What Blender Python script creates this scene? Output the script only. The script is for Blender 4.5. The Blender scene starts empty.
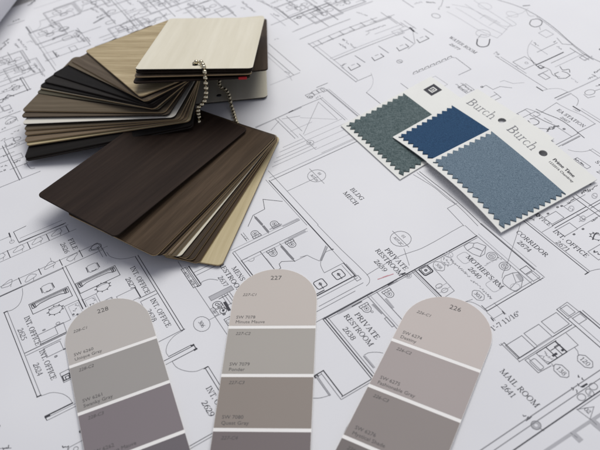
import bpy, bmesh, math, random
from mathutils import Vector, Matrix, geometry
R = math.radians
MM = 0.001
scene = bpy.context.scene
col = scene.collection

# ------------------------------------------------------------------ helpers
def link(o, parent=None):
    col.objects.link(o)
    if parent is not None: o.parent = parent
    return o
def tag(o, label=None, cat=None, group=None, kind=None):
    if label: o['label'] = label
    if cat: o['category'] = cat
    if group: o['group'] = group
    if kind: o['kind'] = kind
    return o
def empty(name, loc=(0, 0, 0), rot=(0, 0, 0)):
    o = bpy.data.objects.new(name, None); o.empty_display_size = 0.01
    o.location = loc; o.rotation_euler = rot
    return link(o)
def mesh_obj(name, verts, faces, mats, mi=None, parent=None, smooth=False):
    me = bpy.data.meshes.new(name); me.from_pydata(verts, [], faces)
    for m in (mats if isinstance(mats, (list, tuple)) else [mats]): me.materials.append(m)
    if mi: me.polygons.foreach_set('material_index', mi)
    if smooth: me.polygons.foreach_set('use_smooth', [True]*len(me.polygons))
    me.update()
    return link(bpy.data.objects.new(name, me), parent)

# ------------------------------------------------------------------ materials
def new_mat(name, rough=.6, spec=.3):
    m = bpy.data.materials.new(name); m.use_nodes = True
    nt = m.node_tree; b = nt.nodes['Principled BSDF']
    b.inputs['Roughness'].default_value = rough
    b.inputs['Specular IOR Level'].default_value = spec
    return m, nt, b
def node(nt, t, **kw):
    n = nt.nodes.new(t)
    for k, v in kw.items(): setattr(n, k, v)
    return n
def ramp(nt, fac, stops):
    r = node(nt, 'ShaderNodeValToRGB'); e = r.color_ramp.elements
    while len(e) < len(stops): e.new(.5)
    for k, (p, c) in enumerate(stops): e[k].position = p; e[k].color = (*c, 1)
    nt.links.new(fac, r.inputs[0]); return r.outputs[0]
def srgb(r, g, b):
    f = lambda c: (c/255)/12.92 if c <= 10 else (((c/255)+.055)/1.055)**2.4
    return (f(r), f(g), f(b))
def mul(c, k): return tuple(x*k for x in c)
def noise(nt, scale, detail=2, rough=.5, mapscale=(1, 1, 1), coord='Object', offset_random=False, turn=0):
    tc = node(nt, 'ShaderNodeTexCoord'); mp = node(nt, 'ShaderNodeMapping')
    mp.inputs['Scale'].default_value = mapscale
    if turn:
        rt = node(nt, 'ShaderNodeVectorRotate', rotation_type='Z_AXIS'); rt.inputs['Angle'].default_value = R(turn)
        nt.links.new(tc.outputs[coord], rt.inputs[0]); nt.links.new(rt.outputs[0], mp.inputs[0])
    else: nt.links.new(tc.outputs[coord], mp.inputs[0])
    if offset_random:
        oi = node(nt, 'ShaderNodeObjectInfo'); ma = node(nt, 'ShaderNodeMath', operation='MULTIPLY'); ma.inputs[1].default_value = 7.3
        nt.links.new(oi.outputs['Random'], ma.inputs[0]); nt.links.new(ma.outputs[0], mp.inputs['Location'])
    n = node(nt, 'ShaderNodeTexNoise'); n.inputs['Scale'].default_value = scale
    n.inputs['Detail'].default_value = detail; n.inputs['Roughness'].default_value = rough
    nt.links.new(mp.outputs[0], n.inputs['Vector'])
    return n.outputs['Fac']
def bump(nt, b, height, strength, dist):
    n = node(nt, 'ShaderNodeBump'); n.inputs['Strength'].default_value = strength; n.inputs['Distance'].default_value = dist
    nt.links.new(height, n.inputs['Height']); nt.links.new(n.outputs[0], b.inputs['Normal'])

def paper_material():
    m, nt, b = new_mat('paper', .75, .2)
    c = ramp(nt, noise(nt, 9, 3), [(.25, (.735, .735, .757)), (.75, (.80, .80, .815))])
    nt.links.new(c, b.inputs['Base Color'])
    bump(nt, b, noise(nt, 900, 3), .08, .0002)
    return m
def plain(name, c, rough=.6, spec=.3, var=.05, scale=60):
    m, nt, b = new_mat(name, rough, spec)
    o = ramp(nt, noise(nt, scale, 3), [(.3, mul(c, 1-var)), (.7, mul(c, 1+var))])
    nt.links.new(o, b.inputs['Base Color']); return m
def wood(name, dark, light, rough=.45, spec=.3, across=False, scale=1.0, contrast=1.0, streak=1.0, turn=0):
    """laminate printed with wood grain that runs along the chip (or across it)"""
    m, nt, b = new_mat(name, rough, spec)
    ms = (14*scale, 260*scale, 60) if not across else (260*scale, 14*scale, 60)
    mf = (55*scale, 2200*scale, 60) if not across else (2200*scale, 55*scale, 60)
    n1 = noise(nt, 1, 4, .6, ms, offset_random=True, turn=turn); n2 = noise(nt, 1, 4, .7, mf, offset_random=True, turn=turn)
    n3 = noise(nt, 1, 2, .5, tuple(x*.22 for x in ms), offset_random=True, turn=turn)
    a = node(nt, 'ShaderNodeMath', operation='MULTIPLY_ADD'); a.inputs[1].default_value = .45*streak
    nt.links.new(n2, a.inputs[0]); nt.links.new(n1, a.inputs[2])
    a2 = node(nt, 'ShaderNodeMath', operation='MULTIPLY_ADD'); a2.inputs[1].default_value = .6
    nt.links.new(n3, a2.inputs[0]); nt.links.new(a.outputs[0], a2.inputs[2])
    mid = (1+.45*streak+.6)/2; h = .28/contrast
    r = node(nt, 'ShaderNodeMapRange'); r.inputs['From Min'].default_value = mid-h; r.inputs['From Max'].default_value = mid+h
    nt.links.new(a2.outputs[0], r.inputs['Value'])
    o = ramp(nt, r.outputs[0], [(0, dark), (.5, tuple((p*q)**.5 for p, q in zip(dark, light))), (1, light)])
    nt.links.new(o, b.inputs['Base Color'])
    bump(nt, b, n2, .12, .0003)
    return m
def cloth(name, c1, c2, scale, strength, mode='grain'):
    m, nt, b = new_mat(name, .85, .15)
    if mode == 'weave':
        f = noise(nt, 1, 3, .65, (260, 1500, 300)); g = noise(nt, 1, 2, .6, (1300, 500, 300))
        a = node(nt, 'ShaderNodeMath', operation='ADD'); nt.links.new(f, a.inputs[0]); nt.links.new(g, a.inputs[1])
        h = node(nt, 'ShaderNodeMath', operation='MULTIPLY'); h.inputs[1].default_value = .5; nt.links.new(a.outputs[0], h.inputs[0]); f = h.outputs[0]
    else:
        f = noise(nt, scale, 4, .7)
    o = ramp(nt, f, [(.36, c1), (.64, c2)])
    nt.links.new(o, b.inputs['Base Color']); b.inputs['Sheen Weight'].default_value = .12
    bump(nt, b, f, strength, .0006)
    return m

INK = [plain('ink_dark', (.068, .068, .078), .7, .1), plain('ink_grey', (.235, .235, .25), .7, .1),
       plain('ink_pale', (.46, .46, .48), .7, .1), plain('ink_red', (.60, .30, .33), .7, .1)]
PAPER = paper_material()

# ------------------------------------------------------------------ lettering
# Capitals of a drafting serif: strokes in em units. T thick, t thin.
T_, t_ = .098, .042
CAP = .66
def _arc(cx, cy, rx, ry, a0, a1, n=14, thick=T_, thin=t_):
    out = []
    for k in range(n+1):
        a = R(a0+(a1-a0)*k/n); w = thin+(thick-thin)*abs(math.cos(a))**1.4
        out.append((cx+rx*math.cos(a), cy+ry*math.sin(a), w))
    return out
def L_(x0, y0, x1, y1, w=T_): return [(x0, y0, w), (x1, y1, w)]
def S_(x, y, h=.13): return [(x-h, y, t_), (x+h, y, t_)]
def stem(x, top=CAP, bot=0, s=.11): return [L_(x, bot, x, top), S_(x, bot+.02, s), S_(x, top-.02, s)]
G = {}
G['A'] = (.72, [L_(.35, .66, .14, .02, t_), L_(.35, .67, .60, 0), L_(.21, .23, .50, .23, t_), S_(.12, .02, .11), S_(.60, .02, .12)])
G['B'] = (.66, stem(.17)+[[(.17, .64, t_), (.32, .64, t_)]+_arc(.33, .50, .19, .145, 90, -90), _arc(.35, .18, .22, .165, 90, -90)+[(.17, .02, t_)], [(.17, .35, t_), (.34, .35, t_)]])
G['C'] = (.67, [_arc(.36, .33, .28, .325, 40, 320, 22), [(.60, .48, t_), (.60, .66, t_)]])
G['D'] = (.72, stem(.17)+[[(.17, .64, t_), (.30, .64, t_)]+_arc(.31, .33, .33, .31, 90, -90, 18)+[(.17, .02, t_)]])
G['E'] = (.61, stem(.17)+[[(.17, .64, t_), (.54, .64, t_), (.54, .50, t_)], [(.17, .35, t_), (.42, .35, t_)], [(.42, .44, t_), (.42, .26, t_)], [(.17, .02, t_), (.56, .02, t_), (.58, .17, t_)]])
G['F'] = (.56, stem(.17)+[[(.17, .64, t_), (.52, .64, t_), (.52, .50, t_)], [(.17, .35, t_), (.42, .35, t_)], [(.42, .44, t_), (.42, .26, t_)]])
G['G'] = (.72, [_arc(.36, .33, .28, .325, 40, 300, 22), [(.60, .48, t_), (.60, .66, t_)], L_(.58, .04, .58, .28), S_(.58, .28, .11)])
G['H'] = (.72, stem(.17)+stem(.55)+[[(.17, .34, t_), (.55, .34, t_)]])
G['I'] = (.34, stem(.17))
G['K'] = (.72, stem(.17)+[L_(.20, .28, .54, .64, t_), L_(.30, .40, .60, .02), S_(.56, .64, .1), S_(.6, .02, .1)])
G['L'] = (.61, stem(.17)+[[(.17, .02, t_), (.56, .02, t_), (.58, .18, t_)]])
G['M'] = (.89, [L_(.15, 0, .15, .66, t_), L_(.15, .66, .44, .02), L_(.44, .02, .73, .66, t_), L_(.73, 0, .73, .66), S_(.13, .02, .1), S_(.11, .64, .09), S_(.74, .02, .12), S_(.78, .64, .09)])
G['N'] = (.73, [L_(.15, 0, .15, .66, t_), L_(.15, .66, .57, .0), L_(.57, .0, .57, .66, t_), S_(.14, .02, .1), S_(.11, .64, .08), S_(.57, .64, .11)])
G['O'] = (.72, [_arc(.36, .33, .29, .325, 0, 360, 26)])
G['P'] = (.56, stem(.17)+[[(.17, .64, t_), (.30, .64, t_)]+_arc(.31, .48, .20, .165, 90, -90)+[(.17, .31, t_)]])
G['R'] = (.67, stem(.17)+[[(.17, .64, t_), (.32, .64, t_)]+_arc(.33, .49, .19, .155, 90, -90)+[(.17, .34, t_)], L_(.32, .33, .58, .01), S_(.60, .02, .07)])
G['S'] = (.56, [[(.46, .50, t_), (.42, .61, t_), (.30, .655, t_), (.16, .62, .07), (.11, .50, .09), (.16, .40, T_), (.28, .33, T_), (.41, .26, T_), (.46, .16, .09), (.41, .05, .07), (.28, .005, t_), (.14, .05, t_), (.09, .18, t_)], [(.47, .48, t_), (.47, .65, t_)], [(.09, .2, t_), (.09, .01, t_)]])
G['T'] = (.61, [L_(.305, 0, .305, .65), S_(.305, .02, .13), [(.05, .49, t_), (.06, .64, t_), (.55, .64, t_), (.56, .49, t_)]])
G['U'] = (.72, [L_(.15, .65, .15, .22), [(.15, .22, T_), (.19, .07, .07), (.34, .0, t_), (.50, .06, t_), (.56, .2, t_), (.56, .65, t_)], S_(.15, .64, .11), S_(.56, .64, .1)])
G['V'] = (.72, [L_(.13, .66, .37, 0), L_(.37, 0, .60, .66, t_), S_(.13, .64, .11), S_(.6, .64, .1)])
G['W'] = (.94, [L_(.12, .66, .32, 0), L_(.32, 0, .48, .62, t_), L_(.46, .62, .65, 0), L_(.65, 0, .83, .66, t_), S_(.12, .64, .1), S_(.83, .64, .09)])
G["'"] = (.18, [L_(.09, .66, .09, .46, .07)])
G['"'] = (.41, [L_(.11, .66, .11, .46, .07), L_(.28, .66, .28, .46, .07)])
G['.'] = (.25, [L_(.12, 0, .12, .10, .10)])
G['-'] = (.33, [L_(.04, .22, .29, .22, .07)])
G['/'] = (.28, [L_(-.01, 0, .28, .66, .05)])
G[' '] = (.25, [])
G['0'] = (.5, [_arc(.25, .33, .19, .325, 0, 360, 24, .085)])
G['1'] = (.5, [L_(.27, .02, .27, .66, .085), S_(.27, .02, .13), [(.11, .57, t_), (.27, .65, .06)]])
G['2'] = (.5, [[(.05, .48, t_), (.10, .61, t_), (.22, .66, .06), (.35, .60, .085), (.37, .47, .085), (.30, .32, .07), (.06, .05, .05)], [(.04, .035, .08), (.42, .035, .08), (.46, .14, t_)]])
G['3'] = (.5, [[(.07, .56, t_), (.16, .65, t_), (.30, .62, .07), (.36, .52, .085), (.28, .39, .06), (.16, .35, t_)], [(.2, .36, t_), (.35, .31, .07), (.42, .19, .085), (.34, .05, .07), (.18, .0, t_), (.05, .04, .06)]])
G['4'] = (.5, [L_(.34, 0, .34, .66, .085), L_(.34, .65, .03, .19, t_), L_(.03, .19, .47, .19, .05)])
G['5'] = (.5, [[(.42, .63, .07), (.18, .63, .06), (.10, .40, t_), (.28, .38, .06), (.41, .27, .085), (.40, .12, .085), (.26, .01, t_), (.06, .04, .06)]])
G['6'] = (.5, [_arc(.26, .21, .18, .20, 0, 360, 20, .085), [(.08, .24, .085), (.12, .43, .085), (.24, .58, .06), (.43, .66, t_)]])
G['7'] = (.5, [[(.04, .50, t_), (.07, .625, .07), (.45, .625, .07), (.24, 0, .075)]])
G['8'] = (.5, [_arc(.25, .50, .145, .15, 0, 360, 18, .075), _arc(.25, .18, .18, .175, 0, 360, 20, .085)])
G['9'] = (.5, [_arc(.24, .45, .18, .20, 0, 360, 20, .085), [(.42, .42, .085), (.38, .23, .085), (.26, .08, .06), (.07, .0, t_)]])
# lower case for the fabric maker's name
G['b'] = (.6, [L_(.15, 0, .15, .70, .06), _arc(.30, .21, .17, .20, 140, -140, 16, .07, .03), S_(.11, .69, .05)])
G['u'] = (.56, [[(.13, .44, .06), (.13, .14, .06), (.18, .03, .05), (.29, .0, .035), (.42, .1, .035)], L_(.43, 0, .43, .44, .06), S_(.09, .43, .06), S_(.39, .43, .06), S_(.47, .015, .06)])
G['r'] = (.40, [L_(.13, 0, .13, .44, .06), [(.13, .30, .035), (.22, .42, .04), (.34, .43, .06)], S_(.13, .015, .1), S_(.09, .43, .06)])
G['c'] = (.48, [_arc(.25, .22, .19, .22, 45, 315, 18, .065, .03)])
G['h'] = (.57, [L_(.12, 0, .12, .72, .06), [(.12, .30, .03), (.24, .43, .04), (.37, .43, .05), (.44, .32, .06), (.44, 0, .06)], S_(.12, .015, .09), S_(.44, .015, .09), S_(.08, .71, .05)])

class Sheet:
    """collects thin printed faces that lie just above a surface"""
    def __init__(self, z0=.00006): self.v = []; self.f = []; self.m = []; self.n = 0; self.z0 = z0
    def lift(self):
        self.n += 1
        return self.z0+(self.n % 61)*1.3e-6
    def ribbon(self, pts, mi, closed=False, conv=lambda x, y: (x, y)):
        """pts (x, y, width) -> mitred ribbon"""
        P = [pts[0]]
        for p in pts[1:]:
            if math.hypot(p[0]-P[-1][0], p[1]-P[-1][1]) > 1e-9: P.append(p)
        if closed and math.hypot(P[0][0]-P[-1][0], P[0][1]-P[-1][1]) < 1e-9: P.pop()
        n = len(P)
        if n < 2: return
        z = self.lift(); base = len(self.v)
        for i in range(n):
            a = P[i-1] if (i or closed) else None; b = P[i]; c = P[(i+1) % n] if (i < n-1 or closed) else None
            d = []
            for q, r in ((a, b), (b, c)):
                if q is not None and r is not None:
                    l = math.hypot(r[0]-q[0], r[1]-q[1]) or 1; d.append(((r[0]-q[0])/l, (r[1]-q[1])/l))
            if len(d) == 2:
                tx, ty = d[0][0]+d[1][0], d[0][1]+d[1][1]; l = math.hypot(tx, ty)
                if l < 1e-6: tx, ty = d[0]; k = 1
                else:
                    tx /= l; ty /= l; k = min(2.0, 1/max(.3, d[0][0]*tx+d[0][1]*ty))
            else: tx, ty = d[0]; k = 1
            h = b[2]/2*k; ex = 0
            if not closed and (i == 0 or i == n-1): ex = (-1 if i == 0 else 1)*b[2]*.3
            for s in (1, -1):
                x, y = conv(b[0]-ty*h*s+tx*ex, b[1]+tx*h*s+ty*ex); self.v.append((x, y, z))
        for i in range(n if closed else n-1):
            j = (i+1) % n
            self.f.append((base+2*i, base+2*i+1, base+2*j+1, base+2*j)); self.m.append(mi)
    def poly(self, pts, mi):
        z = self.lift(); b = len(self.v); self.v += [(x, y, z) for x, y in pts]
        for t in geometry.tessellate_polygon([[Vector((x, y, 0)) for x, y in pts]]):
            a = [self.v[b+k] for k in t]
            cr = (a[1][0]-a[0][0])*(a[2][1]-a[0][1])-(a[1][1]-a[0][1])*(a[2][0]-a[0][0])
            self.f.append(tuple(b+k for k in (t if cr > 0 else t[::-1]))); self.m.append(mi)
    def text(self, s, x, y, ang, em, length, mi, lower=False):
        """serif lettering; (x, y) is the left end of the centre line; length fits the run (0 natural, -1 centred)"""
        w = sum(G[c][0] for c in s)*em
        sx = 1.0
        if length > 0: sx = max(.6, min(1.35, length/w))
        if length == -1: x0 = -w/2
        else: x0 = 0
        ca, sa = math.cos(R(ang)), math.sin(R(ang)); y0 = -CAP*em/2
        for c in s:
            for st in G[c][1]:
                def conv(px_, py_, x0=x0):
                    a, b = x0+px_*em*sx, y0+py_*em
                    return (x+a*ca-b*sa, y+a*sa+b*ca)
                closed = len(st) > 20 and abs(st[0][0]-st[-1][0]) < 1e-6 and abs(st[0][1]-st[-1][1]) < 1e-6
                self.ribbon(st, mi, closed, conv)
            x0 += G[c][0]*em*sx

def sans(text, size, align='LEFT'):
    """plain sans lettering -> (verts, faces) in mm, baseline at 0"""
    cu = bpy.data.curves.new('lettering', 'FONT'); cu.body = text; cu.size = size; cu.align_x = align; cu.resolution_u = 2
    o = bpy.data.objects.new('lettering', cu); col.objects.link(o)
    dg = bpy.context.evaluated_depsgraph_get(); me = o.evaluated_get(dg).to_mesh()
    v = [tuple(p.co) for p in me.vertices]; f = [tuple(p.vertices) for p in me.polygons]
    o.evaluated_get(dg).to_mesh_clear(); bpy.data.objects.remove(o); bpy.data.curves.remove(cu)
    return v, f

# ------------------------------------------------------------------ table and floor plan
random.seed(3)
YAW = R(-62.81)
TABLE = plain('table_paint', (.55, .54, .53), .5, .3, .04, 8)
def slab(name, x0, x1, y0, y1, z0, z1, mat):
    v = [(x, y, z) for z in (z0, z1) for x, y in ((x0, y0), (x1, y0), (x1, y1), (x0, y1))]
    return mesh_obj(name, v, [(3, 2, 1, 0), (4, 5, 6, 7), (0, 1, 5, 4), (1, 2, 6, 5), (2, 3, 7, 6), (3, 0, 4, 7)], mat)
tag(slab('table_top', -1.1, 1.1, -.35, 1.5, -.034, -.004, TABLE), kind='structure')

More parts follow.
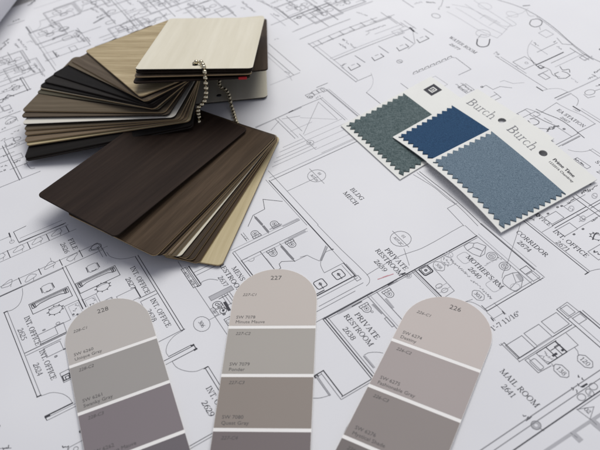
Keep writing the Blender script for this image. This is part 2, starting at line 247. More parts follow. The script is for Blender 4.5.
def relief(x, y):
    """gentle waves of a sheet that has been rolled up (metres)"""
    g = lambda cx, cy, sx, sy, h: h*math.exp(-((x-cx)/sx)**2-((y-cy)/sy)**2)
    return g(-0.369, 0.446, 0.035, 0.06, 0.0022) + g(-0.301, 0.422, 0.05, 0.03, -0.001) + g(-0.259, -0.053, 0.03, 0.024, 0.0016) + g(-0.084, 0.189, 0.03, 0.05, 0.0012) + g(-0.487, 0.311, 0.05, 0.04, 0.0014) + g(-0.449, 0.372, 0.03, 0.05, -0.001) + g(-0.657, 0.145, 0.05, 0.05, 0.0012) + g(-0.388, 0.345, 0.02, 0.04, -0.0006)
PLAN_LINES = """
0,0.4,0:-4003 -25 -3997 -113 -3878 -110 -3866 200
0,0.5,0:-3870 -110 -3870 213
1,0.25,0:-3910 -93 -3910 201
1,0.3,1:-3895 -147 -3896 -142 -3899 -137 -3903 -134 -3908 -132 -3913 -132 -3918 -134 -3922 -137 -3924 -142 -3925 -147 -3924 -152 -3922 -157 -3918 -160 -3913 -162 -3908 -162 -3903 -160 -3899 -157 -3896 -152
1,0.3,0:-3910 -147 -3998 -140
0,0.9,0:-3961 -144 -4005 -142
1,0.3,0:-3970 -213 -3970 -144
1,0.32,0:-3843 -246 -3843 221
1,0.32,0:-3770 -264 -3770 253
0,0.5,0:-3848 -196 -3774 -196
0,0.5,0:-3845 -62 -3771 -62
0,0.5,0:-3840 68 -3773 68
0,0.5,0:-3838 204 -3772 204
1,0.3,0:-3800 -118 -3804 -103 -3812 -93 -3821 -91 -3827 -94 -3833 -96 -3840 -96 -3846 -104 -3844 -118 -3838 -131 -3830 -140 -3824 -149 -3817 -160 -3808 -167 -3801 -164 -3799 -152 -3800 -140 -3800 -130 -3800 -118 -3804 -103 -3782 -113
1,0.3,0:-3800 7 -3803 22 -3811 34 -3820 36 -3826 32 -3831 29 -3838 27 -3844 21 -3844 7 -3838 -7 -3830 -16 -3823 -23 -3816 -33 -3807 -41 -3799 -39 -3797 -28 -3798 -15 -3800 -4 -3800 7 -3803 22 -3781 12
1,0.3,0:-3794 142 -3799 156 -3808 165 -3816 166 -3822 164 -3829 165 -3837 164 -3842 155 -3839 140 -3832 128 -3826 119 -3820 109 -3813 97 -3803 91 -3797 97 -3796 109 -3796 120 -3795 129 -3794 142 -3799 156 -3777 146
1,0.3,0:-3798 -245 -3802 -231 -3810 -220 -3819 -218 -3825 -221 -3831 -223 -3838 -225 -3843 -232 -3842 -245 -3836 -259 -3828 -268 -3822 -276 -3815 -286 -3806 -294 -3798 -291 -3796 -280 -3798 -267 -3798 -257 -3798 -245 -3802 -231 -3780 -241
1,0.32,0:-3556 -320 -3556 332
1,0.3,0:-3481 -338 -3481 302
0,0.35,0:-3474 -343 -3474 71
1,0.3,0:-3480 88 -3480 344
0,0.5,0:-3562 -199 -3501 -199
0,0.5,0:-3563 -68 -3504 -68
0,0.5,0:-3562 70 -3500 70
0,0.5,0:-3568 205 -3495 205
1,0.3,0:-3531 -265 -3538 -252 -3547 -246 -3554 -244 -3561 -242 -3569 -238 -3577 -241 -3578 -253 -3574 -267 -3568 -279 -3564 -289 -3559 -302 -3550 -313 -3542 -314 -3537 -306 -3535 -296 -3533 -288 -3530 -279 -3531 -265 -3538 -252 -3516 -262
1,0.3,0:-3504 -128 -3507 -115 -3513 -101 -3522 -94 -3530 -98 -3534 -105 -3538 -110 -3544 -116 -3546 -127 -3542 -142 -3533 -152 -3525 -157 -3519 -163 -3511 -171 -3502 -173 -3497 -165 -3498 -151 -3502 -139 -3504 -128 -3507 -115 -3485 -125
1,0.3,0:-3534 10 -3537 25 -3545 37 -3554 40 -3560 36 -3565 32 -3572 30 -3578 24 -3578 11 -3572 -3 -3564 -12 -3557 -19 -3550 -29 -3541 -37 -3533 -36 -3530 -25 -3532 -12 -3534 -1 -3534 10 -3537 25 -3515 15
1,0.3,0:-3611 25 -3572 20
1,0.3,0:-3512 152 -3520 161 -3527 168 -3534 178 -3542 186 -3551 185 -3553 174 -3552 160 -3550 150 -3550 138 -3547 124 -3539 112 -3530 109 -3523 113 -3518 117 -3512 118 -3506 125 -3506 138 -3512 152 -3520 161 -3498 151
1,0.3,0:-3516 307 -3520 322 -3528 332 -3537 333 -3543 330 -3549 329 -3557 328 -3562 321 -3560 306 -3553 293 -3546 284 -3540 275 -3533 264 -3524 257 -3517 261 -3515 274 -3516 285 -3516 295 -3516 307 -3520 322 -3498 312
0,0.35,1:-3504 308 -3506 320 -3510 330 -3517 338 -3525 342 -3534 342 -3542 338 -3548 330 -3553 320 -3554 308 -3553 296 -3548 286 -3542 278 -3534 274 -3525 274 -3517 278 -3510 286 -3506 296
0,0.35,0:-3487 65 -3163 65
0,0.35,0:-3484 85 -3159 85
0,0.6,0:-3163 63 -3080 63
0,0.6,0:-3159 84 -3084 84
1,0.3,1:-3339 -51 -3340 -44 -3346 -38 -3353 -37 -3389 -37 -3396 -38 -3401 -44 -3403 -51 -3403 -87 -3401 -94 -3396 -99 -3389 -101 -3353 -101 -3346 -99 -3340 -94 -3339 -87
0,0.5,0:-3395 -106 -3349 -108
0,0.5,0:-3395 -32 -3349 -30
0,0.4,0:-3348 -85 -3341 -69 -3348 -53
1,0.3,1:-3336 246 -3337 253 -3342 258 -3350 260 -3386 260 -3392 258 -3398 253 -3400 246 -3400 210 -3398 203 -3392 198 -3386 196 -3350 196 -3342 198 -3337 203 -3336 210
0,0.5,0:-3392 191 -3346 189
0,0.5,0:-3392 265 -3346 267
0,0.4,0:-3344 212 -3338 228 -3344 244
0,0.35,1:-3307 -206 -3217 -206 -3217 43 -3307 43
0,0.5,0:-3298 -196 -3298 33
1,0.3,0:-3288 -192 -3288 29
0,0.4,1:-3297 -196 -3261 -196 -3261 -174 -3297 -174
0,0.7,0:-3292 -186 -3267 -182
0,0.4,1:-3297 33 -3261 33 -3261 11 -3297 11
0,0.7,0:-3292 23 -3267 19
0,0.45,0:-3264 -174 -3275 -146 -3279 -81 -3275 -17 -3264 11
0,0.35,1:-3301 90 -3206 90 -3206 352 -3301 352
0,0.5,0:-3292 100 -3292 342
1,0.3,0:-3282 104 -3282 338
0,0.4,1:-3291 100 -3255 100 -3255 122 -3291 122
0,0.7,0:-3286 110 -3261 114
0,0.4,1:-3291 342 -3255 342 -3255 320 -3291 320
0,0.7,0:-3286 332 -3261 328
0,0.45,0:-3258 122 -3269 150 -3273 221 -3269 292 -3258 320
0,0.35,1:-3138 -80 -3140 -66 -3147 -54 -3155 -44 -3165 -39 -3175 -39 -3185 -44 -3193 -54 -3199 -66 -3201 -80 -3199 -95 -3193 -108 -3185 -117 -3175 -122 -3165 -122 -3155 -117 -3147 -108 -3140 -95
1,0.3,0:-3186 -108 -3191 -80 -3186 -52
0,0.6,0:-3140 -66 -3134 -63
0,0.6,0:-3154 -43 -3151 -35
0,0.6,0:-3175 -38 -3176 -29
0,0.6,0:-3194 -52 -3199 -47
0,0.6,0:-3202 -80 -3208 -80
0,0.6,0:-3194 -109 -3199 -114
0,0.6,0:-3175 -124 -3176 -132
0,0.6,0:-3154 -118 -3151 -126
0,0.6,0:-3140 -96 -3134 -98
0,0.35,1:-3143 226 -3145 240 -3152 253 -3160 262 -3170 267 -3180 267 -3190 262 -3198 253 -3204 240 -3206 226 -3204 212 -3198 199 -3190 190 -3180 185 -3170 185 -3160 190 -3152 199 -3145 212
1,0.3,0:-3191 198 -3196 226 -3191 254
0,0.6,0:-3145 241 -3139 244
0,0.6,0:-3159 264 -3156 271
0,0.6,0:-3180 269 -3182 278
0,0.6,0:-3199 254 -3204 260
0,0.6,0:-3207 226 -3213 226
0,0.6,0:-3199 198 -3204 192
0,0.6,0:-3180 183 -3182 175
0,0.6,0:-3159 188 -3156 181
0,0.6,0:-3145 211 -3139 208
1,0.3,0:-3165 -41 -3165 64
1,0.3,0:-3166 -26 -3045 -26
1,0.28,0:-3045 -24 -3045 -123
2,0.25,1:-3148 -7 -3058 -7 -3058 53 -3148 53
0,0.244181,0:-3097 8 -3102 9 -3096 14 -3093 20
0,0.309505,0:-3105 21 -3106 25 -3105 29 -3111 32
1,0.277248,0:-3141 40 -3133 32 -3132 39 -3129 42
1,0.222979,0:-3125 40 -3121 45 -3119 52
0,0.4,1:-3068 1 -3070 5 -3075 5 -3078 1 -3075 -4 -3070 -4
0,0.4,1:-3054 21 -3056 25 -3061 25 -3064 21 -3061 17 -3056 17
2,0.25,1:-3133 95 -3043 95 -3043 155 -3133 155
0,0.2986,0:-3077 110 -3089 110 -3086 113 -3088 115 -3086 118
0,0.237965,0:-3088 124 -3079 131 -3083 133 -3087 135
1,0.230273,0:-3125 138 -3123 146 -3120 143 -3118 147 -3117 149
1,0.252133,0:-3114 150 -3109 148 -3104 142 -3103 145 -3103 155
0,0.4,1:-3053 102 -3055 106 -3060 106 -3063 102 -3060 97 -3055 97
0,0.4,1:-3038 122 -3041 126 -3046 126 -3048 122 -3046 118 -3041 118
1,0.3,0:-3148 86 -3148 177
1,0.3,0:-3066 77 -3066 244
1,0.3,0:-3150 170 -3072 170
1,0.3,0:-3460 -203 -3449 -206 -3438 -208 -3428 -210 -3417 -213 -3406 -217 -3394 -223 -3380 -230 -3367 -237 -3355 -245 -3346 -254 -3338 -263 -3333 -273 -3329 -283 -3327 -293 -3325 -303 -3326 -311 -3328 -319 -3330 -327 -3334 -335 -3336 -343
1,0.3,0:-3477 -340 -3477 -198
0,0.4,0:-3334 -352 -2630 -352
1,0.32,0:-3333 -332 -2627 -332
0,0.7,0:-3333 -354 -3333 -333
0,0.7,0:-2628 -354 -2628 -331
0,0.4,0:-2961 -330 -2961 -77
1,0.3,0:-2940 -327 -2940 -119
0,0.5,0:-2970 -235 -2970 -76
1,0.3,1:-3046 -228 -2985 -228 -2985 -123 -3046 -123
1,0.3,0:-3050 -123 -3049 -70 -2966 -76
1,0.3,1:-3052 -99 -3053 -95 -3055 -92 -3057 -89 -3060 -88 -3063 -88 -3066 -89 -3068 -92 -3070 -95 -3070 -99 -3070 -104 -3068 -107 -3066 -110 -3063 -111 -3060 -111 -3057 -110 -3055 -107 -3053 -104
1,0.4,1:-3058 -185 -3058 -182 -3059 -180 -3060 -178 -3061 -177 -3063 -177 -3064 -178 -3065 -180 -3066 -182 -3066 -185 -3066 -188 -3065 -190 -3064 -192 -3063 -193 -3061 -193 -3060 -192 -3059 -190 -3058 -188
1,0.3,1:-2929 -230 -2859 -230 -2859 -130 -2929 -130
1,0.5,1:-2831 -183 -2832 -181 -2832 -179 -2834 -177 -2835 -176 -2837 -176 -2839 -177 -2840 -179 -2841 -181 -2841 -183 -2841 -186 -2840 -188 -2839 -189 -2837 -190 -2835 -190 -2834 -189 -2832 -188 -2832 -186
0,0.8,0:-2858 -130 -2858 -121
1,0.32,1:-2711 -200 -2639 -200 -2639 -149 -2711 -149
0,0.7,1:-2684 -195 -2650 -195 -2650 -155 -2684 -155
0,0.5,1:-2671 -182 -2651 -182 -2651 -162 -2671 -162
1,0.3,0:-2623 -332 -2622 -321 -2620 -310 -2619 -299 -2617 -288 -2613 -278 -2608 -268 -2601 -259 -2594 -250 -2585 -241 -2577 -233 -2568 -226 -2558 -220 -2549 -215 -2539 -211 -2530 -207 -2521 -205 -2513 -203 -2505 -202 -2497 -202 -2488 -201
0,0.8,0:-2487 -352 -2487 -200
1,0.35,0:-2458 -349 -2458 -181
1,0.3,0:-2475 -333 -2475 -187
0,0.4,0:-2486 -351 -2459 -351
0,1.2,0:-2480 -352 -2481 -329
0,0.506695,0:-2272 -327 -2262 -327 -2259 -314
0,0.400667,0:-2254 -312 -2254 -300 -2237 -311 -2238 -304
1,0.35,0:-2245 -301 -2245 -216
1,0.35,1:-2206 -273 -2207 -269 -2209 -265 -2212 -263 -2216 -261 -2220 -261 -2224 -263 -2227 -265 -2229 -269 -2230 -273 -2229 -277 -2227 -281 -2224 -283 -2220 -285 -2216 -285 -2212 -283 -2209 -281 -2207 -277
0,0.8,1:-2293 -218 -2296 -213 -2302 -213 -2305 -218 -2302 -224 -2296 -224
0,0.7,1:-2561 -576 -2563 -573 -2567 -573 -2569 -576 -2567 -580 -2563 -580
0,0.333278,0:-2432 -593 -2419 -592 -2425 -586 -2419 -581
0,0.419262,0:-2422 -577 -2415 -574 -2415 -568 -2428 -562
1,0.3,0:-2459 -646 -2405 -555
1,0.3,0:-3442 350 -3433 351 -3424 351 -3415 351 -3406 352 -3396 355 -3385 360 -3374 367 -3363 375 -3352 383 -3343 392 -3335 401 -3328 411 -3322 421 -3317 431 -3313 440 -3310 449 -3307 458 -3305 466 -3303 475 -3301 484
1,0.3,0:-3492 308 -3492 374
0,0.35,0:-3523 337 -3411 337
1,0.3,0:-3525 314 -3417 314
0,0.4,0:-3300 491 -2590 491
0,0.4,0:-3298 509 -2590 509
0,0.6,0:-2590 494 -2590 513
0,0.4,0:-2958 377 -2958 485
0,0.35,0:-2930 380 -2930 486
1,0.3,1:-3052 268 -2966 268 -2966 390 -3052 390
0,0.7,0:-3055 391 -2965 391
1,0.205494,0:-3064 243 -3062 234 -3058 248 -3056 236 -3053 244
1,0.24239,0:-3045 241 -3039 244 -3035 246
1,0.23856,0:-3027 244 -3024 234 -3020 234 -3018 241 -3016 248
1,0.35,0:-2593 351 -2593 499
1,0.3,0:-2931 376 -2834 376
0,0.35,1:-3024 690 -2842 690 -2842 719 -3024 719
1,0.3,0:-2937 688 -2937 714
1,0.32,0:-3094 701 -2417 701
0,0.65,0:-3020 741 -2841 741
0,0.35,0:-3021 728 -2841 728
0,0.5,0:-2837 714 -2837 738
1,0.35,0:-2954 739 -2954 902
1,0.35,0:-2924 751 -2924 901
1,0.3,0:-2840 737 -2844 741 -2848 744 -2851 748 -2854 752 -2856 758 -2856 766 -2855 775 -2853 785 -2851 796 -2847 805 -2841 813 -2834 821 -2827 828 -2819 835 -2811 842
1,0.3,1:-2725 736 -2689 736 -2689 889 -2725 889
1,0.35,0:-2689 806 -2598 806
1,0.35,0:-2689 823 -2598 823
1,0.35,0:-2689 842 -2598 842
1,0.35,0:-2689 858 -2598 858
0,0.4,0:-2675 780 -2675 841
1,0.3,0:-2603 804 -2603 858
0,0.35,1:-2609 751 -2611 761 -2616 770 -2624 776 -2633 780 -2643 780 -2653 776 -2660 770 -2666 761 -2667 751 -2666 741 -2660 732 -2653 726 -2643 723 -2633 723 -2624 726 -2616 732 -2611 741
0,0.35,1:-2636 752 -2639 759 -2646 762 -2653 759 -2656 752 -2653 745 -2646 742 -2639 745
0,0.4,1:-2616 751 -2619 756 -2625 756 -2628 751 -2625 746 -2619 746
0,0.35,1:-2561 762 -2562 769 -2566 775 -2571 780 -2578 783 -2585 783 -2592 780 -2598 775 -2602 769 -2603 762 -2602 755 -2598 748 -2592 744 -2585 741 -2578 741 -2571 744 -2566 748 -2562 755
0,0.6,1:-2577 762 -2579 766 -2584 766 -2587 762 -2584 758 -2579 758
1,0.3,1:-2636 700 -2598 700 -2598 726 -2636 726
1,0.3,1:-2610 701 -2574 701 -2574 727 -2610 727
1,0.238274,0:-2628 709 -2624 707 -2620 714 -2617 719
1,0.24026,0:-2610 707 -2607 708 -2604 717 -2600 713
1,0.185242,0:-2594 711 -2590 717 -2588 716 -2584 718
0,0.3,1:-2637 764 -2587 764 -2587 780 -2637 780
0,1.7,0:-2631 797 -2565 793
0,0.35,1:-2521 735 -2468 735 -2468 773 -2521 773
1,0.3,1:-2507 742 -2482 742 -2482 767 -2507 767
0,0.6,1:-2550 754 -2553 760 -2560 760 -2564 754 -2560 748 -2553 748
1,0.35,1:-2510 613 -2513 629 -2523 643 -2538 653 -2556 659 -2576 659 -2594 653 -2609 643 -2619 629 -2622 613 -2619 597 -2609 582 -2594 572 -2576 566 -2556 566 -2538 572 -2523 582 -2513 597
1,0.3,0:-2568 662 -2568 745
1,0.3,0:-2586 501 -2585 490 -2585 480 -2584 469 -2583 458 -2581 448 -2578 437 -2573 426 -2568 415 -2562 405 -2556 396 -2550 389 -2543 382 -2536 376 -2529 371 -2523 367 -2517 363 -2512 361 -2507 359 -2502 358 -2497 356 -2492 356 -2488 356 -2483 357 -2478 357 -2474 358
0,0.4,0:-2455 321 -2455 508
1,0.35,0:-2427 323 -2427 512
0,0.5,0:-2465 510 -2424 510
0,0.4,0:-2467 356 -2467 498
0,0.35,0:-2426 361 -2426 498
0,1.2,0:-2459 496 -2460 510
0,1.2,0:-2425 498 -2426 513
1,0.3,0:-2422 360 -2413 361 -2404 361 -2394 362 -2385 363 -2376 366 -2366 370 -2357 375 -2347 381 -2338 388 -2329 395 -2321 403 -2313 411 -2306 420 -2299 430 -2294 439 -2290 449 -2288 459 -2287 469 -2286 480 -2284 490
0,0.4,0:-2284 496 -2096 496
0,0.35,0:-2282 515 -2099 515
0,0.7,0:-2282 489 -2282 512
0,0.35,0:-1906 202 -1906 388
1,0.35,0:-1891 218 -1891 386
1,0.3,0:-3443 1538 -2896 1538
0,0.6,0:-3424 1553 -2616 1553
0,0.35,0:-2910 1551 -2622 1551
0,0.5,0:-2616 1560 -2623 1560
1,0.3,0:-3517 1600 -2856 1600
1,0.3,0:-2857 1595 -2582 1601 -2438 1610 -2331 1614
1,0.3,0:-2331 1614 -2324 1613 -2317 1613 -2310 1612 -2303 1611 -2296 1609 -2289 1606 -2283 1603 -2277 1598 -2272 1594 -2267 1589 -2264 1583 -2261 1578 -2259 1571 -2257 1565 -2255 1559
0,0.35,0:-3185 1522 -3281 1424 -3190 1386 -3184 1293 -3112 1216
0,0.4,0:-3175 1297 -2979 1297
1,1.6,0:-3156 1297 -3074 1300
1,1.6,0:-3054 1300 -2992 1300
1,0.4,0:-2964 1027 -2964 1525
2,0.3,0:-2986 1023 -2986 1518
1,0.4,0:-2870 1033 -2870 1522
2,0.3,0:-2847 1038 -2847 1513
2,1.3,0:-2981 1406 -2977 1523
2,1.3,0:-2857 1378 -2858 1500
0,0.33,1:-3012 1394 -3038 1394 -3047 1391 -3054 1385 -3058 1378 -3060 1369 -3058 1360 -3054 1353 -3047 1347 -3038 1344 -3012 1344
1,0.28,1:-3047 1369 -3045 1362 -3039 1357 -3032 1355 -3024 1357 -3019 1362 -3017 1369 -3019 1376 -3024 1381 -3032 1383 -3039 1381 -3045 1376
0,0.4,1:-3034 1369 -3033 1366 -3029 1366 -3027 1369 -3029 1372 -3033 1372
0,0.33,1:-3012 1398 -2995 1398 -2995 1340 -3012 1340
1,0.25,0:-3012 1379 -2995 1379
1,0.25,0:-3012 1359 -2995 1359
0,0.33,1:-3008 1246 -3034 1246 -3043 1243 -3050 1237 -3054 1230 -3056 1221 -3054 1213 -3050 1205 -3043 1200 -3034 1197 -3008 1196
1,0.28,1:-3043 1221 -3041 1214 -3035 1209 -3028 1207 -3020 1209 -3015 1214 -3013 1221 -3015 1228 -3020 1233 -3028 1235 -3035 1233 -3041 1228
0,0.4,1:-3030 1221 -3028 1218 -3025 1218 -3023 1221 -3025 1224 -3028 1224
0,0.33,1:-3008 1250 -2991 1250 -2991 1192 -3008 1192
1,0.25,0:-3008 1231 -2991 1231
1,0.25,0:-3008 1211 -2991 1211
0,0.33,1:-2826 1344 -2799 1345 -2791 1348 -2784 1353 -2779 1361 -2778 1369 -2779 1378 -2784 1386 -2791 1391 -2799 1394 -2826 1394
1,0.28,1:-2791 1369 -2793 1376 -2798 1382 -2806 1383 -2813 1382 -2819 1376 -2821 1369 -2819 1362 -2813 1357 -2806 1355 -2798 1357 -2793 1362
0,0.4,1:-2803 1369 -2805 1372 -2808 1372 -2810 1369 -2808 1366 -2805 1366
0,0.33,1:-2826 1340 -2843 1340 -2843 1398 -2826 1398
1,0.25,0:-2826 1359 -2843 1359
1,0.25,0:-2826 1379 -2843 1379
0,0.33,1:-2829 1208 -2803 1208 -2794 1211 -2787 1217 -2783 1224 -2781 1233 -2783 1241 -2787 1249 -2794 1254 -2803 1257 -2829 1258
1,0.28,1:-2794 1233 -2796 1240 -2802 1245 -2809 1247 -2817 1245 -2822 1240 -2824 1233 -2822 1226 -2817 1221 -2809 1219 -2802 1221 -2796 1226
0,0.4,1:-2807 1233 -2809 1236 -2812 1236 -2814 1233 -2812 1230 -2809 1230
0,0.33,1:-2829 1204 -2846 1204 -2846 1262 -2829 1262
1,0.25,0:-2829 1223 -2846 1223
1,0.25,0:-2829 1243 -2846 1243
2,0.9,0:-3005 1322 -3001 1407
2,0.9,0:-2853 1346 -2850 1427
0,0.45,0:-2867 1172 -2670 1172
0,0.4,0:-2857 1309 -2669 1309
1,1.6,0:-2828 1306 -2764 1308
1,1.6,0:-2756 1307 -2694 1310
0,0.35,0:-2673 1177 -2672 1209 -2708 1218 -2717 1241 -2672 1313
1,0.3,0:-2672 1313 -2670 1398
0,0.4,0:-2961 1022 -2708 1022
1,0.3,0:-2960 1039 -2714 1039
0,0.5,0:-2870 1037 -2721 1037
1,0.3,0:-2870 1033 -2867 1080
1,0.3,0:-2849 1070 -2844 1073 -2839 1076 -2834 1080 -2830 1083 -2828 1087 -2827 1091 -2827 1095 -2828 1100 -2830 1104 -2832 1107 -2835 1110 -2838 1111 -2841 1113 -2844 1114 -2847 1115
0,0.35,0:-3078 1146 -2999 1146
1,0.3,0:-3080 1162 -3001 1162
1,0.30632,0:-3046 1155 -3042 1144 -3038 1146 -3033 1148
1,0.29531,0:-3027 1152 -3024 1145 -3021 1155 -3017 1158
2,0.5,0:-2794 1176 -2730 1176
1,0.3,0:-2672 1539 -2585 1440
1,0.3,0:-2654 1542 -2579 1449
1,0.3,0:-2620 1553 -2622 1545 -2624 1536 -2625 1528 -2626 1520 -2625 1511 -2622 1502 -2618 1493 -2613 1483 -2607 1474 -2600 1466 -2593 1457 -2585 1449 -2577 1442 -2568 1435 -2560 1429 -2552 1425 -2545 1422 -2538 1420 -2531 1418 -2524 1416 -2517 1415 -2510 1413 -2504 1412 -2497 1411 -2490 1410
1,0.3,0:-2681 1354 -2670 1400 -2628 1416 -2585 1437
1,0.28,0:-2616 1552 -2467 1552
1,0.35,0:-2486 1409 -2486 1554
0,0.65,0:-2484 1550 -2356 1550
1,0.3,0:-2470 1558 -2351 1558
0,0.75,0:-2360 1252 -2360 1547
1,0.28,0:-2476 1531 -2359 1531
0,0.5,1:-2393 1494 -2394 1500 -2399 1505 -2406 1507 -2446 1507 -2452 1505 -2457 1500 -2459 1494 -2459 1454 -2457 1447 -2452 1442 -2446 1441 -2406 1441 -2399 1442 -2394 1447 -2393 1454
0,0.5,1:-2436 1473 -2416 1473 -2416 1474 -2436 1474
0,0.35,0:-2426 1474 -2384 1471
0,0.4,0:-2394 1460 -2394 1484
0,0.3,1:-2417 1474 -2419 1480 -2426 1483 -2432 1480 -2435 1474 -2432 1467 -2426 1465 -2419 1467
0,0.5,1:-2393 1361 -2394 1368 -2399 1373 -2406 1374 -2446 1374 -2452 1373 -2457 1368 -2459 1361 -2459 1321 -2457 1315 -2452 1310 -2446 1308 -2406 1308 -2399 1310 -2394 1315 -2393 1321
0,0.5,1:-2436 1341 -2416 1341 -2416 1342 -2436 1342
0,0.35,0:-2426 1341 -2384 1338
0,0.4,0:-2394 1327 -2394 1351
0,0.3,1:-2417 1341 -2419 1348 -2426 1350 -2432 1348 -2435 1341 -2432 1335 -2426 1332 -2419 1335
1,0.35,1:-2352 1535 -2318 1535 -2318 1565 -2352 1565
1,0.3,0:-2338 1248 -2338 1553
1,0.28,0:-2313 2350 -2313 2332 -2313 2314 -2312 2295 -2312 2277 -2312 2259 -2311 2243 -2310 2228 -2309 2213 -2309 2195 -2308 2174 -2307 2146 -2306 2115 -2306 2081 -2306 2047 -2307 2015 -2311 1984 -2317 1955 -2323 1925 -2329 1896 -2333 1867 -2334 1837 -2334 1807 -2334 1777 -2332 1748 -2331 1722 -2330 1697 -2329 1675 -2327 1653 -2326 1632 -2324 1611
3,0.55,0:-2258 1645 -2239 1746
3,0.5,0:-2254 1680 -2248 1713
1,0.32,1:-2381 1958 -2385 1981 -2397 2001 -2414 2016 -2436 2023 -2459 2023 -2480 2016 -2498 2001 -2509 1981 -2513 1958 -2509 1936 -2498 1916 -2480 1901 -2459 1893 -2436 1893 -2414 1901 -2397 1916 -2385 1936
1,0.3,0:-2532 1957 -2361 1957
1,0.28,0:-2368 1924 -2239 1866
0,0.4,0:-2199 1212 -1712 1212
0,0.6,0:-2200 1226 -1712 1226
1,0.35,0:-2194 1242 -1712 1242
0,0.7,0:-2193 1218 -2193 2360
1,0.35,0:-2180 1238 -2180 2352
0,0.4,0:-2198 1223 -2199 1223
1,0.3,0:-2286 1243 -2286 1558
1,0.3,0:-2261 1208 -2261 1483
1,0.3,0:-2199 1166 -2199 1563
0,0.6,0:-2372 1265 -2372 1335
1,0.4,0:-2186 1520 -1898 1520
1,0.4,0:-2183 1582 -1924 1582
2,0.3,0:-2186 1536 -1900 1536
1,0.35,1:-1999 1505 -1926 1505 -1926 1522 -1999 1522
2,1.5,0:-2181 1310 -2177 1466
0,0.6,0:-2175 1401 -2175 1468
2,1.4,0:-2119 1508 -2037 1515
1,0.35,0:-2119 1511 -2037 1511
2,1.4,0:-2109 1596 -2035 1592
2,1.3,0:-2185 1626 -2182 1731
0,1.1,0:-2188 1669 -2190 1707
0,0.33,1:-2135 1437 -2108 1437 -2100 1440 -2093 1446 -2088 1453 -2087 1462 -2088 1470 -2093 1478 -2100 1484 -2108 1487 -2135 1487
1,0.28,1:-2100 1462 -2102 1469 -2108 1474 -2115 1476 -2122 1474 -2128 1469 -2130 1462 -2128 1455 -2122 1450 -2115 1448 -2108 1450 -2102 1455
0,0.4,1:-2112 1462 -2114 1465 -2118 1465 -2120 1462 -2118 1459 -2114 1459
0,0.33,1:-2135 1433 -2152 1433 -2152 1491 -2135 1491
1,0.25,0:-2135 1452 -2152 1452
1,0.25,0:-2135 1472 -2152 1472
0,0.33,1:-2148 1609 -2121 1610 -2112 1613 -2106 1618 -2101 1626 -2100 1634 -2101 1643 -2106 1650 -2112 1656 -2121 1659 -2148 1659
1,0.28,1:-2112 1634 -2114 1641 -2120 1646 -2128 1648 -2135 1646 -2140 1641 -2142 1634 -2140 1627 -2135 1622 -2128 1620 -2120 1622 -2114 1627
0,0.4,1:-2125 1634 -2127 1637 -2130 1637 -2132 1634 -2130 1631 -2127 1631
0,0.33,1:-2148 1605 -2164 1605 -2164 1663 -2148 1663
1,0.25,0:-2148 1624 -2164 1624
1,0.25,0:-2148 1644 -2164 1644
1,0.3,1:-2071 1475 -2073 1480 -2078 1482 -2083 1480 -2085 1475 -2083 1470 -2078 1468 -2073 1470
1,0.3,0:-1860 1265 -1860 1270 -1860 1276 -1860 1281 -1860 1286 -1860 1292 -1858 1297 -1856 1302 -1853 1307 -1851 1312 -1848 1317 -1845 1322 -1842 1326 -1839 1331 -1836 1335 -1832 1339 -1829 1344 -1825 1348 -1821 1351 -1817 1355 -1813 1359
2,1.4,0:-1851 1263 -1766 1264
1,0.35,0:-1857 1259 -1768 1259
0,0.45,0:-1713 1020 -1713 1230
1,0.35,0:-1700 1011 -1700 1234
0,0.6,0:-1904 1027 -1715 1027
1,0.35,0:-1895 1008 -1701 1008
0,0.6,0:-1902 974 -1902 1029
1,0.3,0:-1889 974 -1889 1005
0,0.8,1:-1900 968 -1888 968 -1888 984 -1900 984
2,1,0:-1888 976 -1755 974
1,0.3,0:-1886 972 -1756 969
1,0.3,0:-1888 982 -1755 976
1,0.3,0:-1756 975 -1757 969 -1758 964 -1759 958 -1760 953 -1762 947 -1764 940 -1766 933 -1769 926 -1772 919 -1775 912 -1780 905 -1784 898 -1790 891 -1795 884 -1800 878
1,0.35,0:-1575 1003 -1573 995 -1570 987 -1568 979 -1565 971 -1562 963 -1558 955 -1554 947 -1550 939 -1545 932 -1540 924 -1535 917 -1529 910 -1523 904 -1516 898 -1510 892 -1503 886 -1496 881 -1489 876 -1482 871 -1475 866
0,0.6,0:-2193 1870 -1924 1870
1,0.35,0:-2196 1848 -1930 1848
2,0.4,0:-2193 1859 -1927 1859
0,0.8,1:-2118 1945 -2120 1950 -2124 1954 -2128 1955 -2172 1955 -2178 1954 -2181 1950 -2182 1945 -2182 1901 -2181 1896 -2178 1893 -2172 1891 -2128 1891 -2124 1893 -2120 1896 -2118 1901
0,0.35,1:-2128 1938 -2128 1942 -2132 1945 -2136 1946 -2166 1946 -2170 1945 -2172 1942 -2174 1938 -2174 1908 -2172 1904 -2170 1901 -2166 1900 -2136 1900 -2132 1901 -2128 1904 -2128 1908
0,0.6,1:-2144 1923 -2146 1928 -2150 1930 -2155 1928 -2158 1923 -2155 1918 -2150 1916 -2146 1918
1,0.3,0:-2137 1972 -1931 1959 -1925 1882
1,0.3,1:-1995 1910 -1996 1917 -1999 1923 -2003 1928 -2008 1930 -2013 1930 -2018 1928 -2022 1923 -2024 1917 -2025 1910 -2024 1902 -2022 1896 -2018 1891 -2013 1889 -2008 1889 -2003 1891 -1999 1896 -1996 1902
1,0.3,1:-1951 1915 -1952 1922 -1954 1928 -1958 1933 -1963 1936 -1968 1936 -1973 1933 -1977 1928 -1980 1922 -1981 1915 -1980 1908 -1977 1901 -1973 1897 -1968 1894 -1963 1894 -1958 1897 -1954 1901 -1952 1908
2,0.25,1:-2002 1874 -1968 1874 -1968 1964 -2002 1964
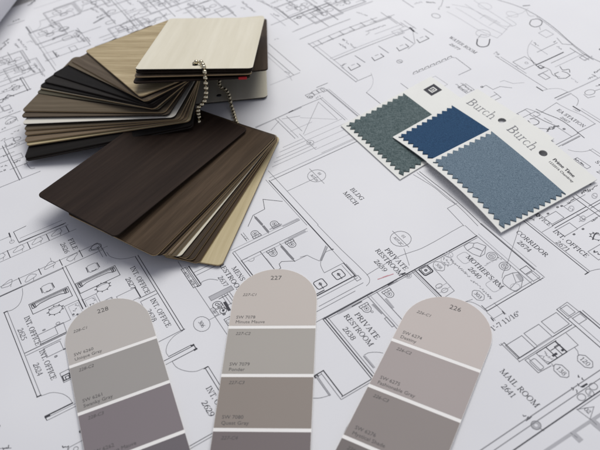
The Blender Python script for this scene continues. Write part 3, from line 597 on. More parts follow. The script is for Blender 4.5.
2,0.35,1:-2158 1812 -2159 1818 -2162 1824 -2168 1829 -2174 1831 -2181 1831 -2188 1829 -2193 1824 -2196 1818 -2198 1812 -2196 1805 -2193 1799 -2188 1794 -2181 1792 -2174 1792 -2168 1794 -2162 1799 -2159 1805
1,0.35,1:-2168 1812 -2170 1819 -2178 1822 -2184 1819 -2188 1812 -2184 1804 -2178 1802 -2170 1804
0,1,0:-2205 1786 -2205 1808
1,0.3,1:-2172 2000 -2150 1978 -2113 1978 -2090 2000 -2090 2016 -2113 2038 -2150 2038 -2172 2016
2,0.3,1:-2182 2069 -2159 2046 -2122 2046 -2100 2069 -2100 2084 -2122 2106 -2159 2106 -2182 2084
1,0.350988,0:-2170 2073 -2165 2078 -2162 2072 -2155 2063
1,0.25536,0:-2148 2074 -2143 2082 -2139 2072 -2133 2076
1,0.295839,0:-2128 2069 -2120 2074 -2112 2069
2,0.35,1:-2145 2118 -2146 2126 -2151 2133 -2158 2138 -2166 2141 -2175 2141 -2184 2138 -2190 2133 -2195 2126 -2197 2118 -2195 2110 -2190 2103 -2184 2098 -2175 2095 -2166 2095 -2158 2098 -2151 2103 -2146 2110
2,0.311967,0:-2182 2114 -2179 2122 -2174 2123 -2168 2111
2,0.229068,0:-2162 2123 -2156 2116 -2151 2120
1,0.349546,0:-2136 2106 -2133 2107 -2129 2095 -2126 2106
1,0.33904,0:-2122 2099 -2117 2098 -2111 2107
1,0.296921,0:-2108 2098 -2102 2092 -2095 2100
1,0.236456,0:-2092 2107 -2087 2092 -2082 2101
1,0.303677,0:-2077 2099 -2072 2101 -2066 2101
1,0.292271,0:-2062 2105 -2059 2108 -2054 2094 -2050 2095
1,0.253291,0:-2048 2102 -2044 2096 -2041 2099 -2036 2109
1,0.262504,0:-2032 2103 -2030 2094 -2027 2098 -2025 2109 -2022 2099
1,0.276839,0:-2018 2101 -2015 2096 -2012 2098 -2010 2103 -2007 2109
1,0.333268,0:-2003 2095 -2001 2110 -1998 2096 -1995 2098 -1991 2107
1,0.269865,0:-1987 2100 -1984 2101 -1980 2102 -1977 2099
1,0.234286,0:-1974 2096 -1971 2093 -1968 2106 -1964 2097 -1962 2108
1,0.316363,0:-1939 2091 -1936 2088 -1933 2090 -1929 2093 -1928 2090
1,0.257948,0:-1923 2100 -1921 2091 -1918 2104 -1916 2088 -1912 2096
1,0.273685,0:-1909 2098 -1905 2100 -1901 2096 -1897 2106
1,0.278974,0:-1893 2099 -1888 2101 -1882 2098
1,0.321225,0:-1878 2104 -1873 2104 -1868 2103
1,0.267761,0:-1864 2094 -1861 2092 -1857 2097 -1853 2095
1,0.295878,0:-1848 2096 -1846 2105 -1842 2098 -1839 2094
1,0.243986,0:-1834 2100 -1831 2088 -1828 2102 -1826 2094 -1823 2094
1,0.252002,0:-1819 2101 -1816 2102 -1814 2092 -1811 2096 -1809 2094
1,0.31043,0:-1804 2094 -1801 2102 -1800 2096 -1796 2102 -1793 2091
1,0.316038,0:-1790 2093 -1788 2087 -1785 2098 -1782 2102 -1778 2094
1,0.340376,0:-1775 2099 -1772 2088 -1769 2090 -1767 2096 -1763 2096
1,0.232254,0:-2139 2050 -2135 2056 -2132 2048 -2127 2060
1,0.234204,0:-2124 2050 -2119 2044 -2113 2047
1,0.286957,0:-2109 2050 -2104 2058 -2103 2053 -2100 2052 -2098 2049
1,0.3,0:-2306 2360 -2201 2358
1,0.35,0:-2200 2360 -1717 2360
2,0.3,0:-2201 2379 -1720 2379
0,0.5,0:-2261 2449 -1786 2449
1,0.35,0:-2261 2455 -1710 2455
2,0.3,0:-2260 2475 -1798 2475
0,0.45,0:-1712 2010 -1712 2446
1,0.35,0:-1730 2012 -1730 2372
1,0.3,0:-1781 2421 -1705 2421
0,0.4,0:-1759 2015 -1712 2015
0,0.35,1:-1837 2380 -1791 2380 -1791 2433 -1837 2433
1,0.35,1:-1784 2382 -1726 2382 -1726 2435 -1784 2435
1,0.3,0:-2115 2649 -2095 2620 -2076 2592 -2057 2563 -2037 2534 -2016 2503 -1993 2469 -1968 2432 -1943 2396 -1920 2362 -1903 2336 -1891 2317 -1885 2305 -1881 2296 -1877 2289 -1873 2282 -1868 2274 -1863 2267 -1858 2262 -1852 2256 -1848 2250
1,0.35,1:-2173 2238 -2177 2280 -2155 2303 -2147 2323 -2095 2348 -2073 2322 -2050 2296 -2049 2259 -2091 2238 -2138 2230
1,0.35,0:-2154 2303 -2133 2273 -2132 2230
1,0.35,0:-2132 2278 -2074 2302 -2094 2346
1,0.35,0:-2074 2302 -2050 2259
2,0.3,0:-2117 2290 -2088 2300
1,0.35,1:-1978 2320 -1980 2331 -1986 2341 -1994 2349 -2005 2352 -2017 2352 -2027 2349 -2036 2341 -2042 2331 -2044 2320 -2042 2309 -2036 2299 -2027 2291 -2017 2288 -2005 2288 -1994 2291 -1986 2299 -1980 2309
1,0.35,1:-1991 2320 -1992 2327 -1996 2333 -2001 2337 -2007 2340 -2014 2340 -2021 2337 -2026 2333 -2030 2327 -2031 2320 -2030 2313 -2026 2307 -2021 2303 -2014 2300 -2007 2300 -2001 2303 -1996 2307 -1992 2313
2,0.35,1:-2002 2320 -2005 2326 -2011 2329 -2017 2326 -2020 2320 -2017 2314 -2011 2311 -2005 2314
1,0.256081,0:-2023 2313 -2020 2312 -2019 2315 -2016 2319 -2015 2323
1,0.226258,0:-2008 2325 -2002 2317 -1998 2320
1,0.35,1:-1874 2326 -1876 2338 -1882 2348 -1891 2355 -1902 2359 -1913 2359 -1924 2355 -1933 2348 -1938 2338 -1940 2326 -1938 2315 -1933 2305 -1924 2298 -1913 2294 -1902 2294 -1891 2298 -1882 2305 -1876 2315
1,0.35,1:-1887 2326 -1888 2333 -1892 2339 -1897 2344 -1904 2346 -1911 2346 -1917 2344 -1923 2339 -1926 2333 -1927 2326 -1926 2320 -1923 2314 -1917 2309 -1911 2307 -1904 2307 -1897 2309 -1892 2314 -1888 2320
2,0.35,1:-1898 2326 -1901 2333 -1907 2336 -1914 2333 -1916 2326 -1914 2320 -1907 2318 -1901 2320
1,0.209072,0:-1919 2323 -1918 2332 -1914 2332 -1911 2326
1,0.255539,0:-1904 2328 -1901 2321 -1898 2329 -1895 2326
2,0.266666,0:-1977 2231 -1979 2235 -1975 2239
2,0.310198,0:-1978 2242 -1977 2244 -1978 2246 -1975 2249
2,0.30674,0:-1983 2252 -1986 2254 -1976 2257 -1985 2260
2,0.218967,0:-1984 2261 -1978 2264 -1983 2266 -1979 2268 -1978 2270
2,0.244458,0:-1981 2272 -1985 2275 -1977 2276 -1979 2279
2,0.237443,0:-1982 2282 -1982 2286 -1978 2290
2,0.222544,0:-1977 2292 -1973 2294 -1979 2297 -1981 2300
2,0.206575,0:-1978 2302 -1977 2306 -1978 2310
2,0.24334,0:-1978 2312 -1976 2315 -1972 2318 -1981 2320
2,0.19952,0:-1971 2322 -1980 2325 -1980 2326 -1980 2329 -1974 2330
1,0.362011,0:-1984 2342 -1981 2347 -1978 2344 -1975 2342
1,0.23801,0:-1967 2344 -1962 2352 -1957 2347
1,0.35,1:-1834 2242 -1849 2275 -1841 2327 -1826 2356 -1778 2350 -1729 2287 -1724 2244 -1759 2230 -1813 2227
1,0.35,0:-1840 2326 -1776 2293 -1759 2232
1,0.35,0:-1776 2293 -1763 2331
2,2.5,0:-1812 2342 -1772 2332
2,0.3,1:-1729 2264 -1730 2274 -1734 2283 -1741 2290 -1749 2294 -1758 2294 -1766 2290 -1773 2283 -1777 2274 -1779 2264 -1777 2254 -1773 2245 -1766 2238 -1758 2235 -1749 2235 -1741 2238 -1734 2245 -1730 2254
2,0.35,1:-2055 2197 -2057 2206 -2064 2213 -2073 2215 -2117 2215 -2126 2213 -2132 2206 -2135 2197 -2135 2159 -2132 2150 -2126 2144 -2117 2141 -2073 2141 -2064 2144 -2057 2150 -2055 2159
2,0.35,1:-1790 2192 -1793 2201 -1799 2207 -1808 2210 -1852 2210 -1861 2207 -1868 2201 -1870 2192 -1870 2154 -1868 2145 -1861 2138 -1852 2136 -1808 2136 -1799 2138 -1793 2145 -1790 2154
1,0.35,1:-1869 2042 -1848 2021 -1806 2021 -1785 2042 -1785 2056 -1806 2077 -1848 2077 -1869 2056
1,0.3,0:-1823 2003 -1833 1959
1,0.3,0:-1833 1959 -1829 1964 -1826 1969 -1822 1974 -1818 1979 -1813 1983 -1807 1987 -1800 1991 -1792 1995 -1783 1998 -1774 2001 -1763 2004 -1751 2006 -1739 2007 -1726 2008 -1713 2010
1,0.3,0:-1651 1994 -1651 2084
1,0.28,0:-1734 2086 -1636 2086
1,0.28,0:-1706 2007 -1636 2007
0,0.6,0:-1664 2000 -1639 1996
0,0.6,0:-1664 2084 -1640 2079
1,0.4,1:-1487 2208 -1390 2208 -1390 2322 -1487 2322
1,0.4,1:-1482 2074 -1382 2074 -1382 2184 -1482 2184
1,0.4,1:-1478 1936 -1376 1936 -1376 2054 -1478 2054
1,0.4,0:-1360 1922 -1360 2342
0,0.45,0:-1378 1928 -1378 2329
2,0.8,0:-1378 2074 -1378 2181
1,0.4,0:-1502 1926 -1359 1926
0,0.45,0:-1498 1943 -1380 1943
1,0.35,0:-1497 1943 -1493 1916 -1502 1913
0,0.45,0:-1501 2339 -1171 2339
1,0.3,0:-1500 2364 -1183 2364
1,0.35,0:-1501 2342 -1505 2425 -1236 2437
1,0.35,1:-1492 2354 -1430 2354 -1430 2409 -1492 2409
1,0.35,1:-1407 2363 -1360 2363 -1360 2423 -1407 2423
1,0.35,0:-1420 2344 -1420 2434
0,0.6,0:-1419 2434 -1250 2434
0,0.35,0:-1416 2451 -1265 2451
1,0.35,0:-1356 2262 -1263 2256 -1266 2169
0,0.8,0:-1350 2174 -1265 2174
0,0.5,0:-1350 2035 -1350 2180
0,0.55,0:-1265 2035 -1265 2171
1,0.35,0:-1350 2035 -1266 2035
0,0.5,0:-1350 2105 -1265 2105
0,0.4,0:-1319 2112 -1319 2180
1,0.317377,0:-1331 2039 -1324 2042 -1319 2050
1,0.269804,0:-1314 2053 -1312 2056 -1309 2050 -1304 2036 -1302 2038
1,0.235648,0:-1298 2040 -1294 2041 -1290 2039 -1285 2043
1,0.328288,0:-1281 2044 -1278 2041 -1274 2049 -1269 2051
1,0.341811,0:-1334 2081 -1329 2081 -1326 2081 -1320 2072
1,0.351981,0:-1318 2080 -1310 2068 -1305 2074
1,0.239645,0:-1301 2073 -1296 2068 -1293 2081 -1288 2068
1,0.254779,0:-1286 2077 -1278 2072 -1273 2083
0,0.4,1:-1325 2143 -1265 2143 -1265 2173 -1325 2173
0,1.3,0:-1288 2096 -1288 2121
0,1.3,0:-1286 2160 -1286 2174
1,0.38,0:-1352 1957 -1254 1956 -1248 2043
1,0.35,0:-1351 1955 -1351 2036
1,0.35,1:-1260 1998 -1262 2002 -1264 2004 -1268 2006 -1324 2006 -1328 2004 -1331 2002 -1332 1998 -1332 1976 -1331 1972 -1328 1969 -1324 1968 -1268 1968 -1264 1969 -1262 1972 -1260 1976
1,0.28,0:-1349 1978 -1254 1978
1,0.38,1:-1215 2200 -1194 2178 -1145 2178 -1123 2200 -1123 2214 -1145 2236 -1194 2236 -1215 2214
1,0.3,0:-1262 2229 -1236 2224 -1216 2208
1,0.38,1:-1242 2055 -1220 2033 -1172 2033 -1150 2055 -1150 2069 -1172 2091 -1220 2091 -1242 2069
1,0.3,0:-1257 2055 -1240 2048 -1238 2056
1,0.45,0:-1088 1398 -1088 2261
1,0.4,0:-1052 1457 -1052 2218
0,0.6,0:-1000 1539 -1000 2158
1,0.35,0:-986 1959 -986 2141
2,1.7,0:-913 1666 -904 2056
1,0.35,1:-990 1956 -953 2036 -915 1967
0,0.403538,0:-1116 1716 -1108 1714 -1103 1726
0,0.404725,0:-1094 1731 -1089 1716 -1085 1719 -1081 1731
0,0.35,0:-1082 1705 -1084 1744
1,0.4,1:-1014 1728 -1015 1736 -1019 1743 -1026 1749 -1033 1752 -1042 1752 -1050 1749 -1056 1743 -1060 1736 -1062 1728 -1060 1720 -1056 1712 -1050 1707 -1042 1704 -1033 1704 -1026 1707 -1019 1712 -1015 1720
2,1.3,1:-1022 1728 -1023 1733 -1026 1738 -1030 1741 -1035 1743 -1040 1743 -1045 1741 -1049 1738 -1052 1733 -1052 1728 -1052 1723 -1049 1718 -1045 1715 -1040 1713 -1035 1713 -1030 1715 -1026 1718 -1023 1723
1,0.35,0:-1020 1730 -994 1738
2,3,0:-893 1842 -864 1843
1,0.4,0:-915 1834 -878 1842
2,3.6,0:-899 1969 -854 1973
1,0.4,0:-915 1970 -876 1970
0,0.502929,0:-1128 2113 -1126 2112 -1120 2105 -1117 2110
0,0.485134,0:-1106 2117 -1100 2111 -1094 2114
0,0.449726,0:-1094 2071 -1086 2072 -1080 2067
0,0.344913,0:-1075 2072 -1070 2071 -1066 2074 -1061 2086
0,0.438581,0:-1094 2027 -1087 2037 -1079 2024
0,0.40309,0:-1072 2038 -1065 2038 -1058 2028
1,0.4,1:-1001 2083 -1002 2089 -1006 2094 -1012 2098 -1019 2100 -1026 2100 -1034 2098 -1040 2094 -1043 2089 -1045 2083 -1043 2076 -1040 2071 -1034 2067 -1026 2065 -1019 2065 -1012 2067 -1006 2071 -1002 2076
1,0.4,1:-1007 2028 -1008 2035 -1012 2042 -1017 2047 -1023 2049 -1029 2049 -1036 2047 -1041 2042 -1044 2035 -1045 2028 -1044 2020 -1041 2013 -1036 2008 -1029 2006 -1023 2006 -1017 2008 -1012 2013 -1008 2020
1,0.4,1:-1018 2124 -1019 2131 -1022 2138 -1028 2143 -1034 2145 -1041 2145 -1048 2143 -1053 2138 -1056 2131 -1058 2124 -1056 2116 -1053 2110 -1048 2105 -1041 2102 -1034 2102 -1028 2105 -1022 2110 -1019 2116
0,1,0:-1068 2077 -1066 2109
2,1,0:-1011 2060 -1028 2098
0,0.45,0:-2105 3094 -1848 3094
0,0.4,0:-2108 3126 -1861 3126
0,0.4,0:-1984 3109 -1984 3247
0,0.4,0:-1964 3104 -1964 3226
0,0.5,0:-1990 2796 -1990 3090
0,0.45,0:-1966 2795 -1966 3083
1,0.3,0:-1986 2706 -1986 2800
0,0.45,0:-2155 2685 -1595 2685
1,0.35,0:-2130 2701 -1596 2701
0,0.6,0:-1594 2660 -1594 2690
1,0.35,1:-2070 2806 -2000 2806 -2000 2909 -2070 2909
1,0.35,1:-1948 2790 -1881 2790 -1881 2902 -1948 2902
1,0.3,0:-2073 2980 -2073 3173
1,0.3,0:-2083 2981 -2017 2981
1,0.3,0:-1920 2956 -1920 3178
1,0.3,0:-1976 2995 -1913 2995
1,0.28,0:-1884 2899 -1884 3102
2,0.5,1:-2018 3013 -2023 3020 -2030 3025 -2036 3028 -2042 3028 -2047 3025 -2050 3020 -2051 3013 -2049 3005 -2046 2997 -2040 2989 -2034 2984 -2028 2981 -2021 2981 -2017 2984 -2014 2989 -2013 2996 -2014 3004
1,0.273548,0:-2042 3002 -2039 3003 -2036 3004 -2034 3001
1,0.256326,0:-2027 3005 -2024 3009 -2021 3007 -2018 2998
2,0.5,1:-1912 3004 -1918 3011 -1924 3016 -1931 3019 -1937 3019 -1942 3016 -1944 3011 -1945 3004 -1944 2996 -1940 2988 -1935 2980 -1929 2975 -1922 2972 -1916 2972 -1911 2975 -1908 2980 -1907 2987 -1909 2995
1,0.233007,0:-1937 2997 -1935 2992 -1932 2996 -1930 2998 -1927 2990
1,0.265424,0:-1922 2996 -1918 2990 -1916 2998 -1914 3001
2,0.5,1:-2016 3220 -2022 3227 -2028 3233 -2034 3236 -2040 3236 -2045 3233 -2048 3228 -2049 3220 -2048 3212 -2044 3204 -2039 3197 -2032 3192 -2026 3189 -2020 3189 -2015 3191 -2012 3197 -2011 3204 -2013 3212
1,0.200012,0:-2042 3212 -2038 3210 -2035 3215 -2031 3203
1,0.310418,0:-2024 3206 -2021 3208 -2017 3215
0,0.359049,0:-2085 3023 -2074 3026 -2076 3029 -2071 3032 -2077 3034
0,0.334039,0:-2085 3036 -2076 3042 -2078 3047
0,0.384002,0:-2082 3051 -2082 3055 -2087 3060
0,0.369324,0:-2086 3063 -2082 3067 -2087 3070 -2084 3073
0,0.43643,0:-2082 3077 -2086 3080 -2083 3084 -2086 3086
0,0.363383,0:-2093 3161 -2088 3164 -2098 3167 -2095 3170 -2097 3172
0,0.472577,0:-2101 3173 -2095 3180 -2091 3185
0,0.485415,0:-2100 3186 -2104 3192 -2097 3197
0,0.45341,0:-2092 3200 -2104 3204 -2096 3210
0,0.409352,0:-2095 3214 -2091 3219 -2101 3224
0,0.284705,0:-1880 3020 -1874 3025 -1877 3030
0,0.36752,0:-1872 3036 -1883 3039 -1874 3046
0,0.366144,0:-1875 3049 -1879 3053 -1878 3056 -1875 3060
0,0.393155,0:-1881 3064 -1885 3066 -1878 3071 -1883 3074
0,0.285801,0:-2089 3202 -2081 3205 -2084 3209 -2076 3213
0,0.371268,0:-2081 3215 -2088 3217 -2082 3221 -2076 3224 -2083 3225
0,0.385834,0:-2078 3228 -2092 3233 -2089 3239
0,0.389975,0:-2087 3240 -2079 3247 -2088 3252
0,0.322585,0:-2079 3254 -2087 3259 -2089 3265
0,0.3853,0:-2090 3267 -2089 3273 -2091 3278
0,0.370687,0:-2092 3281 -2094 3286 -2086 3291
0,0.32208,0:-2086 3293 -2091 3299 -2089 3304
0,0.5,1:-2078 2854 -2081 2860 -2086 2860 -2088 2854 -2086 2848 -2081 2848
0,0.5,1:-2086 2945 -2088 2951 -2093 2951 -2096 2945 -2093 2939 -2088 2939
0,0.5,1:-2079 2974 -2081 2980 -2086 2980 -2089 2974 -2086 2968 -2081 2968
0,0.5,1:-2121 3274 -2124 3280 -2129 3280 -2131 3274 -2129 3268 -2124 3268
0,0.5,1:-1856 2928 -1859 2934 -1864 2934 -1866 2928 -1864 2922 -1859 2922
0,0.5,1:-1855 2850 -1858 2856 -1863 2856 -1865 2850 -1863 2844 -1858 2844
0,0.5,1:-2137 3337 -2140 3343 -2144 3343 -2147 3337 -2144 3331 -2140 3331
0,0.488267,0:-2119 2732 -2113 2731 -2109 2746
0,0.387785,0:-2099 2733 -2098 2750 -2091 2739 -2087 2738
0,0.5,1:-2098 2795 -2099 2799 -2101 2802 -2104 2805 -2108 2807 -2112 2807 -2116 2805 -2120 2802 -2122 2799 -2122 2795 -2122 2791 -2120 2787 -2116 2784 -2112 2783 -2108 2783 -2104 2784 -2101 2787 -2099 2791
1,0.3,0:-1597 2676 -1596 2684 -1595 2691 -1595 2699 -1594 2707 -1592 2715 -1589 2724 -1586 2734 -1582 2745 -1578 2754 -1574 2762 -1570 2768 -1566 2774 -1561 2778 -1556 2782 -1551 2786
0,0.35,1:-1753 2923 -1743 2931 -1736 2942 -1732 2952 -1733 2962 -1737 2970 -1746 2976 -1757 2978 -1769 2977 -1781 2972 -1792 2964 -1799 2953 -1802 2943 -1802 2933 -1797 2925 -1789 2920 -1778 2918 -1765 2918
1,0.3,0:-1796 2948 -1777 2964 -1753 2973
0,0.6,0:-1742 2931 -1737 2928
0,0.6,0:-1731 2952 -1723 2953
0,0.6,0:-1736 2971 -1730 2976
0,0.6,0:-1756 2979 -1754 2986
0,0.6,0:-1782 2973 -1784 2977
0,0.6,0:-1800 2954 -1807 2955
0,0.6,0:-1803 2933 -1810 2930
0,0.6,0:-1790 2918 -1794 2912
0,0.6,0:-1765 2917 -1765 2912
0,0.7,0:-1765 2907 -1786 2945 -1790 2972
1,0.35,1:-1711 2809 -1628 2809 -1628 2930 -1711 2930
0,0.560502,0:-1696 2848 -1691 2837 -1688 2844 -1685 2833 -1678 2855
0,0.469254,0:-1669 2850 -1662 2841 -1651 2851
1,0.3,0:-2885 2397 -2864 2401 -2843 2405 -2822 2409 -2801 2413 -2781 2416 -2763 2420 -2745 2423 -2728 2426 -2711 2428 -2691 2430 -2670 2431 -2646 2431 -2622 2430 -2598 2430 -2577 2430 -2558 2431 -2542 2432 -2526 2434 -2510 2436 -2494 2437
0,0.35,0:-2885 2450 -2855 2451 -2825 2452 -2795 2454 -2765 2455 -2734 2456 -2703 2458 -2672 2459 -2640 2461 -2607 2462 -2575 2462 -2543 2463 -2511 2463 -2478 2462 -2446 2461 -2412 2460 -2378 2458 -2343 2456 -2307 2454 -2272 2451 -2236 2448
1,0.3,0:-2886 2430 -2855 2431 -2825 2433 -2794 2434 -2763 2435 -2731 2436 -2699 2438 -2666 2439 -2633 2440 -2601 2440 -2569 2441 -2540 2441 -2512 2441 -2484 2440 -2456 2440 -2426 2438 -2393 2436 -2359 2433 -2324 2430 -2289 2426 -2255 2423
1,0.3,0:-2491 2451 -2491 2370 -2305 2352
0,0.35,0:-3876 2700 -3624 2700
2,0.3,0:-4077 2888 -4058 2880 -4039 2871 -4020 2863 -4002 2854 -3985 2844 -3969 2832 -3954 2820 -3940 2807 -3928 2793 -3916 2779 -3906 2765 -3898 2750 -3891 2734 -3884 2718 -3876 2703
1,0.4,0:-4051 2723 -4051 2876
1,0.45,0:-4781 2718 -4044 2718
2,0.35,0:-4775 2753 -4268 2753
1,0.4,0:-4029 2123 -4029 2389
0,0.4,0:-4174 2422 -4174 2529
1,0.35,1:-4140 2293 -4090 2293 -4090 2353 -4140 2353
1,0.3,1:-4148 2358 -4098 2358 -4098 2403 -4148 2403
1,0.3,1:-4148 2399 -4098 2399 -4098 2453 -4148 2453
1,0.340689,0:-4115 2292 -4108 2299 -4122 2303
1,0.301588,0:-4114 2308 -4123 2314 -4121 2320
1,0.234393,0:-4117 2325 -4126 2326 -4131 2330 -4133 2333
1,0.316003,0:-4134 2338 -4130 2342 -4129 2346 -4134 2347 -4140 2349
0,0.35,1:-4076 2316 -4077 2321 -4079 2325 -4083 2328 -4087 2330 -4092 2330 -4097 2328 -4100 2325 -4103 2321 -4104 2316 -4103 2312 -4100 2307 -4097 2304 -4092 2303 -4087 2303 -4083 2304 -4079 2307 -4077 2312
1,0.225982,0:-4047 2342 -4057 2341 -4052 2347 -4052 2350 -4059 2350
1,0.271989,0:-4048 2359 -4064 2362 -4064 2367
1,0.226416,0:-4054 2376 -4055 2379 -4053 2382 -4067 2381 -4064 2384
1,0.35,1:-4137 2432 -4087 2432 -4087 2466 -4137 2466
2,1.2,0:-4102 2471 -3662 2471
1,0.35,0:-4102 2471 -3662 2471
1,0.3,0:-4097 2489 -3665 2489
1,0.45,0:-4030 2366 -3680 2366
2,0.35,0:-4027 2383 -3677 2383
1,0.28,0:-4000 2329 -3722 2019
1,0.28,0:-4000 2329 -3722 2324
2,0.28,0:-3914 2107 -3722 2324
2,0.35,0:-3708 2019 -3708 2356
2,0.35,0:-3647 2012 -3647 2353
2,0.35,0:-3587 2007 -3587 2342
2,0.35,0:-3518 2001 -3518 2328
2,0.35,0:-3459 2012 -3459 2310
2,0.35,0:-3812 1957 -3812 2151
1,0.3,1:-3582 2009 -3584 2018 -3588 2026 -3595 2032 -3604 2035 -3613 2035 -3621 2032 -3628 2026 -3633 2018 -3634 2009 -3633 2000 -3628 1992 -3621 1987 -3613 1984 -3604 1984 -3595 1987 -3588 1992 -3584 2000
1,0.3,0:-3746 1998 -3518 1998
1,0.55,0:-3416 1564 -3416 2293
2,0.5,0:-3447 1570 -3447 2296
2,1,0:-4008 1771 -4029 2186
1,0.3,0:-4018 1771 -4018 2186
1,0.4,0:-4010 1944 -3717 1944
2,0.5,0:-4010 1969 -3714 1969
1,0.35,0:-3992 2032 -3763 2032
1,0.28,0:-3975 1955 -3911 1847
1,0.28,0:-3983 1986 -3932 2117
2,0.45,0:-3681 1818 -3681 1990
2,0.45,0:-3648 1771 -3648 2015
2,0.45,0:-3605 1719 -3605 2013
2,0.45,0:-3572 1678 -3572 2019
2,0.45,0:-3537 1644 -3537 2019
1,0.28,0:-3254 1603 -3254 1852
0,1,0:-4023 2073 -4026 2111
1,0.32,1:-3205 1850 -3209 1872 -3220 1891 -3237 1905 -3258 1913 -3280 1913 -3301 1905 -3318 1891 -3329 1872 -3333 1850 -3329 1828 -3318 1809 -3301 1794 -3280 1787 -3258 1787 -3237 1794 -3220 1809 -3209 1828
1,0.3,0:-3364 1849 -3170 1849
0,0.5,0:-4698 2718 -4698 3554
1,0.4,0:-4763 2710 -4763 3442
1,0.5,0:-4759 2808 -4683 2808
2,0.4,0:-4701 2760 -4701 2822
1,0.5,0:-4764 2921 -4688 2921
2,0.4,0:-4706 2872 -4706 2935
1,0.5,0:-4768 3036 -4692 3036
2,0.4,0:-4710 2986 -4710 3050
1,0.5,0:-4773 3152 -4696 3152
2,0.4,0:-4714 3101 -4714 3166
1,0.5,0:-4778 3269 -4700 3269
2,0.4,0:-4719 3218 -4719 3283
1,0.5,0:-4783 3388 -4705 3388
2,0.4,0:-4723 3336 -4723 3402
1,0.5,0:-4423 2750 -4423 3474
2,0.4,0:-4459 2739 -4459 3457
1,0.492389,0:-4643 2996 -4637 2982 -4634 2988 -4631 2998 -4626 2980
1,0.347282,0:-4621 2984 -4618 2999 -4614 2986 -4610 2986 -4607 2989
1,0.337959,0:-4603 3001 -4596 3002 -4588 2999
1,0.477236,0:-4582 2990 -4574 2982 -4567 2986
1,0.511922,0:-4560 2988 -4552 2984 -4545 2986
1,0.349119,0:-4542 3001 -4536 3006 -4525 2991
1,0.341698,0:-4521 2997 -4519 3004 -4514 3001 -4510 2991 -4506 2988
1,0.431038,0:-4500 2992 -4496 2997 -4491 2993 -4485 2987
1,0.488264,0:-4481 2994 -4473 2992 -4466 3007
1,0.315613,0:-4604 2922 -4599 2929 -4592 2927
1,0.384462,0:-4587 2930 -4583 2922 -4580 2930 -4575 2922 -4573 2923
1,0.355106,0:-4567 2923 -4564 2939 -4556 2936
1,0.334496,0:-4552 2932 -4542 2922 -4538 2941
1,0.417109,0:-4533 2932 -4531 2944 -4523 2926 -4521 2937
1,0.398288,0:-4516 2938 -4512 2928 -4508 2933 -4504 2929 -4502 2932
1,0.48954,0:-4949 3347 -4942 3353 -4934 3350
1,0.351843,0:-4933 3363 -4926 3354 -4925 3365 -4917 3353 -4913 3358
1,0.406285,0:-4912 3365 -4908 3372 -4904 3367 -4902 3370 -4899 3374
1,0.336702,0:-4890 3363 -4882 3366 -4878 3379
1,0.375927,0:-4872 3379 -4870 3388 -4862 3379 -4857 3380
1,0.502501,0:-4850 3377 -4849 3387 -4848 3392 -4842 3386 -4838 3385
2,0.630837,0:-4578 3188 -4574 3199 -4583 3211
2,0.493797,0:-4576 3217 -4594 3228 -4594 3234 -4593 3244
1,0.468786,0:-4626 3222 -4628 3226 -4626 3229 -4622 3233
1,0.47103,0:-4617 3234 -4618 3237 -4621 3241 -4615 3244 -4615 3245
1,0.375141,0:-4626 3248 -4619 3250 -4621 3252 -4624 3256 -4623 3258
1,0.369203,0:-4614 3261 -4628 3264 -4620 3267 -4627 3268 -4616 3270
1,0.356282,0:-4624 3274 -4617 3277 -4615 3279 -4619 3282 -4619 3284
1,0.46964,0:-4615 3286 -4617 3290 -4620 3293 -4611 3296
1,0.390102,0:-4617 3300 -4619 3303 -4625 3307 -4613 3310
1,0.334681,0:-4614 3312 -4624 3317 -4614 3319 -4610 3323
1,0.398324,0:-4622 3326 -4612 3330 -4615 3335
1,0.349677,0:-4620 3338 -4620 3344 -4612 3349
1,0.376993,0:-4614 3352 -4621 3354 -4615 3357 -4624 3359 -4621 3362
1,0.363777,0:-4617 3364 -4625 3370 -4621 3375
1,0.346825,0:-4624 3378 -4617 3380 -4615 3382 -4615 3386 -4611 3387
1,0.359953,0:-4615 3390 -4610 3392 -4610 3396 -4610 3398 -4614 3400
1,0.432352,0:-4615 3404 -4623 3408 -4617 3413
1,0.426309,0:-4619 3416 -4609 3421 -4618 3426
1,0.45,0:-4818 3525 -4574 3525
1,0.45,0:-4716 3369 -4716 3601
2,0.5,0:-4544 3261 -4544 3558
1,0.45,0:-4732 3542 -4498 3542
2,0.45,1:-4492 3403 -4412 3403 -4412 3483 -4492 3483
0,0.6,0:-4262 2789 -4206 2779 -4212 2877 -4262 2877
1,0.4,0:-4265 2823 -4264 2854
1,0.6,0:-4367 2929 -4233 2938
0,0.6,0:-4260 3026 -4204 3015 -4210 3115 -4260 3117
1,0.4,0:-4264 3062 -4262 3094
1,0.6,0:-4367 3173 -4231 3178
0,0.6,0:-4257 3282 -4200 3268 -4206 3372 -4256 3375
1,0.4,0:-4260 3318 -4259 3351
1,0.6,0:-4365 3436 -4227 3437
0,0.6,0:-4258 3498 -4200 3482 -4206 3589 -4257 3592
1,0.4,0:-4261 3535 -4260 3568
1,0.6,0:-4367 3658 -4227 3656
1,0.4,0:-4296 2745 -4064 2745
1,0.389352,0:-4310 2747 -4316 2750 -4304 2757 -4305 2760
1,0.488673,0:-4316 2762 -4308 2767 -4312 2768 -4309 2771 -4318 2772
1,0.445799,0:-4310 2778 -4321 2780 -4312 2785 -4318 2788
1,0.335051,0:-4322 2790 -4318 2794 -4314 2797 -4316 2801 -4311 2803
1,0.4,1:-4048 3174 -4049 3182 -4053 3189 -4060 3195 -4067 3197 -4076 3197 -4084 3195 -4090 3189 -4094 3182 -4096 3174 -4094 3166 -4090 3158 -4084 3153 -4076 3150 -4067 3150 -4060 3153 -4053 3158 -4049 3166
1,0.29003,0:-4088 3168 -4084 3167 -4081 3174
1,0.323185,0:-4074 3168 -4073 3174 -4070 3171 -4070 3178 -4068 3181
1,0.233386,0:-4060 3172 -4059 3178 -4059 3183 -4054 3175 -4056 3186
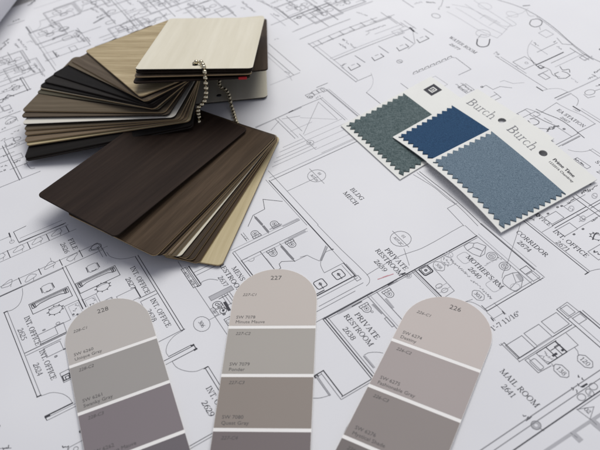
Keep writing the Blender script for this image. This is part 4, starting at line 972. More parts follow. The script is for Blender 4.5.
0,0.5,0:-5213 2828 -5213 3427
2,0.9,0:-5031 2743 -5031 3583
1,0.6,0:-5270 3136 -4938 3136
1,2,0:-5288 3110 -5186 3101
1,0.507833,0:-5123 2938 -5124 2942 -5131 2946 -5131 2950 -5124 2953
1,0.509646,0:-5123 2959 -5131 2966 -5123 2968 -5123 2974
1,0.391874,0:-5131 2983 -5111 2981 -5116 2989 -5116 2994
1,0.40152,0:-5111 2998 -5106 3001 -5114 3007 -5119 3012 -5109 3012
1,0.45618,0:-5291 2955 -5307 2956 -5305 2961 -5297 2969 -5300 2971
1,0.446839,0:-5302 2977 -5314 2980 -5310 2984 -5318 2986 -5304 2994
1,0.487537,0:-5315 2999 -5305 3008 -5312 3016
1,0.483979,0:-5323 3019 -5332 3027 -5309 3040
1,0.447811,0:-5312 3047 -5311 3051 -5317 3054 -5331 3054 -5332 3060
1,0.408155,0:-5322 3067 -5331 3071 -5331 3073 -5331 3079 -5341 3080
1,0.439742,0:-5325 3092 -5333 3093 -5342 3096 -5327 3103 -5340 3105
1,0.34803,0:-5211 3170 -5232 3171 -5213 3180 -5221 3185
1,0.440265,0:-5226 3189 -5210 3197 -5213 3201 -5225 3207
1,0.39688,0:-5231 3211 -5225 3215 -5225 3222 -5238 3225
1,0.493165,0:-5240 3230 -5227 3240 -5232 3249
1,0.376809,0:-5230 3255 -5240 3262 -5239 3268
1,0.520926,0:-5232 3276 -5236 3283 -5228 3292
1,0.507131,0:-5229 3297 -5228 3307 -5253 3311
1,0.461109,0:-5163 3270 -5176 3284 -5169 3285 -5168 3293
1,0.416363,0:-5154 3296 -5148 3300 -5149 3306 -5141 3308
1,0.490739,0:-5130 3316 -5144 3333 -5135 3339
1,0.4,0:-5112 3450 -5112 3650
1,0.5,0:-5420 3037 -5276 3037
1,0.5,0:-5431 3154 -5318 3154
1,0.5,1:-4428 3882 -4431 3893 -4439 3903 -4451 3910 -4466 3914 -4482 3914 -4497 3910 -4510 3903 -4517 3893 -4520 3882 -4517 3871 -4510 3862 -4497 3855 -4482 3851 -4466 3851 -4451 3855 -4439 3862 -4431 3871
1,0.458071,0:-4543 3971 -4545 3978 -4561 3976
1,0.323663,0:-4560 3987 -4568 3990 -4563 4001
1,0.370773,0:-4574 4005 -4580 4009 -4581 4017
0,0.392933,0:-4539 4054 -4527 4051 -4525 4058
0,0.381481,0:-4516 4053 -4522 4070 -4515 4070 -4506 4064
1,0.4,0:-4572 4019 -4646 4103 -4716 4137
1,0.5,0:-4884 3816 -4711 3816
1,0.411471,0:-4761 3862 -4753 3866 -4759 3874
1,0.397272,0:-4752 3879 -4765 3889 -4748 3892
1,0.410199,0:-4746 3899 -4745 3907 -4757 3915
1,0.448126,0:-4754 3922 -4752 3925 -4751 3931 -4735 3931
0,0.556831,0:-4724 3969 -4721 3969 -4718 3974 -4704 3964
0,0.507668,0:-4704 3974 -4710 3984 -4698 3976 -4698 3984 -4692 3980
0,0.516563,0:-4696 3993 -4687 3990 -4689 3995 -4677 3988 -4683 3999
0,0.530399,0:-4681 4006 -4679 4014 -4663 4007
0,0.429637,0:-4669 4020 -4658 4019 -4651 4019
1,0.4,0:-4577 3564 -4331 3564
1,0.4,0:-4583 3607 -4408 3607
0,1.8,0:-4454 3576 -4379 3562
1,0.45,0:-4442 3433 -4442 3613
2,0.4,1:-4498 3496 -4438 3496 -4438 3566 -4498 3566
1,0.35,0:-4371 3545 -4219 3448 -4180 3344
0,0.9,0:-3938 3894 -3925 3881 -3912 3867 -3899 3853 -3886 3841 -3874 3833 -3862 3830 -3850 3829 -3838 3831 -3828 3835 -3820 3841 -3814 3848 -3808 3858 -3804 3869 -3803 3881 -3806 3894 -3814 3907 -3825 3922 -3839 3938 -3854 3953 -3868 3968
2,0.35,1:-3909 3989 -3913 4008 -3924 4025 -3942 4037 -3964 4044 -3986 4044 -4008 4037 -4026 4025 -4037 4008 -4041 3989 -4037 3970 -4026 3953 -4008 3940 -3986 3934 -3964 3934 -3942 3940 -3924 3953 -3913 3970
1,0.4,0:-3945 3907 -3973 3965 -3930 3993
0,0.45,0:-3855 3147 -3876 3166 -3878 3202 -3852 3192
2,0.4,0:-3855 3147 -3855 3205
0,0.45,0:-3855 3205 -3877 3224 -3878 3260 -3853 3250
2,0.4,0:-3855 3205 -3856 3264
0,0.45,0:-3856 3264 -3877 3283 -3879 3319 -3853 3309
2,0.4,0:-3856 3264 -3856 3323
0,0.45,0:-3856 3323 -3878 3342 -3879 3379 -3854 3368
2,0.4,0:-3856 3323 -3856 3382
0,0.45,0:-3856 3382 -3878 3402 -3880 3439 -3854 3428
2,0.4,0:-3856 3382 -3857 3442
0,0.45,0:-3857 3442 -3879 3462 -3880 3499 -3854 3488
2,0.4,0:-3857 3442 -3857 3502
0,0.45,0:-3857 3502 -3879 3522 -3881 3560 -3855 3548
2,0.4,0:-3857 3502 -3858 3562
1,0.4,0:-3852 3557 -3833 3572 -3626 3554 -3625 3424
1,0.35,0:-3815 2991 -3665 2991
2,0.35,0:-4468 4003 -4442 4005 -4418 4007 -4392 4008 -4363 4010 -4326 4010 -4278 4008 -4222 4005 -4162 4002 -4104 4000 -4051 3999 -4005 4002 -3962 4007 -3922 4014 -3883 4020 -3842 4026
2,0.35,0:-4468 4106 -4439 4106 -4413 4107 -4385 4107 -4354 4106 -4316 4105 -4269 4103 -4215 4099 -4157 4095 -4101 4091 -4051 4090 -4008 4090 -3970 4093 -3935 4096 -3900 4099 -3864 4102
2,0.35,0:-4467 4211 -4436 4209 -4408 4208 -4378 4206 -4345 4204 -4307 4201 -4261 4198 -4207 4193 -4152 4188 -4098 4184 -4051 4181 -4012 4180 -3979 4179 -3948 4179 -3918 4179 -3886 4178
2,0.35,0:-4466 4317 -4434 4313 -4403 4310 -4371 4306 -4336 4302 -4298 4298 -4252 4293 -4200 4288 -4146 4283 -4095 4278 -4051 4273 -4016 4269 -3987 4266 -3961 4263 -3936 4260 -3909 4256
2,0.35,0:-4538 4119 -4508 4135 -4479 4153 -4449 4170 -4417 4185 -4381 4196 -4339 4201 -4292 4203 -4243 4203 -4194 4202 -4150 4201 -4106 4199 -4063 4195 -4022 4192 -3985 4192 -3956 4197 -3933 4211 -3914 4232 -3901 4256 -3896 4278 -3900 4294 -3917 4304 -3946 4310 -3982 4314 -4019 4317 -4053 4321
2,0.35,0:-3842 4026 -3848 4044 -3852 4061 -3857 4079 -3863 4098 -3871 4119 -3881 4144 -3893 4170 -3906 4198 -3919 4227 -3932 4255
2,0.35,0:-4185 4140 -4205 4215 -4009 4212
2,0.35,0:-4042 4116 -4063 4226
2,0.3,1:-4255 4322 -4259 4339 -4271 4354 -4290 4365 -4312 4371 -4337 4371 -4360 4365 -4378 4354 -4390 4339 -4395 4322 -4390 4305 -4378 4290 -4360 4279 -4337 4273 -4312 4273 -4290 4279 -4271 4290 -4259 4305
2,0.3,1:-3998 4396 -4002 4410 -4013 4422 -4028 4431 -4048 4436 -4069 4436 -4088 4431 -4104 4422 -4115 4410 -4118 4396 -4115 4383 -4104 4371 -4088 4362 -4069 4357 -4048 4357 -4028 4362 -4013 4371 -4002 4383
2,0.35,0:-4052 4332 -4017 4475 -4049 4576
2,0.270571,0:-3687 3865 -3684 3844 -3673 3847
2,0.302232,0:-3660 3847 -3649 3862 -3640 3850
2,0.28455,0:-3633 3838 -3626 3832 -3618 3845 -3612 3837
1,0.302415,0:-3526 3366 -3523 3360 -3516 3367 -3511 3377
1,0.373735,0:-3508 3367 -3504 3366 -3502 3356 -3497 3360 -3494 3368
1,0.40744,0:-3490 3356 -3485 3372 -3483 3363 -3477 3374 -3475 3364
1,0.469823,0:-3472 3369 -3467 3355 -3461 3367 -3457 3359
1,0.346007,0:-3453 3355 -3446 3370 -3444 3358 -3438 3364
1,0.309568,0:-3433 3369 -3432 3350 -3428 3364 -3425 3349 -3419 3365
1,0.425094,0:-3414 3366 -3411 3369 -3409 3357 -3403 3368 -3400 3362
1,0.337283,0:-3540 3320 -3535 3328 -3531 3332 -3528 3325 -3525 3323
1,0.410716,0:-3521 3328 -3516 3326 -3509 3326 -3505 3315
1,0.398433,0:-3500 3323 -3495 3334 -3492 3316 -3488 3311
1,0.40796,0:-3481 3320 -3476 3317 -3471 3319 -3465 3323
1,0.378978,0:-3462 3322 -3456 3321 -3452 3311 -3446 3323
1,0.283852,0:-3443 3314 -3437 3321 -3432 3323 -3428 3316
1,0.335601,0:-3422 3313 -3418 3321 -3413 3311 -3409 3312
1,0.55,0:-4409 4481 -4390 4482 -4372 4484 -4354 4485 -4335 4487 -4314 4491 -4293 4496 -4270 4504 -4247 4512 -4222 4519 -4196 4525 -4168 4530 -4137 4535 -4106 4539 -4076 4542 -4052 4544 -4034 4544 -4022 4544 -4011 4543 -4000 4541 -3987 4540 -3971 4539 -3955 4538 -3938 4537 -3918 4536 -3895 4533 -3867 4529 -3836 4524 -3803 4518 -3769 4512 -3738 4507 -3708 4501 -3679 4496 -3650 4490 -3622 4485 -3596 4480 -3571 4474 -3548 4469 -3526 4464 -3504 4459 -3482 4455 -3460 4450 -3439 4447 -3419 4443 -3398 4440 -3377 4437 -3356 4434 -3334 4432 -3312 4430 -3291 4428 -3270 4426 -3250 4424 -3230 4422 -3210 4420 -3190 4419 -3169 4419 -3148 4421 -3126 4423 -3104 4426 -3081 4430 -3059 4433
2,0.5,0:-3893 4519 -3857 4512 -3820 4505 -3784 4498 -3750 4492 -3717 4486 -3687 4480 -3661 4475 -3635 4471 -3608 4466 -3578 4461 -3544 4456 -3508 4450 -3471 4445 -3433 4439 -3396 4433
1,1.2,0:-4110 4575 -4079 4624
0,0.6,0:-3875 4443 -3866 4430 -3858 4416 -3849 4402 -3840 4390 -3830 4381 -3818 4376 -3805 4372 -3792 4371 -3780 4373 -3770 4376 -3764 4384 -3759 4394 -3756 4406 -3754 4420 -3756 4432 -3760 4444 -3767 4457 -3776 4470 -3785 4481 -3795 4489 -3806 4494 -3819 4496 -3832 4497 -3844 4495 -3853 4492 -3860 4487 -3864 4478 -3868 4469 -3871 4459 -3874 4450
2,0.4,0:-4026 4531 -4009 4520 -3990 4509 -3972 4498 -3956 4490 -3942 4485 -3932 4486 -3925 4490 -3919 4497 -3914 4504 -3908 4511
1,0.35,0:-3744 4409 -3704 4381
2,0.4,1:-3679 4334 -3589 4334 -3589 4418 -3679 4418
1,0.4,0:-3533 4400 -3447 4373 -3391 4429 -3315 4417 -3264 4408
1,0.4,0:-3483 4130 -3483 4353
1,0.391055,0:-3599 4204 -3595 4203 -3590 4210 -3586 4211 -3584 4203
1,0.403233,0:-3578 4200 -3570 4205 -3565 4186
1,0.395854,0:-3555 4200 -3548 4203 -3542 4201
2,0.35,0:-3602 4175 -3412 4175
0,0.420707,0:-3506 4334 -3508 4338 -3501 4341 -3504 4346
0,0.403639,0:-3507 4350 -3507 4356 -3509 4361
1,0.355285,0:-3447 4312 -3444 4312 -3438 4321 -3433 4328
1,0.390724,0:-3428 4313 -3426 4315 -3421 4313 -3418 4310 -3414 4315
1,0.319684,0:-3408 4320 -3407 4314 -3402 4318 -3400 4311 -3396 4316
2,0.35,0:-3630 4217 -3621 4199 -3613 4181 -3604 4163 -3595 4145 -3582 4127 -3568 4109 -3551 4090 -3533 4072 -3514 4056 -3495 4042 -3475 4032 -3454 4025 -3433 4019 -3412 4014 -3391 4007
0,0.9,0:-3359 3995 -3359 4298
0,0.5,0:-3360 3995 -3304 3987 -3306 4032
0,0.5,1:-3336 3994 -3296 3994 -3296 4024 -3336 4024
1,0.4,0:-3309 4112 -3309 4376
2,0.4,0:-3252 4101 -3252 4402
1,0.5,0:-3370 4382 -3164 4382
1,0.4,1:-3234 4348 -3184 4348 -3184 4418 -3234 4418
1,0.5,0:-3270 4409 -3145 4409
2,1,0:-3178 4351 -3186 4437
1,0.4,0:-3311 4026 -3298 4029 -3285 4033 -3272 4036 -3260 4038 -3247 4038 -3234 4033 -3221 4026 -3208 4017 -3195 4009 -3183 4006 -3172 4007 -3161 4010 -3151 4016 -3141 4022 -3130 4028
0,0.5,0:-3236 4135 -3226 4131 -3215 4126 -3205 4121 -3196 4118 -3188 4118 -3182 4125 -3178 4135 -3175 4147 -3172 4158 -3168 4163 -3162 4162 -3155 4158 -3148 4151 -3140 4144 -3133 4138
0,0.45,0:-3180 4100 -3143 4116 -3102 4110 -3093 4054 -3123 4005 -3187 4027 -3186 4070
1,0.4,1:-3247 3914 -3169 3914 -3169 3962 -3247 3962
1,0.4,0:-3250 3911 -3250 4022
2,0.367552,0:-3073 4096 -3070 4094 -3068 4086 -3066 4085 -3062 4086
2,0.287845,0:-3059 4083 -3051 4094 -3046 4086
2,0.291921,0:-3041 4091 -3036 4090 -3030 4091
2,0.270999,0:-3026 4084 -3022 4089 -3020 4081 -3018 4076 -3014 4086
2,0.332825,0:-3011 4076 -3007 4079 -3004 4083 -3001 4089 -2999 4074
1,0.45,1:-3498 3880 -3369 3880 -3369 4008 -3498 4008
1,0.3,1:-3409 3956 -3410 3960 -3413 3964 -3416 3967 -3421 3968 -3426 3968 -3430 3967 -3434 3964 -3436 3960 -3437 3956 -3436 3952 -3434 3949 -3430 3946 -3426 3944 -3421 3944 -3416 3946 -3413 3949 -3410 3952
2,0.500998,0:-3447 3862 -3443 3858 -3439 3867 -3433 3854 -3430 3861
2,0.424534,0:-3417 3858 -3408 3847 -3400 3846
0,0.6,0:-3457 4028 -3380 3997
1,0.4,0:-3648 3831 -3073 3831
2,0.6,0:-3610 3854 -3320 3854
0,0.9,0:-3138 3788 -3073 3788
1,0.321166,0:-3690 3884 -3686 3866 -3676 3877
1,0.295062,0:-3673 3877 -3671 3865 -3667 3868 -3662 3867
1,0.34882,0:-3657 3873 -3655 3861 -3647 3875 -3646 3863
2,0.35,0:-3075 3793 -3073 3804 -3071 3816 -3069 3828 -3065 3839 -3061 3851 -3054 3864 -3046 3878 -3038 3891 -3028 3903 -3017 3912 -3006 3918 -2993 3922 -2979 3924 -2965 3926 -2952 3928
2,0.35,0:-3356 3614 -3351 3651 -3279 3678 -3238 3753
0,0.6,0:-2951 3790 -2951 3935
2,1.2,0:-2925 3792 -2925 3933
2,0.9,0:-2948 3925 -2948 4332
1,0.35,0:-2915 3929 -2903 3928 -2891 3928 -2878 3927 -2867 3926 -2857 3924 -2848 3921 -2840 3917 -2834 3912 -2827 3907 -2820 3900 -2814 3891 -2807 3882 -2801 3871 -2795 3860 -2789 3849
0,1,0:-2798 3821 -2730 3821
1,0.4,0:-2740 3826 -2504 3826
2,0.4,0:-2743 3851 -2528 3851
2,0.327583,0:-2776 3799 -2770 3796 -2767 3804
2,0.35531,0:-2764 3804 -2761 3801 -2760 3802 -2758 3805 -2754 3797
2,0.377863,0:-2752 3804 -2748 3797 -2745 3801 -2744 3809
2,0.294624,0:-2740 3802 -2736 3798 -2733 3803 -2730 3802
2,0.279367,0:-2728 3801 -2724 3811 -2719 3805
1,0.35,0:-2880 3580 -2902 3759 -2871 3758
2,0.4,0:-2871 3758 -2852 3760 -2834 3762 -2816 3764 -2797 3766 -2778 3769 -2758 3773 -2738 3779 -2718 3784 -2696 3789 -2674 3792 -2651 3793 -2626 3793 -2602 3791 -2576 3789 -2552 3788
1,0.45,0:-2556 3607 -2556 3790
0,0.5,0:-2933 3581 -2918 3584 -2904 3586 -2890 3589 -2874 3592 -2856 3596 -2835 3602 -2811 3609 -2787 3616 -2762 3623 -2738 3627 -2715 3629 -2692 3629 -2670 3628 -2649 3626 -2630 3625 -2612 3624 -2597 3622 -2583 3620 -2569 3618 -2555 3616 -2541 3614 -2527 3612 -2513 3610 -2500 3608 -2486 3606
1,0.3,0:-2718 3548 -2548 3548
1,0.5,0:-2548 3388 -2548 3612
1,0.4,0:-2524 3386 -2524 3599
0,0.35,0:-2516 3421 -2516 3598
1,0.35,0:-2975 3393 -2978 3534 -2881 3571
1,0.4,0:-2921 3388 -2797 3390 -2709 3480
0,0.5,0:-2866 3437 -2855 3434 -2844 3431 -2833 3428 -2823 3426 -2814 3426 -2808 3430 -2802 3435 -2798 3442 -2796 3449 -2795 3456 -2795 3464 -2797 3472 -2800 3480 -2805 3486 -2810 3491 -2818 3493 -2829 3494 -2840 3493 -2850 3491 -2858 3488 -2863 3484 -2866 3479 -2868 3474 -2869 3468 -2872 3462
0,0.4,0:-2894 3513 -2786 3527 -2701 3550
1,0.35,1:-2975 3434 -2915 3434 -2915 3514 -2975 3514
0,0.572179,0:-2691 3450 -2694 3456 -2690 3463 -2707 3468
0,0.835982,0:-2700 3474 -2703 3481 -2708 3487 -2697 3493
0,0.54416,0:-2695 3499 -2687 3505 -2693 3512 -2686 3518
0,0.818233,0:-2693 3524 -2706 3532 -2697 3541
0,0.619046,0:-2698 3550 -2693 3554 -2696 3557 -2686 3562 -2694 3567
1,0.707445,0:-2706 3492 -2718 3500 -2715 3507
1,0.922156,0:-2713 3514 -2703 3517 -2698 3521 -2695 3524
1,0.668941,0:-2706 3533 -2707 3538 -2700 3542 -2705 3547
1,0.35,1:-2914 3498 -2864 3498 -2864 3558 -2914 3558
0,0.5,1:-2634 3569 -2638 3576 -2646 3576 -2650 3569 -2646 3562 -2638 3562
1,0.35,0:-2820 3550 -2746 3556
1,0.3,1:-2365 3372 -2244 3372 -2244 3408 -2365 3408
0,0.453628,0:-2361 3383 -2359 3393 -2357 3386 -2353 3384 -2351 3382
0,0.466568,0:-2348 3381 -2345 3385 -2343 3386 -2340 3390 -2337 3387
0,0.359459,0:-2333 3388 -2328 3384 -2324 3381
0,0.371702,0:-2320 3384 -2318 3384 -2314 3383 -2312 3394 -2309 3386
0,0.421545,0:-2306 3387 -2304 3377 -2301 3389 -2298 3384 -2296 3387
0,0.47291,0:-2293 3383 -2290 3383 -2285 3384 -2282 3380
1,0.3,0:-2462 3422 -2453 3426 -2445 3430 -2436 3434 -2428 3439 -2420 3445 -2412 3453 -2404 3462 -2396 3471 -2389 3481 -2383 3492 -2378 3503 -2374 3515 -2372 3527 -2369 3539 -2366 3551
1,0.35,0:-2376 3537 -2220 3537
1,0.3,0:-2374 3560 -2241 3560
0,0.451771,0:-3018 4280 -3011 4285 -3027 4289 -3022 4295
0,0.493188,0:-3023 4300 -3010 4303 -3014 4306 -3014 4311 -3016 4313
0,0.402662,0:-3014 4318 -3024 4323 -3025 4325 -3015 4330 -3018 4332
0,0.426432,0:-3027 4338 -3022 4343 -3015 4348 -3029 4353
0,0.408763,0:-3010 4358 -3022 4362 -3024 4366 -3023 4370
0,0.490872,0:-3020 4378 -3017 4383 -3018 4390
0,0.363748,0:-3024 4396 -3020 4400 -3023 4403 -3024 4406 -3013 4411
1,0.434092,0:-2983 4181 -2989 4187 -2987 4190 -2986 4195
1,0.513534,0:-2979 4199 -2990 4203 -2994 4206 -2989 4208 -2986 4211
1,0.463858,0:-2992 4216 -2987 4220 -2980 4223 -2991 4227
1,0.407805,0:-2988 4232 -2984 4238 -2984 4244
1,0.455938,0:-2977 4247 -2990 4254 -2978 4260
0,0.566357,0:-2886 4156 -2881 4164 -2877 4171
0,0.722485,0:-2876 4182 -2882 4186 -2885 4191 -2877 4193 -2866 4197
0,0.654924,0:-2876 4206 -2876 4211 -2881 4217 -2862 4218 -2871 4223
1,0.45,1:-2823 4057 -2825 4072 -2830 4085 -2838 4095 -2848 4100 -2859 4100 -2868 4095 -2876 4085 -2882 4072 -2883 4057 -2882 4042 -2876 4028 -2868 4018 -2859 4013 -2848 4013 -2838 4018 -2830 4028 -2825 4042
1,0.4,0:-2858 3999 -2810 3989 -2795 4047
1,0.4,0:-2846 4101 -2837 4156 -2788 4155
0,0.661497,0:-3223 4564 -3214 4550 -3208 4553
0,0.758612,0:-3200 4551 -3195 4568 -3187 4565
1,0.340326,0:-3015 4252 -3014 4251 -3010 4254 -3007 4252
1,0.416287,0:-3002 4256 -3000 4255 -2999 4249 -2996 4251 -2993 4259
1,0.323885,0:-2989 4259 -2986 4257 -2984 4252 -2980 4255
1,0.269763,0:-2976 4255 -2971 4255 -2967 4252
1,0.363992,0:-2963 4251 -2959 4255 -2955 4248
1,0.35,1:-3497 3308 -3397 3308 -3397 3388 -3497 3388
1,0.401886,0:-3500 3325 -3497 3333 -3492 3318 -3488 3316 -3486 3330
1,0.300446,0:-3480 3331 -3476 3331 -3473 3327 -3468 3322 -3466 3327
1,0.307547,0:-3459 3318 -3453 3319 -3446 3332
1,0.33079,0:-3439 3331 -3436 3330 -3433 3325 -3429 3338 -3427 3334
1,0.343354,0:-3420 3332 -3417 3336 -3412 3322 -3409 3325 -3405 3326
1,0.35,0:-3386 3453 -3386 3498 -3312 3502 -3309 3572 -3240 3631
1,0.4,0:-3287 3395 -3199 3390 -3198 3480 -3283 3487
1,0.4,0:-3248 3383 -3248 3487
0,0.4,1:-3379 3459 -3384 3468 -3394 3468 -3399 3459 -3394 3450 -3384 3450
2,0.3,1:-3727 3145 -3577 3145 -3577 3272 -3727 3272
1,0.389001,0:-3736 3167 -3732 3170 -3728 3170 -3724 3179 -3722 3166
1,0.355193,0:-3718 3178 -3712 3176 -3708 3174 -3703 3181
1,0.406026,0:-3700 3175 -3693 3172 -3685 3173
1,0.314527,0:-3682 3169 -3680 3167 -3676 3161 -3671 3175 -3668 3163
1,0.299184,0:-3665 3174 -3659 3161 -3652 3164
1,0.273387,0:-3648 3161 -3643 3168 -3639 3172 -3635 3159
1,0.399067,0:-3630 3160 -3624 3158 -3617 3165
1,0.338653,0:-3712 3234 -3709 3234 -3706 3227 -3702 3233 -3700 3221
1,0.234559,0:-3693 3230 -3687 3229 -3682 3228
1,0.251724,0:-3675 3219 -3672 3230 -3667 3231 -3664 3221
1,0.363275,0:-3658 3230 -3652 3232 -3645 3234
1,0.269759,0:-3640 3225 -3637 3233 -3633 3224 -3631 3235 -3626 3230
1,0.362968,0:-3622 3233 -3619 3230 -3616 3224 -3611 3222 -3609 3231
1,0.5,1:-6867 965 -6607 965 -6607 1265 -6867 1265
2,0.4,1:-6855 977 -6619 977 -6619 1253 -6855 1253
1,0.35,1:-6679 1124 -6681 1136 -6686 1146 -6693 1153 -6700 1157 -6709 1157 -6717 1153 -6723 1146 -6728 1136 -6730 1124 -6728 1113 -6723 1103 -6717 1095 -6709 1091 -6700 1091 -6693 1095 -6686 1103 -6681 1113
1,0.3,0:-6717 1102 -6721 1124 -6717 1147
1,0.6,0:-6680 1136 -6676 1139
1,0.6,0:-6692 1155 -6689 1160
1,0.6,0:-6709 1159 -6710 1166
1,0.6,0:-6724 1147 -6728 1151
1,0.6,0:-6730 1124 -6735 1124
1,0.6,0:-6724 1102 -6728 1098
1,0.6,0:-6709 1090 -6710 1083
1,0.6,0:-6692 1094 -6689 1088
1,0.6,0:-6680 1112 -6676 1110
1,0.45,1:-6814 1041 -6764 1041 -6764 1121 -6814 1121
1,0.558334,0:-6869 1084 -6863 1078 -6857 1069 -6853 1070 -6851 1075
1,0.556432,0:-6847 1084 -6838 1082 -6832 1091
1,0.546338,0:-6827 1090 -6818 1078 -6819 1097 -6811 1088
1,0.372168,0:-6808 1094 -6798 1090 -6790 1088
1,0.428128,0:-6788 1098 -6779 1091 -6772 1098
1,0.424806,0:-6768 1100 -6766 1111 -6758 1109 -6754 1113
1,0.529224,0:-6747 1099 -6742 1104 -6736 1101 -6731 1100
1,0.36772,0:-6727 1106 -6722 1106 -6718 1104 -6715 1103 -6712 1106
1,0.5,0:-6732 1010 -6732 1177
1,0.45,1:-6720 1198 -6721 1210 -6725 1220 -6732 1228 -6740 1232 -6748 1232 -6756 1228 -6762 1220 -6766 1210 -6768 1198 -6766 1187 -6762 1176 -6756 1169 -6748 1165 -6740 1165 -6732 1169 -6725 1176 -6721 1187
1,0.5,1:-6888 1280 -6628 1280 -6628 1580 -6888 1580
2,0.4,1:-6876 1292 -6640 1292 -6640 1568 -6876 1568
1,0.35,1:-6724 1464 -6736 1463 -6746 1458 -6754 1451 -6758 1443 -6758 1435 -6754 1427 -6746 1421 -6736 1416 -6724 1414 -6713 1416 -6703 1421 -6695 1427 -6691 1435 -6691 1443 -6695 1451 -6703 1458 -6713 1463
1,0.3,0:-6702 1426 -6724 1422 -6747 1426
1,0.6,0:-6736 1463 -6739 1468
1,0.6,0:-6755 1452 -6761 1455
1,0.6,0:-6759 1435 -6766 1434
1,0.6,0:-6747 1420 -6751 1416
1,0.6,0:-6724 1414 -6724 1409
1,0.6,0:-6702 1420 -6698 1416
1,0.6,0:-6690 1435 -6683 1434
1,0.6,0:-6694 1452 -6688 1455
1,0.6,0:-6712 1463 -6710 1468
1,0.45,1:-6836 1357 -6786 1357 -6786 1437 -6836 1437
1,0.499962,0:-6889 1397 -6881 1395 -6875 1399
1,0.455724,0:-6866 1392 -6861 1389 -6860 1395 -6855 1390 -6855 1407
1,0.568603,0:-6850 1412 -6838 1395 -6833 1398
1,0.438783,0:-6830 1414 -6822 1401 -6821 1410 -6818 1407 -6812 1404
1,0.421972,0:-6806 1404 -6799 1404 -6796 1426
1,0.374404,0:-6791 1426 -6783 1430 -6775 1424
1,0.453352,0:-6768 1422 -6766 1435 -6757 1421 -6753 1421
1,0.492786,0:-6749 1429 -6739 1420 -6735 1440
1,0.5,0:-6753 1322 -6753 1494
1,0.45,1:-6740 1517 -6742 1528 -6746 1538 -6752 1546 -6760 1550 -6768 1550 -6776 1546 -6783 1538 -6787 1528 -6788 1517 -6787 1505 -6783 1495 -6776 1487 -6768 1483 -6760 1483 -6752 1487 -6746 1495 -6742 1505
1,0.5,1:-6159 1374 -5899 1374 -5899 1674 -6159 1674
2,0.4,1:-6147 1386 -5911 1386 -5911 1662 -6147 1662
1,0.35,1:-6000 1557 -6011 1556 -6021 1551 -6029 1544 -6033 1536 -6033 1528 -6029 1520 -6021 1514 -6011 1508 -6000 1507 -5988 1508 -5978 1514 -5970 1520 -5966 1528 -5966 1536 -5970 1544 -5978 1551 -5988 1556
1,0.3,0:-5977 1519 -6000 1515 -6022 1519
1,0.6,0:-6012 1556 -6014 1561
1,0.6,0:-6030 1545 -6036 1548
1,0.6,0:-6034 1528 -6041 1527
1,0.6,0:-6022 1513 -6026 1509
1,0.6,0:-6000 1507 -6000 1502
1,0.6,0:-5977 1513 -5973 1509
1,0.6,0:-5965 1528 -5958 1527
1,0.6,0:-5969 1545 -5963 1548
1,0.6,0:-5988 1556 -5985 1561
1,0.45,1:-6102 1453 -6052 1453 -6052 1533 -6102 1533
1,0.433544,0:-6145 1494 -6140 1484 -6137 1486 -6136 1504 -6130 1491
1,0.538173,0:-6124 1493 -6121 1499 -6116 1495 -6113 1495 -6110 1502
1,0.558855,0:-6104 1504 -6104 1513 -6097 1499 -6090 1493 -6088 1501
1,0.524017,0:-6083 1499 -6077 1504 -6074 1507 -6066 1499
1,0.538686,0:-6063 1510 -6056 1506 -6053 1507 -6050 1518
1,0.533622,0:-6045 1524 -6042 1524 -6037 1525 -6032 1512 -6030 1522
1,0.366987,0:-6023 1517 -6019 1516 -6018 1530 -6013 1529 -6009 1523
1,0.5,0:-6026 1421 -6026 1585
1,0.45,1:-6008 1606 -6010 1617 -6014 1627 -6020 1635 -6028 1639 -6036 1639 -6044 1635 -6051 1627 -6055 1617 -6056 1606 -6055 1594 -6051 1584 -6044 1576 -6036 1572 -6028 1572 -6020 1576 -6014 1584 -6010 1594
1,0.5,1:-6164 1598 -5904 1598 -5904 1898 -6164 1898
2,0.4,1:-6152 1610 -5916 1610 -5916 1886 -6152 1886
1,0.35,1:-5979 1756 -5980 1767 -5986 1778 -5992 1785 -6000 1789 -6008 1789 -6016 1785 -6023 1778 -6028 1767 -6029 1756 -6028 1744 -6023 1734 -6016 1727 -6008 1723 -6000 1723 -5992 1727 -5986 1734 -5980 1744
1,0.3,0:-6017 1734 -6021 1756 -6017 1778
1,0.6,0:-5980 1768 -5975 1770
1,0.6,0:-5991 1786 -5989 1792
1,0.6,0:-6009 1790 -6010 1797
1,0.6,0:-6024 1778 -6028 1783
1,0.6,0:-6030 1756 -6035 1756
1,0.6,0:-6024 1733 -6028 1729
1,0.6,0:-6009 1722 -6010 1715
1,0.6,0:-5991 1726 -5989 1720
1,0.6,0:-5980 1744 -5975 1742
1,0.45,1:-6107 1677 -6057 1677 -6057 1757 -6107 1757
1,0.42002,0:-6150 1714 -6146 1719 -6142 1724 -6134 1708
1,0.454187,0:-6130 1717 -6126 1718 -6122 1716 -6121 1727 -6116 1731
1,0.501221,0:-6110 1729 -6106 1726 -6100 1724 -6095 1727
1,0.504861,0:-6090 1733 -6087 1742 -6078 1724 -6074 1731
1,0.388282,0:-6070 1744 -6064 1734 -6058 1729 -6056 1746
1,0.50586,0:-6048 1740 -6044 1739 -6039 1734 -6038 1742 -6032 1737
1,0.368984,0:-6028 1743 -6022 1740 -6021 1748 -6015 1737 -6012 1746
1,0.5,0:-6030 1643 -6030 1810
1,0.45,1:-6013 1832 -6015 1843 -6019 1853 -6025 1861 -6033 1865 -6041 1865 -6049 1861 -6056 1853 -6060 1843 -6061 1832 -6060 1820 -6056 1810 -6049 1802 -6041 1798 -6033 1798 -6025 1802 -6019 1810 -6015 1820
1,0.5,1:-6815 1527 -6555 1527 -6555 1827 -6815 1827
2,0.4,1:-6803 1539 -6567 1539 -6567 1815 -6803 1815
